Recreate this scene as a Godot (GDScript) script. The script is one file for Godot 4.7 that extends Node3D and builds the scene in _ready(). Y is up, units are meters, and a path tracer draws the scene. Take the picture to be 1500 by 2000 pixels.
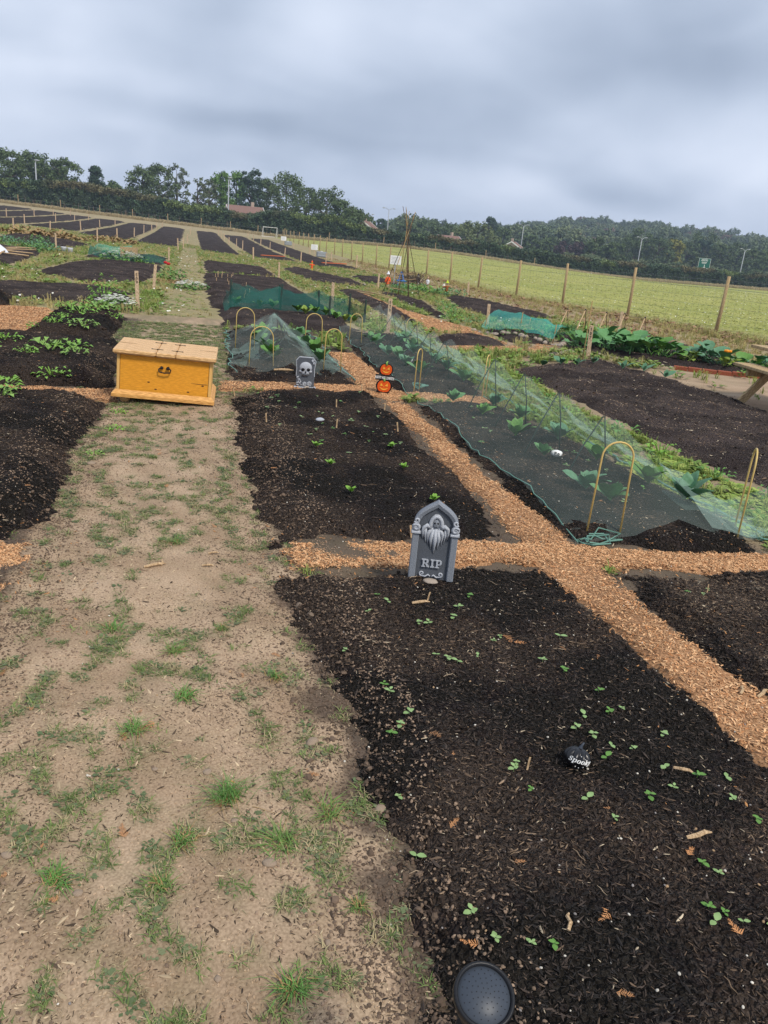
extends Node3D
# Hillside allotment under an overcast sky. x is right, -z runs along the grass path; D below means -z.

var rng := RandomNumberGenerator.new()
var na := FastNoiseLite.new()
var nb := FastNoiseLite.new()
var nc := FastNoiseLite.new()
var used := {}
var M := {}
var beds: Array = []
var chips: Array = []

# ------------------------------------------------------------------ geometry helper
class Geo:
	var st := SurfaceTool.new()
	func _init() -> void:
		st.begin(Mesh.PRIMITIVE_TRIANGLES)
		st.set_smooth_group(-1)
	func smooth(on: bool) -> void:
		st.set_smooth_group(0 if on else -1)
	func tint(c: Color) -> void:
		st.set_color(c)
	func tri(a: Vector3, b: Vector3, c: Vector3) -> void:
		st.add_vertex(a); st.add_vertex(c); st.add_vertex(b)
	func quad(a: Vector3, b: Vector3, c: Vector3, d: Vector3) -> void:
		tri(a, b, c); tri(a, c, d)
	func box(c: Vector3, s: Vector3, bs := Basis()) -> void:
		cbox(c, s, 0.0, bs)
	# box with chamfered edges
	func cbox(c: Vector3, s: Vector3, k: float, bs := Basis()) -> void:
		var h := s * 0.5
		if k <= 0.0:
			var p := []
			for i in 8:
				p.append(c + bs * Vector3(h.x if i & 1 else -h.x, h.y if i & 2 else -h.y, h.z if i & 4 else -h.z))
			quad(p[4], p[5], p[7], p[6]); quad(p[1], p[0], p[2], p[3])
			quad(p[5], p[1], p[3], p[7]); quad(p[0], p[4], p[6], p[2])
			quad(p[6], p[7], p[3], p[2]); quad(p[0], p[1], p[5], p[4])
			return
		var ax := [Vector3.RIGHT, Vector3.UP, Vector3.BACK]
		for i in 3:
			var u: Vector3 = ax[(i + 1) % 3]
			var w: Vector3 = ax[(i + 2) % 3]
			var hu := h.dot(u) - k
			var hw := h.dot(w) - k
			for sg in [-1.0, 1.0]:
				var n: Vector3 = ax[i] * h.dot(ax[i]) * sg
				var q := [n - u * hu - w * hw, n + u * hu - w * hw, n + u * hu + w * hw, n - u * hu + w * hw]
				for j in 4:
					q[j] = c + bs * q[j]
				if sg > 0: quad(q[0], q[1], q[2], q[3])
				else: quad(q[3], q[2], q[1], q[0])
		# chamfer strips
		for i in 3:
			var a: Vector3 = ax[i]
			var u: Vector3 = ax[(i + 1) % 3]
			var w: Vector3 = ax[(i + 2) % 3]
			var la := h.dot(a) - k
			for su in [-1.0, 1.0]:
				for sw in [-1.0, 1.0]:
					var e1: Vector3 = u * su * h.dot(u) + w * sw * (h.dot(w) - k)
					var e2: Vector3 = u * su * (h.dot(u) - k) + w * sw * h.dot(w)
					var q := [c + bs * (e1 - a * la), c + bs * (e1 + a * la), c + bs * (e2 + a * la), c + bs * (e2 - a * la)]
					if su * sw > 0: quad(q[0], q[3], q[2], q[1])
					else: quad(q[0], q[1], q[2], q[3])
	func tube(pts: Array, radii, sides := 6, caps := true) -> void:
		var rings := []
		var n := pts.size()
		var up := Vector3.UP
		for i in n:
			var t: Vector3 = (pts[mini(i + 1, n - 1)] - pts[maxi(i - 1, 0)]).normalized()
			if absf(t.dot(up)) > 0.95: up = Vector3.RIGHT if absf(t.x) < 0.9 else Vector3.BACK
			var s := t.cross(up).normalized()
			var v := s.cross(t)
			up = v
			var r: float = radii[i] if radii is Array else radii
			var ring := []
			for k in sides:
				var an := TAU * k / sides
				ring.append(pts[i] + (s * cos(an) + v * sin(an)) * r)
			rings.append(ring)
		for i in n - 1:
			for k in sides:
				var m := (k + 1) % sides
				quad(rings[i][k], rings[i + 1][k], rings[i + 1][m], rings[i][m])
		if caps:
			for k in range(1, sides - 1):
				tri(rings[0][0], rings[0][k], rings[0][k + 1])
				tri(rings[n - 1][0], rings[n - 1][k + 1], rings[n - 1][k])
	func ellip(c: Vector3, r: Vector3, nu := 12, nv := 8, bs := Basis(), rib := 0.0, ribs := 0, jit := 0.0, rg = null) -> void:
		var g := []
		for j in nv + 1:
			var row := []
			var ph := PI * j / nv
			for i in nu:
				var th := TAU * i / nu
				var m := 1.0
				if ribs > 0: m -= rib * sin(ph) * (1.0 - absf(sin(ribs * th * 0.5)))
				if jit > 0.0 and j > 0 and j < nv: m += rg.randf_range(-jit, jit)
				row.append(c + bs * Vector3(r.x * m * sin(ph) * cos(th), r.y * cos(ph), r.z * m * sin(ph) * sin(th)))
			g.append(row)
		for j in nv:
			for i in nu:
				var k := (i + 1) % nu
				if j > 0: tri(g[j][i], g[j][k], g[j + 1][k])
				if j < nv - 1: tri(g[j][i], g[j + 1][k], g[j + 1][i])
	# flat outline in xy pulled along z, with a bevelled front
	func slab(poly: PackedVector2Array, z0: float, z1: float, bev := 0.0, at := Vector3.ZERO) -> void:
		if Geometry2D.is_polygon_clockwise(poly):
			poly = poly.duplicate(); poly.reverse()
		var front := poly
		if bev > 0.0:
			var off := Geometry2D.offset_polygon(poly, -bev, Geometry2D.JOIN_MITER)
			if off.size() == 1 and off[0].size() == poly.size():
				front = off[0]
				var best := 0
				for i in front.size():
					if front[i].distance_to(poly[0]) < front[best].distance_to(poly[0]): best = i
				var f2 := PackedVector2Array()
				for i in front.size(): f2.append(front[(i + best) % front.size()])
				front = f2
			else:
				bev = 0.0
		var n := poly.size()
		var zf := z1 - bev
		for i in n:
			var k := (i + 1) % n
			quad(at + Vector3(poly[i].x, poly[i].y, z0), at + Vector3(poly[k].x, poly[k].y, z0), at + Vector3(poly[k].x, poly[k].y, zf), at + Vector3(poly[i].x, poly[i].y, zf))
			if bev > 0.0:
				quad(at + Vector3(poly[i].x, poly[i].y, zf), at + Vector3(poly[k].x, poly[k].y, zf), at + Vector3(front[k].x, front[k].y, z1), at + Vector3(front[i].x, front[i].y, z1))
		var ids := Geometry2D.triangulate_polygon(front)
		for i in range(0, ids.size(), 3):
			var a := front[ids[i]]; var b := front[ids[i + 1]]; var c := front[ids[i + 2]]
			tri(at + Vector3(a.x, a.y, z1), at + Vector3(b.x, b.y, z1), at + Vector3(c.x, c.y, z1))
		ids = Geometry2D.triangulate_polygon(poly)
		for i in range(0, ids.size(), 3):
			var a := poly[ids[i]]; var b := poly[ids[i + 1]]; var c := poly[ids[i + 2]]
			tri(at + Vector3(c.x, c.y, z0), at + Vector3(b.x, b.y, z0), at + Vector3(a.x, a.y, z0))
	func lathe(prof: Array, nu := 20, c := Vector3.ZERO, bs := Basis()) -> void:
		for j in prof.size() - 1:
			for i in nu:
				var a := TAU * i / nu
				var b := TAU * (i + 1) / nu
				var p: Vector2 = prof[j]
				var q: Vector2 = prof[j + 1]
				quad(c + bs * Vector3(p.x * cos(a), p.y, p.x * sin(a)), c + bs * Vector3(p.x * cos(b), p.y, p.x * sin(b)), c + bs * Vector3(q.x * cos(b), q.y, q.x * sin(b)), c + bs * Vector3(q.x * cos(a), q.y, q.x * sin(a)))
	func done(m: Material = null) -> ArrayMesh:
		st.generate_normals()
		var a := st.commit()
		if m: a.surface_set_material(0, m)
		return a

# ------------------------------------------------------------------ naming helpers
func numbered(n: String) -> String:
	if not used.has(n):
		used[n] = 0
		return n
	used[n] += 1
	return "%s_%03d" % [n, used[n]]

func tag(o: Node, label: String, category: String, group := "") -> Node:
	o.set_meta("label", label)
	o.set_meta("category", category)
	if group != "": o.set_meta("group", group)
	return o

func thing(called: String, label: String, category: String, at := Vector3.ZERO, turn := 0.0, group := "") -> Node3D:
	var o := Node3D.new()
	o.name = numbered(called)
	add_child(o)
	o.position = at
	o.rotation.y = turn
	tag(o, label, category, group)
	return o

func part(called: String, mesh: Mesh, m: Material, parent: Node, tr := Transform3D()) -> MeshInstance3D:
	var o := MeshInstance3D.new()
	o.name = called
	o.mesh = mesh
	if m: o.material_override = m
	o.transform = tr
	parent.add_child(o, true)
	return o

func single(called: String, mesh: Mesh, m: Material, label: String, category: String, tr := Transform3D(), group := "") -> MeshInstance3D:
	var o := MeshInstance3D.new()
	o.name = numbered(called)
	o.mesh = mesh
	if m: o.material_override = m
	o.transform = tr
	add_child(o)
	tag(o, label, category, group)
	return o

func structure(called: String, mesh: Mesh, m: Material, label := "") -> MeshInstance3D:
	var o := MeshInstance3D.new()
	o.name = numbered(called)
	o.mesh = mesh
	if m: o.material_override = m
	add_child(o)
	o.set_meta("kind", "structure")
	if label != "": o.set_meta("label", label)
	return o

func copies(called: String, mesh: Mesh, m: Material, trs: Array, cols: Array, label := "", category := "", parent: Node = null) -> MultiMeshInstance3D:
	var mm := MultiMesh.new()
	mm.transform_format = MultiMesh.TRANSFORM_3D
	mm.use_colors = cols.size() > 0
	mm.mesh = mesh
	mm.instance_count = trs.size()
	for i in trs.size():
		mm.set_instance_transform(i, trs[i])
		if cols.size() > 0: mm.set_instance_color(i, cols[i])
	var o := MultiMeshInstance3D.new()
	o.multimesh = mm
	o.material_override = m
	o.set_meta("kind", "stuff")
	if parent:
		o.name = called
		parent.add_child(o, true)
	else:
		o.name = numbered(called)
		add_child(o)
		tag(o, label, category)
	return o

const ORD := ["first", "second", "third", "fourth", "fifth", "sixth", "seventh", "eighth", "ninth", "tenth", "eleventh", "twelfth", "thirteenth", "fourteenth", "fifteenth", "sixteenth", "seventeenth", "eighteenth", "nineteenth", "twentieth", "twenty-first", "twenty-second", "twenty-third", "twenty-fourth", "twenty-fifth", "twenty-sixth", "twenty-seventh", "twenty-eighth", "twenty-ninth", "thirtieth", "thirty-first", "thirty-second", "thirty-third", "thirty-fourth", "thirty-fifth", "thirty-sixth", "thirty-seventh", "thirty-eighth", "thirty-ninth", "fortieth", "forty-first", "forty-second", "forty-third", "forty-fourth", "forty-fifth", "forty-sixth", "forty-seventh", "forty-eighth"]

func lin(r: float, g: float, b: float, a := 1.0) -> Color:
	return Color(r, g, b, a).linear_to_srgb() if a >= 1.0 else Color(Color(r, g, b).linear_to_srgb(), a)

func mt(called: String, r: float, g: float, b: float, rough := 0.9) -> StandardMaterial3D:
	var m := StandardMaterial3D.new()
	m.resource_name = called
	m.albedo_color = lin(r, g, b)
	m.roughness = rough
	m.metallic_specular = 0.35
	M[called] = m
	return m

func noise_tex(freq: float, lo: Color, hi: Color, size := 512, oct := 5, sd := 1, kind := FastNoiseLite.TYPE_SIMPLEX, lo_at := 0.25, hi_at := 0.75) -> NoiseTexture2D:
	var n := FastNoiseLite.new()
	n.noise_type = kind
	n.frequency = freq
	n.fractal_octaves = oct
	n.seed = sd
	var t := NoiseTexture2D.new()
	t.width = size; t.height = size
	t.seamless = true
	t.noise = n
	var g := Gradient.new()
	g.set_color(0, lo); g.set_color(1, hi)
	g.set_offset(0, lo_at); g.set_offset(1, hi_at)
	t.color_ramp = g
	return t

func tri_map(m: StandardMaterial3D, t: Texture2D, scale: Vector3, world := true) -> void:
	m.albedo_texture = t
	m.uv1_triplanar = true
	m.uv1_world_triplanar = world
	m.uv1_scale = scale

# ------------------------------------------------------------------ terrain
func terr(x: float, d: float) -> float:
	var e := -0.65 * smoothstep(4.0, 40.0, d) - 0.25 * smoothstep(40.0, 62.0, d) + 0.35 * smoothstep(85.0, 140.0, d) * (1.0 - smoothstep(5.0, 15.0, x))
	e += 0.036 * smoothstep(8.0, 35.0, d) * maxf(0.0, 5.0 - maxf(x, -60.0))
	if x > 15.0:
		e -= 2.1 * smoothstep(35.0, 85.0, x) * smoothstep(30.0, 130.0, d)
	return e

func ground(x: float, d: float) -> float:
	var e := terr(x, d)
	if d < 60.0:
		e += na.get_noise_2d(x * 1.6, d * 1.6) * 0.022
		if d < 14.0: e += nb.get_noise_2d(x * 9.0, d * 9.0) * 0.009 
	return e

func poly_sd(poly: Array, x: float, d: float) -> float:
	var inside := false
	var best := 1e9
	var n := poly.size()
	var j := n - 1
	for i in n:
		var a: Vector2 = poly[i]
		var b: Vector2 = poly[j]
		var ex := b.x - a.x
		var ey := b.y - a.y
		var px := x - a.x
		var py := d - a.y
		var t := clampf((px * ex + py * ey) / (ex * ex + ey * ey), 0.0, 1.0)
		var qx := px - ex * t
		var qy := py - ey * t
		var q := qx * qx + qy * qy
		if q < best: best = q
		if (a.y > d) != (b.y > d) and x < ex * (d - a.y) / ey + a.x: inside = not inside
		j = i
	return sqrt(best) if inside else -sqrt(best)

func sheet_sd(b: Dictionary, x: float, d: float) -> float:
	return poly_sd(b.poly, x, d) + na.get_noise_2d(x * 3.0 + 7.0, d * 3.0) * b.wob * 1.3 + nb.get_noise_2d(x * 11.0, d * 11.0 + 5.0) * b.wob * 0.7 + (nc.get_noise_2d(x * 17.0, d * 17.0) * 0.05 if d < 14.0 else 0.0)

# height of a mounded bed or a layer of chips at a point
func bed_h(b: Dictionary, x: float, d: float, s: float) -> float:
	var f := smoothstep(0.0, 1.0, clampf((s + (0.14 if b.kind == "near" else 0.09)) / b.w, 0.0, 1.0))
	var e = terr(x, d) - 0.05 + (b.h + 0.05) * f
	var k := clampf((s + 0.12) / 0.2, 0.0, 1.0)
	e += (na.get_noise_2d(x * 2.6 + 31.0, d * 2.6) * b.rough * 2.2 + nb.get_noise_2d(x * 10.0 + 9.0, d * 10.0) * b.rough) * k
	if d < 14.0: e += nc.get_noise_2d(x * 32.0, d * 32.0) * b.rough * 0.42 * k
	return e

func add_bed(list: Array, poly: Array, h: float, w: float, cell: float, rough: float, wob: float, kind: String) -> Dictionary:
	var lo := Vector2(1e9, 1e9)
	var hi := Vector2(-1e9, -1e9)
	for p in poly:
		lo = lo.min(p); hi = hi.max(p)
	var b := {"poly": poly, "h": h, "w": w, "cell": cell, "rough": rough, "wob": wob, "kind": kind, "lo": lo - Vector2(0.2, 0.2), "hi": hi + Vector2(0.2, 0.2)}
	list.append(b)
	return b

func over(x: float, d: float) -> float:
	# top of whatever earth lies at a point
	var e := ground(x, d)
	for b in beds:
		if x > b.lo.x and x < b.hi.x and d > b.lo.y and d < b.hi.y:
			var s := sheet_sd(b, x, d)
			if s > -0.16: e = maxf(e, bed_h(b, x, d, s))
	for b in chips:
		if x > b.lo.x and x < b.hi.x and d > b.lo.y and d < b.hi.y:
			var s := sheet_sd(b, x, d)
			if s > -0.16: e = maxf(e, bed_h(b, x, d, s))
	return e

func on_bed(x: float, d: float, margin := 0.0) -> bool:
	for b in beds:
		if x > b.lo.x and x < b.hi.x and d > b.lo.y and d < b.hi.y and poly_sd(b.poly, x, d) > margin: return true
	return false

func on_chips(x: float, d: float) -> bool:
	for b in chips:
		if x > b.lo.x and x < b.hi.x and d > b.lo.y and d < b.hi.y and poly_sd(b.poly, x, d) > -0.02: return true
	return false

func at(x: float, d: float, up := 0.0) -> Vector3:
	return Vector3(x, over(x, d) + up, -d)

func grid_mesh(xs: PackedFloat32Array, ds: PackedFloat32Array, hs: PackedFloat32Array, cols: PackedColorArray, keep: PackedByteArray) -> ArrayMesh:
	var nx := xs.size()
	var nd := ds.size()
	var v := PackedVector3Array(); v.resize(nx * nd)
	var nn := PackedVector3Array(); nn.resize(nx * nd)
	for j in nd:
		for i in nx:
			var q := j * nx + i
			v[q] = Vector3(xs[i], hs[q], -ds[j])
			var i0 := maxi(i - 1, 0); var i1 := mini(i + 1, nx - 1)
			var j0 := maxi(j - 1, 0); var j1 := mini(j + 1, nd - 1)
			var gx := (hs[j * nx + i1] - hs[j * nx + i0]) / (xs[i1] - xs[i0])
			var gd := (hs[j1 * nx + i] - hs[j0 * nx + i]) / (ds[j1] - ds[j0])
			nn[q] = Vector3(-gx, 1.0, gd).normalized()
	var idx := PackedInt32Array()
	for j in nd - 1:
		for i in nx - 1:
			var q := j * nx + i
			if keep.size() > 0 and not (keep[q] or keep[q + 1] or keep[q + nx] or keep[q + nx + 1]): continue
			idx.append_array([q, q + nx, q + 1, q + 1, q + nx, q + nx + 1])
	var arr := []
	arr.resize(Mesh.ARRAY_MAX)
	arr[Mesh.ARRAY_VERTEX] = v
	arr[Mesh.ARRAY_NORMAL] = nn
	if cols.size() > 0: arr[Mesh.ARRAY_COLOR] = cols
	arr[Mesh.ARRAY_INDEX] = idx
	var m := ArrayMesh.new()
	m.add_surface_from_arrays(Mesh.PRIMITIVE_TRIANGLES, arr)
	return m

# patches of drier, browner and damper, blacker compost
func dry_patch(x: float, d: float) -> float:
	return smoothstep(0.15, 0.85, 0.48 + na.get_noise_2d(x * 1.8 + 80.0, d * 1.8) * 1.1 + nb.get_noise_2d(x * 6.0, d * 6.0 + 40.0) * 0.75)

func sheet_mesh(b: Dictionary, col_a: Color, col_b: Color) -> ArrayMesh:
	var nx := int((b.hi.x - b.lo.x) / b.cell) + 2
	var nd := int((b.hi.y - b.lo.y) / b.cell) + 2
	var xs := PackedFloat32Array(); var ds := PackedFloat32Array()
	for i in nx: xs.append(b.lo.x + i * b.cell)
	for j in nd: ds.append(b.lo.y + j * b.cell)
	var hs := PackedFloat32Array(); hs.resize(nx * nd)
	var cols := PackedColorArray(); cols.resize(nx * nd)
	var keep := PackedByteArray(); keep.resize(nx * nd)
	for j in nd:
		for i in nx:
			var q := j * nx + i
			var s := sheet_sd(b, xs[i], ds[j])
			hs[q] = bed_h(b, xs[i], ds[j], s)
			keep[q] = 1 if s > -0.2 else 0
			cols[q] = col_a.lerp(col_b, dry_patch(xs[i], ds[j]))
	return grid_mesh(xs, ds, hs, cols, keep)

# how much of the ground is grassed at a point, 0..1, and what earth colour shows
func grassy(x: float, d: float) -> float:
	var p := na.get_noise_2d(x * 2.4 + 11.0, d * 1.5) * 0.8 + nb.get_noise_2d(x * 3.4, d * 2.4 + 3.0) * 0.55
	if x > 13.6: return 1.0
	if x > 9.8 and d < 60.0: return clampf(0.45 + p * 0.6, 0.05, 0.9)
	if x > 6.0 and d < 10.6: return clampf(0.05 + p * 0.5, 0.0, 0.5)
	if x > -0.95 and x < 0.55 and d < 14.0:
		var worn := 0.25 + 0.36 * smoothstep(3.5, 12.0, d)
		if x < -0.25: worn += 0.10
		return clampf(worn - 0.06 + p * 0.55 + nb.get_noise_2d(x * 27.0, d * 20.0 + 60.0) * 1.10, 0.0, 1.0)
	if d < 14.0: return clampf(0.62 + p * 0.7, 0.1, 1.0)
	return clampf(0.85 + p * 0.4, 0.3, 1.0)

func earth(x: float, d: float) -> Color:
	var n := na.get_noise_2d(x * 4.0 + 5.0, d * 4.0)
	var f := nb.get_noise_2d(x * 14.0, d * 14.0)
	var bare := Color(0.50, 0.367, 0.248).lerp(Color(0.36, 0.255, 0.165), clampf(0.45 + n * 1.0 + f * 0.7, 0.0, 1.0))
	# compost spilled and trodden out from the near beds
	var spill := 0.0
	if d < 13.3 and x < 3.4:
		spill = maxf(smoothstep(0.40, 0.47, x + n * 0.06 + f * 0.10), smoothstep(-0.72, -0.80, x + n * 0.06 + f * 0.10))
		if x > 3.0: spill *= 1.0 - smoothstep(3.1, 3.35, x + n * 0.2)
		bare = bare.lerp(Color(0.055, 0.042, 0.034).lerp(Color(0.115, 0.084, 0.063), clampf(0.4 + f * 1.2, 0.0, 1.0)), spill * 0.9)
	var g := grassy(x, d)
	if x > 13.6:
		var k := clampf(0.5 + na.get_noise_2d(x * 0.35, d * 0.35) * 1.1 + n * 0.4, 0.0, 1.0)
		var field := Color(0.325, 0.355, 0.082).lerp(Color(0.425, 0.42, 0.12), k)
		if x < 15.5: field = field.lerp(Color(0.32, 0.26, 0.14), 0.35 + n * 0.3)
		return field
	var turf := Color(0.24, 0.205, 0.12)
	if d > 14.0 or x > 9.8:
		turf = Color(0.22, 0.225, 0.085).lerp(Color(0.35, 0.305, 0.14), clampf(0.5 + n * 1.3, 0.0, 1.0))
	if d > 117.0: turf = Color(0.36, 0.32, 0.17)
	return bare.lerp(turf, g * 0.75 * (1.0 - spill * 0.8))

# ------------------------------------------------------------------ plant shapes
# a leaf lying along +z from the origin, cupped and drooping
func leaf(len: float, wid: float, droop: float, fold: float, wave: float, stalk := 0.0, seg := 5) -> ArrayMesh:
	var g := Geo.new()
	g.smooth(true)
	var l := []; var c := []; var r := []
	for i in seg + 1:
		var t := float(i) / seg
		var w: float = wid * 0.5 * pow(sin(PI * clampf(0.06 + t * 0.94, 0.0, 1.0)), 0.75)
		if i == seg: w = wid * 0.03
		var z := stalk + len * t
		var y := stalk * 0.4 + len * (0.32 * t - droop * t * t)
		var wv := sin(t * 11.0) * wave * wid
		c.append(Vector3(0, y, z))
		l.append(Vector3(-w, y + fold * w + wv, z))
		r.append(Vector3(w, y + fold * w - wv, z))
	if stalk > 0.0:
		g.tube([Vector3.ZERO, c[0]], [wid * 0.05, wid * 0.04], 4, false)
	for i in seg:
		g.quad(l[i], c[i], c[i + 1], l[i + 1])
		g.quad(c[i], r[i], r[i + 1], c[i + 1])
	return g.done()

func tuft_mesh(n: int, h: float, spread: float, w: float, sd: int) -> ArrayMesh:
	var rg := RandomNumberGenerator.new()
	rg.seed = sd
	var g := Geo.new()
	for i in n:
		var a := rg.randf() * TAU
		var dir := Vector3(cos(a), 0, sin(a))
		var side := Vector3(-sin(a), 0, cos(a)) * w * rg.randf_range(0.7, 1.2) * 0.5
		var b := Vector3(rg.randfn(), 0, rg.randfn()) * spread * 0.16
		var hh := h * rg.randf_range(0.55, 1.0)
		var out := spread * rg.randf_range(0.3, 1.0)
		var p1 := b + dir * out * 0.35 + Vector3.UP * hh * 0.6
		var p2 := b + dir * out + Vector3.UP * hh * rg.randf_range(0.25, 1.0)
		g.quad(b - side, b + side, p1 + side * 0.8, p1 - side * 0.8)
		g.tri(p1 - side * 0.8, p1 + side * 0.8, p2)
	return g.done()

func weed_mesh(n: int, size: float, sd: int) -> ArrayMesh:
	var rg := RandomNumberGenerator.new()
	rg.seed = sd
	var g := Geo.new()
	g.smooth(true)
	for i in n:
		var a := rg.randf() * TAU
		var dir := Vector3(cos(a), 0, sin(a))
		var side := Vector3(-sin(a), 0, cos(a))
		var o := dir * rg.randf() * size * 0.6 + Vector3.UP * rg.randf() * size * 0.45
		var l := size * rg.randf_range(0.35, 0.6)
		var w := l * rg.randf_range(0.28, 0.42)
		var up := rg.randf_range(0.1, 0.7)
		var m := o + dir * l * 0.5 + Vector3.UP * l * 0.5 * up
		var e := o + dir * l + Vector3.UP * l * up * 0.7
		g.tri(o, m - side * w, m); g.tri(o, m, m + side * w)
		g.tri(m, m - side * w, e); g.tri(m, e, m + side * w)
	return g.done()

func seedling_mesh(sd: int, pairs: int) -> ArrayMesh:
	var rg := RandomNumberGenerator.new()
	rg.seed = sd
	var g := Geo.new()
	g.smooth(true)
	g.tube([Vector3.ZERO, Vector3(0.001, 0.012, 0)], [0.0012, 0.001], 4, false)
	for i in pairs * 2:
		var a := PI * i + (PI / 2 if i >= 2 else 0.0) + rg.randf_range(-0.3, 0.3)
		var dir := Vector3(cos(a), 0, sin(a))
		var side := Vector3(-sin(a), 0, cos(a))
		var l := rg.randf_range(0.015, 0.026) * (0.75 if i >= 2 else 1.0)
		var o := Vector3(0, 0.012 + 0.003 * i, 0)
		var c := []
		for k in 4:
			var t := k / 3.0
			c.append([o + dir * l * t + Vector3.UP * (0.35 * l * t - 0.25 * l * t * t), l * 0.36 * [0.25, 0.95, 1.0, 0.45][k]])
		for k in 3:
			g.quad(c[k][0] - side * c[k][1], c[k][0] + side * c[k][1], c[k + 1][0] + side * c[k + 1][1], c[k + 1][0] - side * c[k + 1][1])
		g.tri(c[3][0] - side * c[3][1], c[3][0] + side * c[3][1], c[3][0] + dir * l * 0.14)
	return g.done()

func shard_mesh(sd: int, flat: float) -> ArrayMesh:
	# sliver of bark or wood, one unit long
	var rg := RandomNumberGenerator.new()
	rg.seed = sd
	var g := Geo.new()
	var ring := []
	for i in 4:
		var z := [-0.5, -0.2, 0.25, 0.5][i] as float
		var w := [0.05, 0.13, 0.11, 0.03][i] * rg.randf_range(0.7, 1.2) as float
		var bend := Vector3(rg.randf_range(-0.07, 0.07), rg.randf_range(-0.03, 0.05), z)
		ring.append([bend + Vector3(-w, 0, 0), bend + Vector3(0, w * flat, 0), bend + Vector3(w, 0, 0)])
	for i in 3:
		g.quad(ring[i][0], ring[i][1], ring[i + 1][1], ring[i + 1][0])
		g.quad(ring[i][1], ring[i][2], ring[i + 1][2], ring[i + 1][1])
		g.quad(ring[i][2], ring[i][0], ring[i + 1][0], ring[i + 1][2])
	g.tri(ring[0][0], ring[0][2], ring[0][1]); g.tri(ring[3][0], ring[3][1], ring[3][2])
	return g.done()

func stone_mesh(sd: int, flat := 0.65, nu := 9, nv := 6) -> ArrayMesh:
	var rg := RandomNumberGenerator.new()
	rg.seed = sd
	var g := Geo.new()
	g.smooth(true)
	var s := Vector3(1, flat * rg.randf_range(0.8, 1.2), rg.randf_range(0.65, 0.95))
	g.ellip(Vector3.ZERO, s, nu, nv, Basis(Vector3.UP, rg.randf() * TAU), 0, 0, 0.12, rg)
	return g.done()

func clod_mesh(sd: int) -> ArrayMesh:
	var rg := RandomNumberGenerator.new()
	rg.seed = sd
	var g := Geo.new()
	g.ellip(Vector3.ZERO, Vector3(1, 0.75, 0.85), 7, 5, Basis(), 0, 0, 0.38, rg)
	return g.done()

func lie(x: float, y: float, d: float, s: Vector3, tilt := 0.35) -> Transform3D:
	var bs := Basis(Vector3.UP, rng.randf() * TAU) * Basis(Vector3.RIGHT, rng.randf_range(-tilt, tilt)) * Basis(Vector3.BACK, rng.randf_range(-tilt, tilt))
	return Transform3D(bs.scaled_local(s), Vector3(x, y, -d))

# ------------------------------------------------------------------ build
func _ready() -> void:
	rng.seed = 4711
	na.seed = 3; na.frequency = 0.5; na.fractal_octaves = 3
	nb.seed = 17; nb.frequency = 0.25; nb.fractal_octaves = 2
	nc.seed = 29; nc.frequency = 0.9; nc.fractal_octaves = 2
	camera_and_sky()
	materials()
	land()
	layers()
	scatter_earth()
	scatter_green()
	far_background()
	fences()
	stakes()
	crop_nets()
	vegetables()
	ornaments()
	right_plots()
	left_plots()
	small_things()

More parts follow.
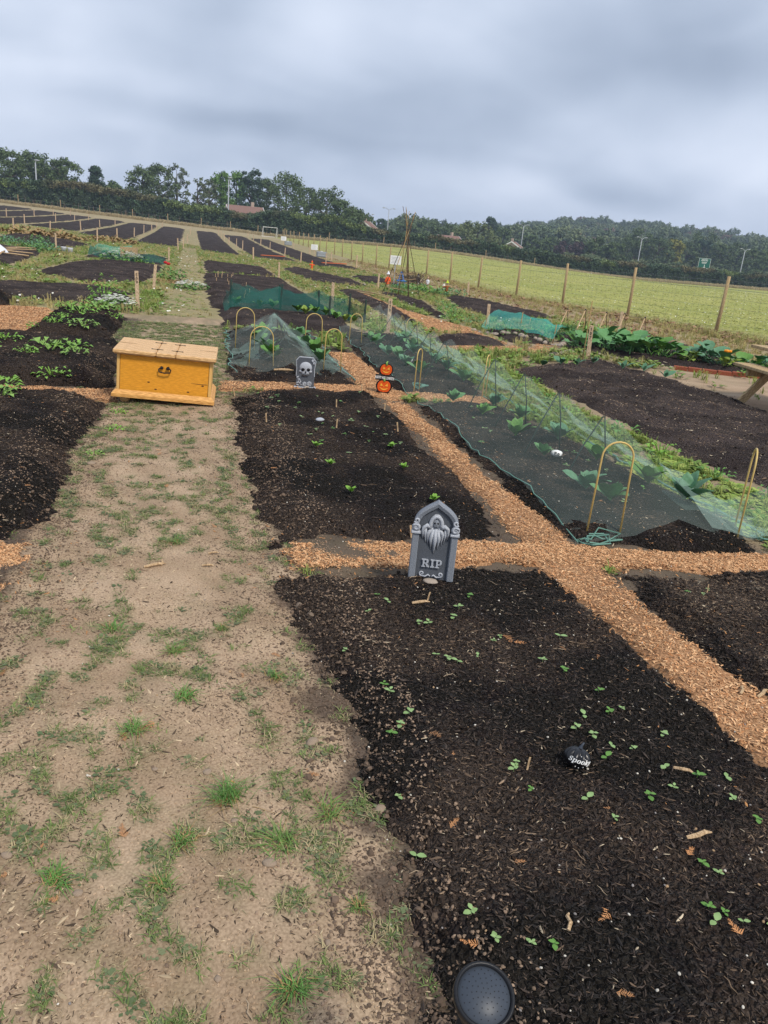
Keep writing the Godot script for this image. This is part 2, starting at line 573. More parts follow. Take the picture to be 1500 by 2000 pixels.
func camera_and_sky() -> void:
	var cam := Camera3D.new()
	cam.name = "camera"
	cam.position = Vector3(0, 1.55, 0)
	cam.rotation_degrees = Vector3(-19.6, -14.735, 5.2)
	cam.fov = 66.33
	cam.near = 0.05
	cam.far = 3000.0
	add_child(cam)
	cam.current = true
	var w := 1280
	var h := 640
	var im := Image.create_empty(w, h, false, Image.FORMAT_RGBF)
	var n1 := FastNoiseLite.new(); n1.seed = 8; n1.frequency = 1.0; n1.fractal_octaves = 5; n1.fractal_gain = 0.5
	var n2 := FastNoiseLite.new(); n2.seed = 21; n2.frequency = 1.0; n2.fractal_octaves = 3
	# banks of cloud: azimuth right of the path, height, breadth, depth (degrees), how much lighter or darker
	var banks := [[32.0, 11.2, 8.0, 2.6, -0.15], [24.0, 9.6, 6.0, 2.0, -0.09], [29.0, 15.5, 9.0, 2.5, -0.08], [28.5, 5.8, 6.0, 1.7, 0.13], [36.5, 6.8, 4.0, 1.8, 0.15], [22.0, 3.4, 6.0, 1.4, 0.06], [7.0, 10.2, 3.2, 2.0, 0.09], [-8.0, 8.8, 5.0, 2.4, 0.09], [-2.0, 6.6, 4.0, 1.4, 0.05], [0.0, 4.6, 7.0, 1.3, -0.05], [11.0, 6.8, 6.0, 1.6, -0.05], [1.5, 11.0, 3.5, 2.5, -0.05], [18.5, 13.0, 5.0, 1.8, 0.04], [16.0, 3.0, 8.0, 1.4, 0.03], [55.0, 9.0, 9.0, 3.0, 0.08], [-26.0, 10.0, 9.0, 3.0, -0.06]]
	for j in h:
		var el := (0.5 - (j + 0.5) / h) * PI
		var ed := rad_to_deg(el)
		for i in w:
			var az := wrapf((i + 0.5) / w * TAU, -PI, PI)
			var c: Color
			if ed < -3.0:
				c = Color(0.16, 0.15, 0.12)
			else:
				var dir := Vector3(sin(az) * cos(el), sin(el), -cos(az) * cos(el))
				var k := 1.0 / (absf(dir.y) + 0.32)
				var wx := n2.get_noise_2d(dir.x * k * 0.7, dir.z * k * 0.7) * 0.5
				var v := n1.get_noise_2d(dir.x * k * 0.42 + wx * 0.6, dir.z * k * 0.62 - wx * 0.6 + 4.0)
				var lum = 0.345 + v * 0.14 + n1.get_noise_2d(dir.x * k * 2.6 + 9.0, dir.z * k * 2.6 + wx) * 0.035
				var ad := rad_to_deg(az)
				for b in banks:
					var dx := (ad - b[0] + wx * 6.0) / b[2] as float
					var dy := (ed - b[1] + v * 2.5 + wx * 5.0 - dx * b[2] * 0.08) / (b[3] * 1.35) as float
					var q := dx * dx + dy * dy
					if q < 9.0: lum += b[4] * 0.6 * exp(-q)
				lum = lerpf(0.37, lum, smoothstep(-2.0, 3.5, ed))
				lum = clampf(lum, 0.17, 0.60)
				# thin cloud is whiter, thick cloud bluer
				var blue := clampf((0.46 - lum) * 1.7, 0.0, 0.5)
				c = Color(lum * (0.92 - blue * 0.30), lum * (1.0 - blue * 0.07), lum * (1.16 + blue * 0.28))
			im.set_pixel(i, j, c)
	var pm := PanoramaSkyMaterial.new()
	pm.panorama = ImageTexture.create_from_image(im)
	var sky := Sky.new()
	sky.sky_material = pm
	var e := Environment.new()
	e.background_mode = Environment.BG_SKY
	e.sky = sky
	e.background_energy_multiplier = 1.0
	e.ambient_light_source = Environment.AMBIENT_SOURCE_SKY
	e.tonemap_mode = Environment.TONE_MAPPER_LINEAR
	e.tonemap_exposure = 2.0
	e.sdfgi_enabled = true
	e.ssao_enabled = true
	e.ssil_enabled = true
	e.fog_enabled = true
	e.fog_density = 0.0005
	e.fog_light_color = Color(0.70, 0.76, 0.85)
	var we := WorldEnvironment.new()
	we.environment = e
	add_child(we)
	var sun := DirectionalLight3D.new()
	sun.name = "sun"
	sun.light_energy = 0.5
	sun.light_angular_distance = 10.0
	sun.light_color = Color(1.0, 0.965, 0.91)
	sun.shadow_enabled = true
	sun.rotation_degrees = Vector3(-50, 26, 0)
	add_child(sun)

func materials() -> void:
	var m := mt("bare_earth", 1, 1, 1, 0.97)
	m.vertex_color_use_as_albedo = true
	tri_map(m, noise_tex(0.06, Color(0.82, 0.81, 0.80), Color(1, 1, 1), 1024, 7, 2, FastNoiseLite.TYPE_SIMPLEX, 0.15, 0.85), Vector3(1.3, 1.3, 1.3))
	m = mt("compost", 1, 1, 1, 0.98)
	m.vertex_color_use_as_albedo = true
	m.metallic_specular = 0.2
	tri_map(m, noise_tex(0.05, Color(0.62, 0.60, 0.59), Color(1, 1, 1), 1024, 6, 4), Vector3(0.8, 0.8, 0.8))
	m.heightmap_enabled = true
	m.heightmap_texture = noise_tex(0.06, Color.BLACK, Color.WHITE, 1024, 6, 9)
	m.heightmap_scale = 2.4
	m = mt("chip_bed", 1, 1, 1, 0.95)
	m.vertex_color_use_as_albedo = true
	tri_map(m, noise_tex(0.08, Color(0.72, 0.69, 0.66), Color(1, 1, 1), 512, 5, 6), Vector3(1.6, 1.6, 1.6))
	m = mt("tinted", 1, 1, 1, 0.92)
	m.vertex_color_use_as_albedo = true
	m.metallic_specular = 0.25
	m = mt("blades", 1, 1, 1, 0.75)
	m.vertex_color_use_as_albedo = true
	m.backlight_enabled = true
	m.backlight = Color(0.18, 0.22, 0.05)
	m.metallic_specular = 0.25
	for a in [["leaf_cabbage", 0.125, 0.275, 0.105], ["leaf_bluegreen", 0.115, 0.25, 0.14], ["leaf_bright", 0.21, 0.40, 0.06], ["leaf_mid", 0.125, 0.27, 0.055], ["leaf_dark", 0.07, 0.16, 0.085], ["leaf_yellowgreen", 0.23, 0.31, 0.05], ["leaf_seedling", 0.27, 0.40, 0.16], ["leaf_weed", 0.24, 0.40, 0.09], ["leaf_tuft", 0.15, 0.25, 0.06], ["leaf_squash", 0.12, 0.28, 0.10]]:
		m = mt(a[0], a[1], a[2], a[3], 0.55)
		m.backlight_enabled = true
		m.backlight = Color(0.12, 0.2, 0.04)
		m.metallic_specular = 0.4
		m.albedo_texture = noise_tex(0.02, Color(0.88, 0.9, 0.86), Color(1, 1, 1), 256, 4, 12)
		m.uv1_triplanar = true
		m.uv1_scale = Vector3(4, 4, 4)
	for a in [["wood_stake", 0.72, 0.55, 0.38], ["wood_post", 0.52, 0.39, 0.22], ["wood_table", 0.60, 0.45, 0.25], ["wood_pale", 0.62, 0.45, 0.27], ["cane", 0.45, 0.31, 0.14], ["cane_dark", 0.13, 0.085, 0.055], ["wood_grey", 0.26, 0.20, 0.15]]:
		m = mt(a[0], a[1], a[2], a[3], 0.8)
		tri_map(m, noise_tex(0.02, Color(0.70, 0.66, 0.62), Color(1, 1, 1), 512, 5, 14), Vector3(9, 1.2, 9), false)
	m = mt("chest_paint", 0.78, 0.345, 0.034, 0.5)
	tri_map(m, noise_tex(0.016, Color(0.91, 0.89, 0.84), Color(1, 1, 1), 1024, 5, 15), Vector3(0.9, 7.0, 7.0), false)
	m = mt("chest_pine", 0.82, 0.54, 0.27, 0.48)
	tri_map(m, noise_tex(0.016, Color(0.76, 0.70, 0.62), Color(1, 1, 1), 1024, 6, 18), Vector3(0.8, 9.0, 9.0), false)
	mt("chest_plinth", 0.80, 0.45, 0.15, 0.5)
	tri_map(M.chest_plinth, M.chest_pine.albedo_texture, Vector3(0.8, 9.0, 9.0), false)
	m = mt("chest_side", 0.70, 0.42, 0.14, 0.6)
	mt("iron", 0.012, 0.012, 0.013, 0.5)
	mt("knot", 0.10, 0.038, 0.012, 0.6)
	mt("stone_dark", 0.155, 0.17, 0.195, 0.75)
	tri_map(M.stone_dark, noise_tex(0.12, Color(0.55, 0.56, 0.58), Color(1, 1, 1), 512, 4, 19), Vector3(6, 6, 6), false)
	mt("stone_mid", 0.44, 0.475, 0.52, 0.75)
	tri_map(M.stone_mid, noise_tex(0.12, Color(0.42, 0.43, 0.46), Color(1, 1, 1), 512, 4, 20), Vector3(6, 6, 6), false)
	mt("stone_light", 0.66, 0.69, 0.74, 0.7)
	tri_map(M.stone_light, noise_tex(0.1, Color(0.6, 0.61, 0.63), Color(1, 1, 1), 512, 4, 22), Vector3(5, 5, 5), false)
	mt("black_paint", 0.008, 0.008, 0.009, 0.45)
	mt("sign_orange", 0.66, 0.095, 0.012, 0.5)
	mt("sign_yellow", 0.80, 0.42, 0.05, 0.5)
	mt("sign_green", 0.22, 0.42, 0.09, 0.5)
	mt("white_paint", 0.80, 0.80, 0.78, 0.5)
	mt("lettering_black", 0.02, 0.018, 0.016, 0.8)
	mt("plastic_black", 0.014, 0.015, 0.018, 0.38)
	mt("plastic_grey", 0.045, 0.055, 0.072, 0.42)
	mt("hoop_yellow", 0.62, 0.45, 0.16, 0.4)
	mt("cane_green", 0.035, 0.055, 0.045, 0.6)
	mt("rope_green", 0.13, 0.26, 0.21, 0.8)
	for a in [["net_pale", 0.62, 0.78, 0.71, 0.065], ["net_light", 0.50, 0.70, 0.61, 0.17], ["net_dark", 0.022, 0.125, 0.105, 0.5], ["net_teal", 0.08, 0.50, 0.42, 0.34], ["net_fold", 0.42, 0.62, 0.53, 0.11]]:
		m = mt(a[0], a[1], a[2], a[3], 0.9)
		m.albedo_color.a = a[4]
		m.transparency = BaseMaterial3D.TRANSPARENCY_ALPHA
		m.cull_mode = BaseMaterial3D.CULL_DISABLED
	mt("stone_pale", 0.50, 0.43, 0.36, 0.85)
	tri_map(M.stone_pale, noise_tex(0.05, Color(0.7, 0.68, 0.66), Color(1, 1, 1), 256, 4, 23), Vector3(5, 5, 5), false)
	mt("path_stone", 0.40, 0.31, 0.23, 0.9)
	tri_map(M.path_stone, M.stone_pale.albedo_texture, Vector3(9, 9, 9), false)
	mt("brick_red", 0.40, 0.12, 0.065, 0.9)
	tri_map(M.brick_red, noise_tex(0.08, Color(0.65, 0.6, 0.58), Color(1, 1, 1), 256, 4, 24), Vector3(8, 8, 8), false)
	mt("petal_white", 0.78, 0.78, 0.72, 0.7)
	mt("petal_orange", 0.80, 0.28, 0.02, 0.6)
	mt("petal_red", 0.45, 0.02, 0.02, 0.6)
	mt("fleece_white", 0.72, 0.74, 0.80, 0.9)
	mt("galvanised", 0.33, 0.36, 0.38, 0.45)
	mt("wire", 0.20, 0.22, 0.22, 0.5)
	mt("lamp_grey", 0.34, 0.36, 0.38, 0.5)
	mt("sign_board_green", 0.008, 0.13, 0.085, 0.45)
	mt("roof_tile", 0.21, 0.125, 0.10, 0.9)
	mt("house_wall", 0.42, 0.33, 0.26, 0.9)
	mt("window_glass", 0.04, 0.05, 0.06, 0.2)
	mt("bark", 0.09, 0.07, 0.055, 0.95)
	mt("blue_plastic", 0.05, 0.16, 0.42, 0.5)
	mt("navy_cloth", 0.01, 0.012, 0.035, 0.9)
	mt("orange_cloth", 0.75, 0.12, 0.03, 0.9)
	mt("brown_cloth", 0.28, 0.10, 0.03, 0.9)
	mt("yellow_cloth", 0.75, 0.55, 0.03, 0.9)
	mt("lime_cloth", 0.50, 0.62, 0.05, 0.9)
	mt("skin_tone", 0.55, 0.36, 0.25, 0.8)
	mt("sprig_brown", 0.55, 0.26, 0.11, 0.9)
	mt("rust_orange", 0.55, 0.14, 0.05, 0.8)

# ------------------------------------------------------------------ land
func land() -> void:
	var xs := PackedFloat32Array()
	var x := -3.4
	while x < 4.6:
		xs.append(x); x += 0.045
	var st := 0.07
	while x < 420.0:
		xs.append(x); x += st; st *= 1.055
	x = -3.4 - 0.07; st = 0.07
	var left := PackedFloat32Array()
	while x > -260.0:
		left.append(x); x -= st; st *= 1.06
	left.reverse()
	left.append_array(xs)
	xs = left
	var ds := PackedFloat32Array()
	var d := -40.0
	while d < 0.2:
		ds.append(d); d += clampf((0.6 - d) * 0.2, 0.08, 6.0)
	while d < 6.5:
		ds.append(d); d += 0.04
	st = 0.05
	while d < 900.0:
		ds.append(d); d += st; st = minf(st * 1.03, 0.22 if d < 30.0 else 30.0)
	var nx := xs.size()
	var nd := ds.size()
	var hs := PackedFloat32Array(); hs.resize(nx * nd)
	var cols := PackedColorArray(); cols.resize(nx * nd)
	for j in nd:
		for i in nx:
			var q := j * nx + i
			hs[q] = ground(xs[i], ds[j])
			cols[q] = earth(xs[i], ds[j])
	structure("ground", grid_mesh(xs, ds, hs, cols, PackedByteArray()), M.bare_earth, "trodden earth and rough grass of the allotment and field")

func V(a: Array) -> Array:
	var o := []
	for i in range(0, a.size(), 2): o.append(Vector2(a[i], a[i + 1]))
	return o

func layers() -> void:
	var near := [
		[[0.40, 3.28, 1.10, 3.36, 1.74, 3.36, 1.78, 2.95, 1.83, 1.9, 1.9, 1.2, 1.95, -0.6, 0.5, -0.6, 0.5, 1.2, 0.51, 1.8, 0.49, 2.3, 0.45, 2.8], 0.065, 0.36, 0.028, "dark composted bed in front, with the hooded ghost tombstone"],
		[[2.12, 3.26, 2.06, 2.9, 2.09, 2.4, 2.17, 2.1, 2.22, 0.6, 3.8, 0.6, 3.8, 3.2], 0.06, 0.3, 0.035, "dark bed at the right edge, in front of the long net"],
		[[0.40, 3.70, 0.33, 4.6, 0.31, 6.0, 0.36, 7.2, 0.6, 7.6, 1.1, 7.74, 1.78, 7.7, 1.80, 6.1, 1.8, 4.9, 1.74, 3.74], 0.065, 0.36, 0.04, "dark bed with six lettuces behind the ghost tombstone"],
		[[0.36, 8.12, 0.45, 9.5, 0.5, 11.5, 0.6, 12.6, 1.85, 12.6, 1.75, 10.1, 1.68, 8.2], 0.06, 0.3, 0.07, "netted cabbage bed behind the skull tombstone"],
		[[2.1, 3.72, 2.05, 4.5, 2.08, 5.8, 2.12, 7.25, 2.95, 7.45, 3.2, 5.5, 3.3, 3.95, 3.2, 3.5, 2.6, 3.52], 0.06, 0.3, 0.045, "cabbage bed under the nearer half of the long net"],
		[[2.15, 7.85, 2.15, 9.5, 2.25, 11.4, 2.5, 13.0, 3.5, 13.0, 3.25, 9.2, 3.05, 8.0], 0.06, 0.3, 0.08, "cabbage bed under the farther half of the long net"],
		[[4.15, 9.9, 5.2, 10.75, 6.2, 11.4, 6.5, 9.2, 6.45, 7.7, 6.15, 5.5, 5.5, 3.3, 4.3, 3.2, 4.0, 4.7, 3.95, 7.0], 0.07, 0.5, 0.07, "wide bare brown bed at the right"],
		[[-0.70, 6.85, -0.76, 5.5, -0.72, 4.1, -0.9, 3.78, -2.8, 3.78, -2.8, 7.05, -1.5, 7.05], 0.13, 0.4, 0.04, "black mounded bed at the left, nearer than the chest"],
		[[-0.95, 3.2, -0.84, 2.75, -1.0, 2.0, -2.8, 2.0, -2.8, 3.25], 0.12, 0.35, 0.05, "sliver of dark bed at the left edge"],
		[[-0.74, 7.5, -0.72, 9.3, -0.8, 10.1, -1.9, 10.2, -3.4, 10.1, -3.4, 7.4], 0.15, 0.4, 0.06, "dark weedy bed left of the chest"],
		[[-1.0, 10.45, -1.02, 13.3, -2.05, 13.4, -2.05, 10.5], 0.16, 0.4, 0.07, "dark weedy bed behind the chest at the left"],
		[[-2.9, 14.0, -2.9, 15.0, -4.6, 15.0, -4.6, 13.9], 0.2, 0.4, 0.09, "small black mound beside the left wood chip path"]]
	var mid := [
		[[0.45, 12.95, 0.3, 18.0, 0.36, 29.2, 3.4, 31.3, 3.1, 18.0, 2.8, 12.9], "long brown bed around the dark green net"],
		[[0.46, 30.2, 0.5, 39.9, 3.45, 39.6, 3.4, 32.3], "greyish bare bed right of the grass path"],
		[[-1.1, 15.2, -2.4, 15.1, -3.9, 15.6, -3.95, 18.3, -2.05, 19.0, -1.15, 18.0], "grey bare bed left of the numbered stake"],
		[[-1.05, 22.2, -2.3, 19.9, -3.95, 22.2, -3.7, 28.0, -3.0, 31.0, -0.95, 31.0], "brown bare bed in front of the white flower bush"],
		[[-0.95, 31.6, -3.9, 32.0, -3.8, 38.0, -1.0, 38.6], "netted bed beside the white flower bush"],
		[[-6.3, 24.0, -4.7, 23.5, -4.95, 29.6, -5.4, 33.0, -7.6, 33.0], "bed with sticks at the far left edge"],
		[[-8.2, 37.0, -5.3, 37.0, -4.75, 42.7, -7.1, 47.0, -9.0, 46.0], "leafy bed in the left distance"],
		[[4.4, 41.0, 5.4, 44.4, 7.1, 36.3, 7.0, 32.0, 4.8, 31.8], "bare bed beyond the yellow grass strip"],
		[[7.4, 35.0, 7.6, 39.6, 9.2, 40.0, 9.5, 34.0], "bare bed behind the cane wigwam"],
		[[4.0, 15.9, 4.75, 27.2, 5.6, 27.5, 5.15, 20.0, 4.6, 15.8], "brown bed left of the thin chip path"],
		[[5.3, 16.7, 5.75, 20.0, 6.3, 27.5, 6.9, 27.5, 7.0, 24.0, 5.95, 18.3], "brown bed at the foot of the cane wigwam"],
		[[3.85, 11.95, 4.05, 13.5, 5.3, 14.15, 5.35, 12.5], "dark bed beside the long net's far end"],
		[[7.2, 18.2, 7.5, 22.5, 9.0, 28.2, 10.1, 28.0, 10.0, 21.0, 8.9, 19.4], "brown bed along the dry verge"],
		[[5.5, 13.2, 5.6, 15.2, 7.2, 15.4, 6.3, 13.0], "bed under the teal net"],
		[[6.25, 12.6, 7.2, 15.5, 9.8, 15.6, 9.6, 12.5, 8.35, 10.35, 7.25, 10.95], "stone-edged bed of big-leaved squash"]]
	var far := [[-3.8, -0.95, 60, 117, "first left of the grass path"], [-8.0, -4.4, 63, 116, "second left of the grass path"], [-12.2, -8.6, 68, 116, "third left of the grass path"], [-16.0, -12.8, 65, 117, "fourth left of the grass path"], [-20.2, -16.6, 75, 120, "fifth left of the grass path"], [-25.0, -21.0, 90, 122, "sixth left of the grass path"], [0.7, 3.4, 58, 116, "first right of the grass path"], [4.2, 7.0, 56, 112, "second right of the grass path"], [7.45, 10.1, 49, 109, "third right of the grass path"]]
	# wood chip paths are laid first, beds rise through them
	var cp := [
		[[1.74, 3.2, 1.83, 2.3, 1.87, 1.3, 1.95, 0.6, 2.28, 0.6, 2.16, 1.6, 2.11, 2.3, 2.07, 3.2, 2.07, 3.75, 2.02, 5.0, 2.05, 7.0, 2.13, 9.0, 2.13, 10.6, 1.82, 10.6, 1.76, 8.6, 1.82, 7.4, 1.82, 5.5, 1.78, 3.7], "wood chip path running away between the beds"],
		[[0.48, 3.40, 1.8, 3.42, 2.6, 3.27, 4.2, 3.19, 4.2, 3.44, 2.6, 3.55, 1.8, 3.72, 0.52, 3.74], "wood chip path crossing in front of the ghost tombstone"],
		[[0.28, 7.66, 1.1, 7.74, 2.1, 7.52, 3.0, 7.46, 3.05, 7.8, 2.2, 7.9, 1.6, 8.16, 0.35, 8.12], "thin wood chip path crossing by the skull tombstone"],
		[[-0.66, 6.98, -2.9, 7.02, -2.9, 7.42, -0.68, 7.45], "thin strip of wood chips left of the chest"],
		[[-0.72, 3.2, -0.74, 3.75, -2.9, 3.8, -2.9, 3.2], "wood chip patch at the left edge of the dirt path"],
		[[-2.0, 10.2, -2.05, 13.4, -2.3, 14.0, -4.6, 14.0, -4.6, 10.1], "broad wood chip path among the left beds"],
		[[-0.75, 10.1, -1.0, 10.5, -2.1, 10.5, -2.1, 10.15], "short strip of wood chips behind the chest"],
		[[5.3, 12.0, 5.35, 12.4, 5.35, 14.1, 5.55, 15.2, 5.4, 16.8, 5.2, 20.0, 5.65, 27.5, 5.4, 27.6, 4.95, 20.5, 4.65, 16.0, 4.2, 14.2, 5.25, 14.3, 5.3, 12.6, 3.75, 11.95, 3.7, 11.5, 5.6, 11.9, 6.3, 12.9, 6.0, 13.2], "thin orange chip path between the right plots"]]
	for c in cp:
		var b := add_bed(chips, V(c[0]), 0.014, 0.12, 0.05 if c[0][1] < 9.0 else 0.09, 0.006, 0.045, "chips")
		b.label = c[1]
	for c in near:
		var b := add_bed(beds, V(c[0]), c[1], c[2], c[3], 0.017, 0.035, "near")
		b.label = c[4]
	for c in mid:
		var b := add_bed(beds, V(c[0]), 0.09, 0.45, 0.13, 0.016, 0.12, "mid")
		b.label = c[1]
	for c in far:
		var k := [c[0], c[2], c[0], c[3], c[1], c[3] + 1.5, c[1], c[2] - 1.0]
		var b := add_bed(beds, V(k), 0.10, 0.5, 0.42, 0.022, 0.2, "far")
		b.label = "far dark soil plot, " + c[4]
	for b in chips:
		structure("wood_chip_path", sheet_mesh(b, Color(0.48, 0.27, 0.14), Color(0.34, 0.19, 0.10)), M.chip_bed, b.label)
	for b in beds:
		var ca := Color(0.033, 0.0285, 0.027)
		var cb := Color(0.086, 0.065, 0.053)
		if b.kind == "mid" or "bare" in b.label: ca = Color(0.088, 0.070, 0.065); cb = Color(0.150, 0.120, 0.110)
		if b.kind == "far": ca = Color(0.088, 0.072, 0.068); cb = Color(0.135, 0.112, 0.104)
		structure("soil_bed", sheet_mesh(b, ca, cb), M.compost, b.label)

func in_view(x: float, d: float) -> bool:
	# rough wedge of ground that the photograph shows, with a margin
	if d < 0.75: return false
	return x > -0.55 - d * 0.28 and x < 0.55 + d * 0.82

func pick(b: Dictionary, n: int, out: Array, margin := 0.0) -> void:
	var made := 0
	var tries := 0
	while made < n and tries < n * 8:
		tries += 1
		var x := rng.randf_range(b.lo.x, b.hi.x)
		var d := rng.randf_range(b.lo.y, b.hi.y)
		if not in_view(x, d): continue
		var s := sheet_sd(b, x, d)
		if s < margin: continue
		out.append([x, bed_h(b, x, d, s), d])
		made += 1

func scatter_earth() -> void:
	var shards := [shard_mesh(1, 0.7), shard_mesh(2, 0.5), shard_mesh(3, 0.9)]
	# fibrous mulch on the composted beds
	for v in 3:
		var trs := []; var cols := []
		for b in beds:
			if b.kind == "far": continue
			var area: float = (b.hi.x - b.lo.x) * (b.hi.y - b.lo.y)
			var mid_d: float = (maxf(b.lo.y, 0.8) + b.hi.y) * 0.5
			var dens: float = clampf(75000.0 / (mid_d * mid_d), 150.0, 6000.0)
			var pts := []
			pick(b, int(minf(area * dens / 3.0, 15000.0)), pts, -0.11)
			var big: float = 1.0 + clampf((mid_d - 3.0) * 0.10, 0.0, 1.3)
			for p in pts:
				var l := rng.randf_range(0.005, 0.0185) * big
				if rng.randf() < 0.04: l *= 1.9
				trs.append(lie(p[0], p[1] + 0.0015, p[2], Vector3(l * rng.randf_range(0.5, 1.1), l * 0.8, l)))
				var r := rng.randf() * 0.78 + dry_patch(p[0], p[2]) * 0.24
				var c := Color(0.024, 0.0215, 0.0205)
				if r > 0.40: c = Color(0.060, 0.046, 0.038)
				if r > 0.74: c = Color(0.12, 0.083, 0.057)
				if r > 0.93: c = Color(0.25, 0.178, 0.118)
				if rng.randf() > 0.982: c = Color(0.45, 0.37, 0.26)
				cols.append(c * rng.randf_range(0.7, 1.3) * (1.6 if b.kind == "mid" or "bare" in b.label else 1.0))
		copies("bark_mulch", shards[v], M.tinted, trs, cols, "dark fibrous bark mulch strewn over the soil beds", "mulch")
	# orange wood chips on the paths
	for v in 2:
		var trs := []; var cols := []
		for b in chips:
			var area: float = (b.hi.x - b.lo.x) * (b.hi.y - b.lo.y)
			var mid_d: float = maxf((b.lo.y + b.hi.y) * 0.5, 1.5)
			var pts := []
			pick(b, int(clampf(area * 22000.0 / mid_d, 300.0, 20000.0)), pts, -0.07)
			for p in pts:
				var big: float = 1.0 + clampf((p[2] - 4.0) * 0.07, 0.0, 1.2)
				var l := rng.randf_range(0.006, 0.022) * big
				trs.append(lie(p[0], p[1] + 0.003, p[2], Vector3(l * rng.randf_range(0.5, 1.4), l * 0.6, l), 0.45))
				var c := Color(0.60, 0.305, 0.14).lerp(Color(0.76, 0.49, 0.27), rng.randf())
				var r := rng.randf()
				if r < 0.30: c = Color(0.44, 0.20, 0.085)
				if r < 0.09: c = Color(0.20, 0.11, 0.06)
				cols.append(c * rng.randf_range(0.65, 1.2))
		copies("wood_chips", [shard_mesh(5, 0.35), shard_mesh(6, 0.5)][v], M.tinted, trs, cols, "loose orange wood chips covering the paths", "wood chips")
	# strays of chips on the bed edges and the dirt
	var trs := []; var cols := []
	for i in 16000:
		var x := rng.randf_range(-1.4, 3.4); var d := rng.randf_range(0.9, 9.0)
		if not in_view(x, d): continue
		var nearest := -9.0
		for b in chips: nearest = maxf(nearest, poly_sd(b.poly, x, d))
		if nearest > 0.0 or rng.randf() > exp(nearest * 9.0) + 0.012: continue
		var l := rng.randf_range(0.008, 0.028)
		trs.append(lie(x, over(x, d) + 0.002, d, Vector3(l, l * 0.6, l)))
		cols.append(Color(0.50, 0.25, 0.10).lerp(Color(0.34, 0.17, 0.08), rng.randf()))
	copies("stray_chips", shard_mesh(7, 0.4), M.tinted, trs, cols, "stray orange chips scattered beside the paths", "wood chips")
	# litter on the dirt path: straw, bits of bark, crumbs
	trs = []; cols = []
	for i in 80000:
		var d := 0.9 + 8.0 * pow(rng.randf(), 1.8)
		var x := rng.randf_range(-1.0, 0.62)
		if not in_view(x, d): continue
		if nb.get_noise_2d(x * 7.0 + 70.0, d * 7.0) + na.get_noise_2d(x * 2.0, d * 2.0 + 9.0) < rng.randf_range(-0.75, 0.25): continue
		if on_bed(x, d, 0.06): continue
		var dark := rng.randf() < clampf(0.55 + absf(x + 0.15) * 0.6 + na.get_noise_2d(x * 3.0, d * 3.0) * 0.6, 0.1, 0.9)
		var l := rng.randf_range(0.004, 0.015)
		if rng.randf() < 0.05: l *= 2.6
		trs.append(lie(x, ground(x, d) + 0.001, d, Vector3(l * rng.randf_range(0.4, 1.0), l * 0.6, l)))
		cols.append((Color(0.075, 0.054, 0.038) if dark else Color(0.48, 0.37, 0.24)) * rng.randf_range(0.6, 1.3))
	copies("path_litter", shards[1], M.tinted, trs, cols, "bits of straw and bark trodden into the dirt path", "litter")
	# clods and grit
	trs = []; cols = []
	for i in 70000:
		var d := 0.9 + 8.0 * pow(rng.randf(), 1.6)
		var x := rng.randf_range(-1.05, 0.75)
		if not in_view(x, d): continue
		var edge := minf(absf(x - 0.46), absf(x + 0.72))
		if rng.randf() > 0.02 + 0.95 * exp(-pow(edge * (4.0 + 3.0 * nb.get_noise_2d(x * 6.0, d * 4.0)), 2.0)): continue
		var big := edge < 0.13
		var r := rng.randf_range(0.0015, 0.0055) if not big or rng.randf() < 0.97 else rng.randf_range(0.006, 0.013)
		trs.append(lie(x, over(x, d) + r * 0.2, d, Vector3(r, r * 0.8, r), 0.8))
		cols.append((Color(0.15, 0.106, 0.076) if big else Color(0.26, 0.185, 0.13)) * rng.randf_range(0.6, 1.25))
	copies("soil_crumbs", clod_mesh(31), M.tinted, trs, cols, "crumbs and small clods along the path edges", "soil")
	# grains of dry earth on the path
	trs = []; cols = []
	for i in 62000:
		var d := 0.9 + 6.0 * pow(rng.randf(), 1.7)
		var x := rng.randf_range(-1.0, 0.6)
		if not in_view(x, d): continue
		if nb.get_noise_2d(x * 9.0 + 20.0, d * 9.0) < rng.randf_range(-0.55, 0.45): continue
		if on_bed(x, d, 0.0): continue
		var r := rng.randf_range(0.0010, 0.0042)
		trs.append(lie(x, ground(x, d) + r * 0.1, d, Vector3(r * 1.2, r * 0.8, r), 0.8))
		cols.append(earth(x, d) * rng.randf_range(0.55, 1.10))
	copies("earth_grains", clod_mesh(38), M.tinted, trs, cols, "loose dry grains of earth on the dirt path", "soil")
	# mulch spilled past the bed edges
	trs = []; cols = []
	for b in beds:
		if b.kind != "near": continue
		var tries := int(clampf(24000.0 * (b.hi.y - b.lo.y) / 4.0, 6000.0, 30000.0))
		for i in tries:
			var x := rng.randf_range(b.lo.x - 0.15, b.hi.x + 0.15)
			var d := rng.randf_range(b.lo.y, b.hi.y)
			if not in_view(x, d) or d < 0.9: continue
			var sd := poly_sd(b.poly, x, d)
			if sd > 0.05 or sd < -0.4 or rng.randf() > exp(sd * 8.0): continue
			if on_chips(x, d) and rng.randf() < 0.8: continue
			var l := rng.randf_range(0.004, 0.016) * (1.0 + d * 0.05)
			trs.append(lie(x, over(x, d) + 0.0015, d, Vector3(l * rng.randf_range(0.5, 1.3), l * 0.9, l)))
			cols.append(Color(0.035, 0.028, 0.025).lerp(Color(0.15, 0.10, 0.07), pow(rng.randf(), 2.0)))
	copies("spilled_mulch", shards[0], M.tinted, trs, cols, "dark mulch spilled past the edges of the near beds", "mulch")
	# lumps on the beds
	trs = []; cols = []
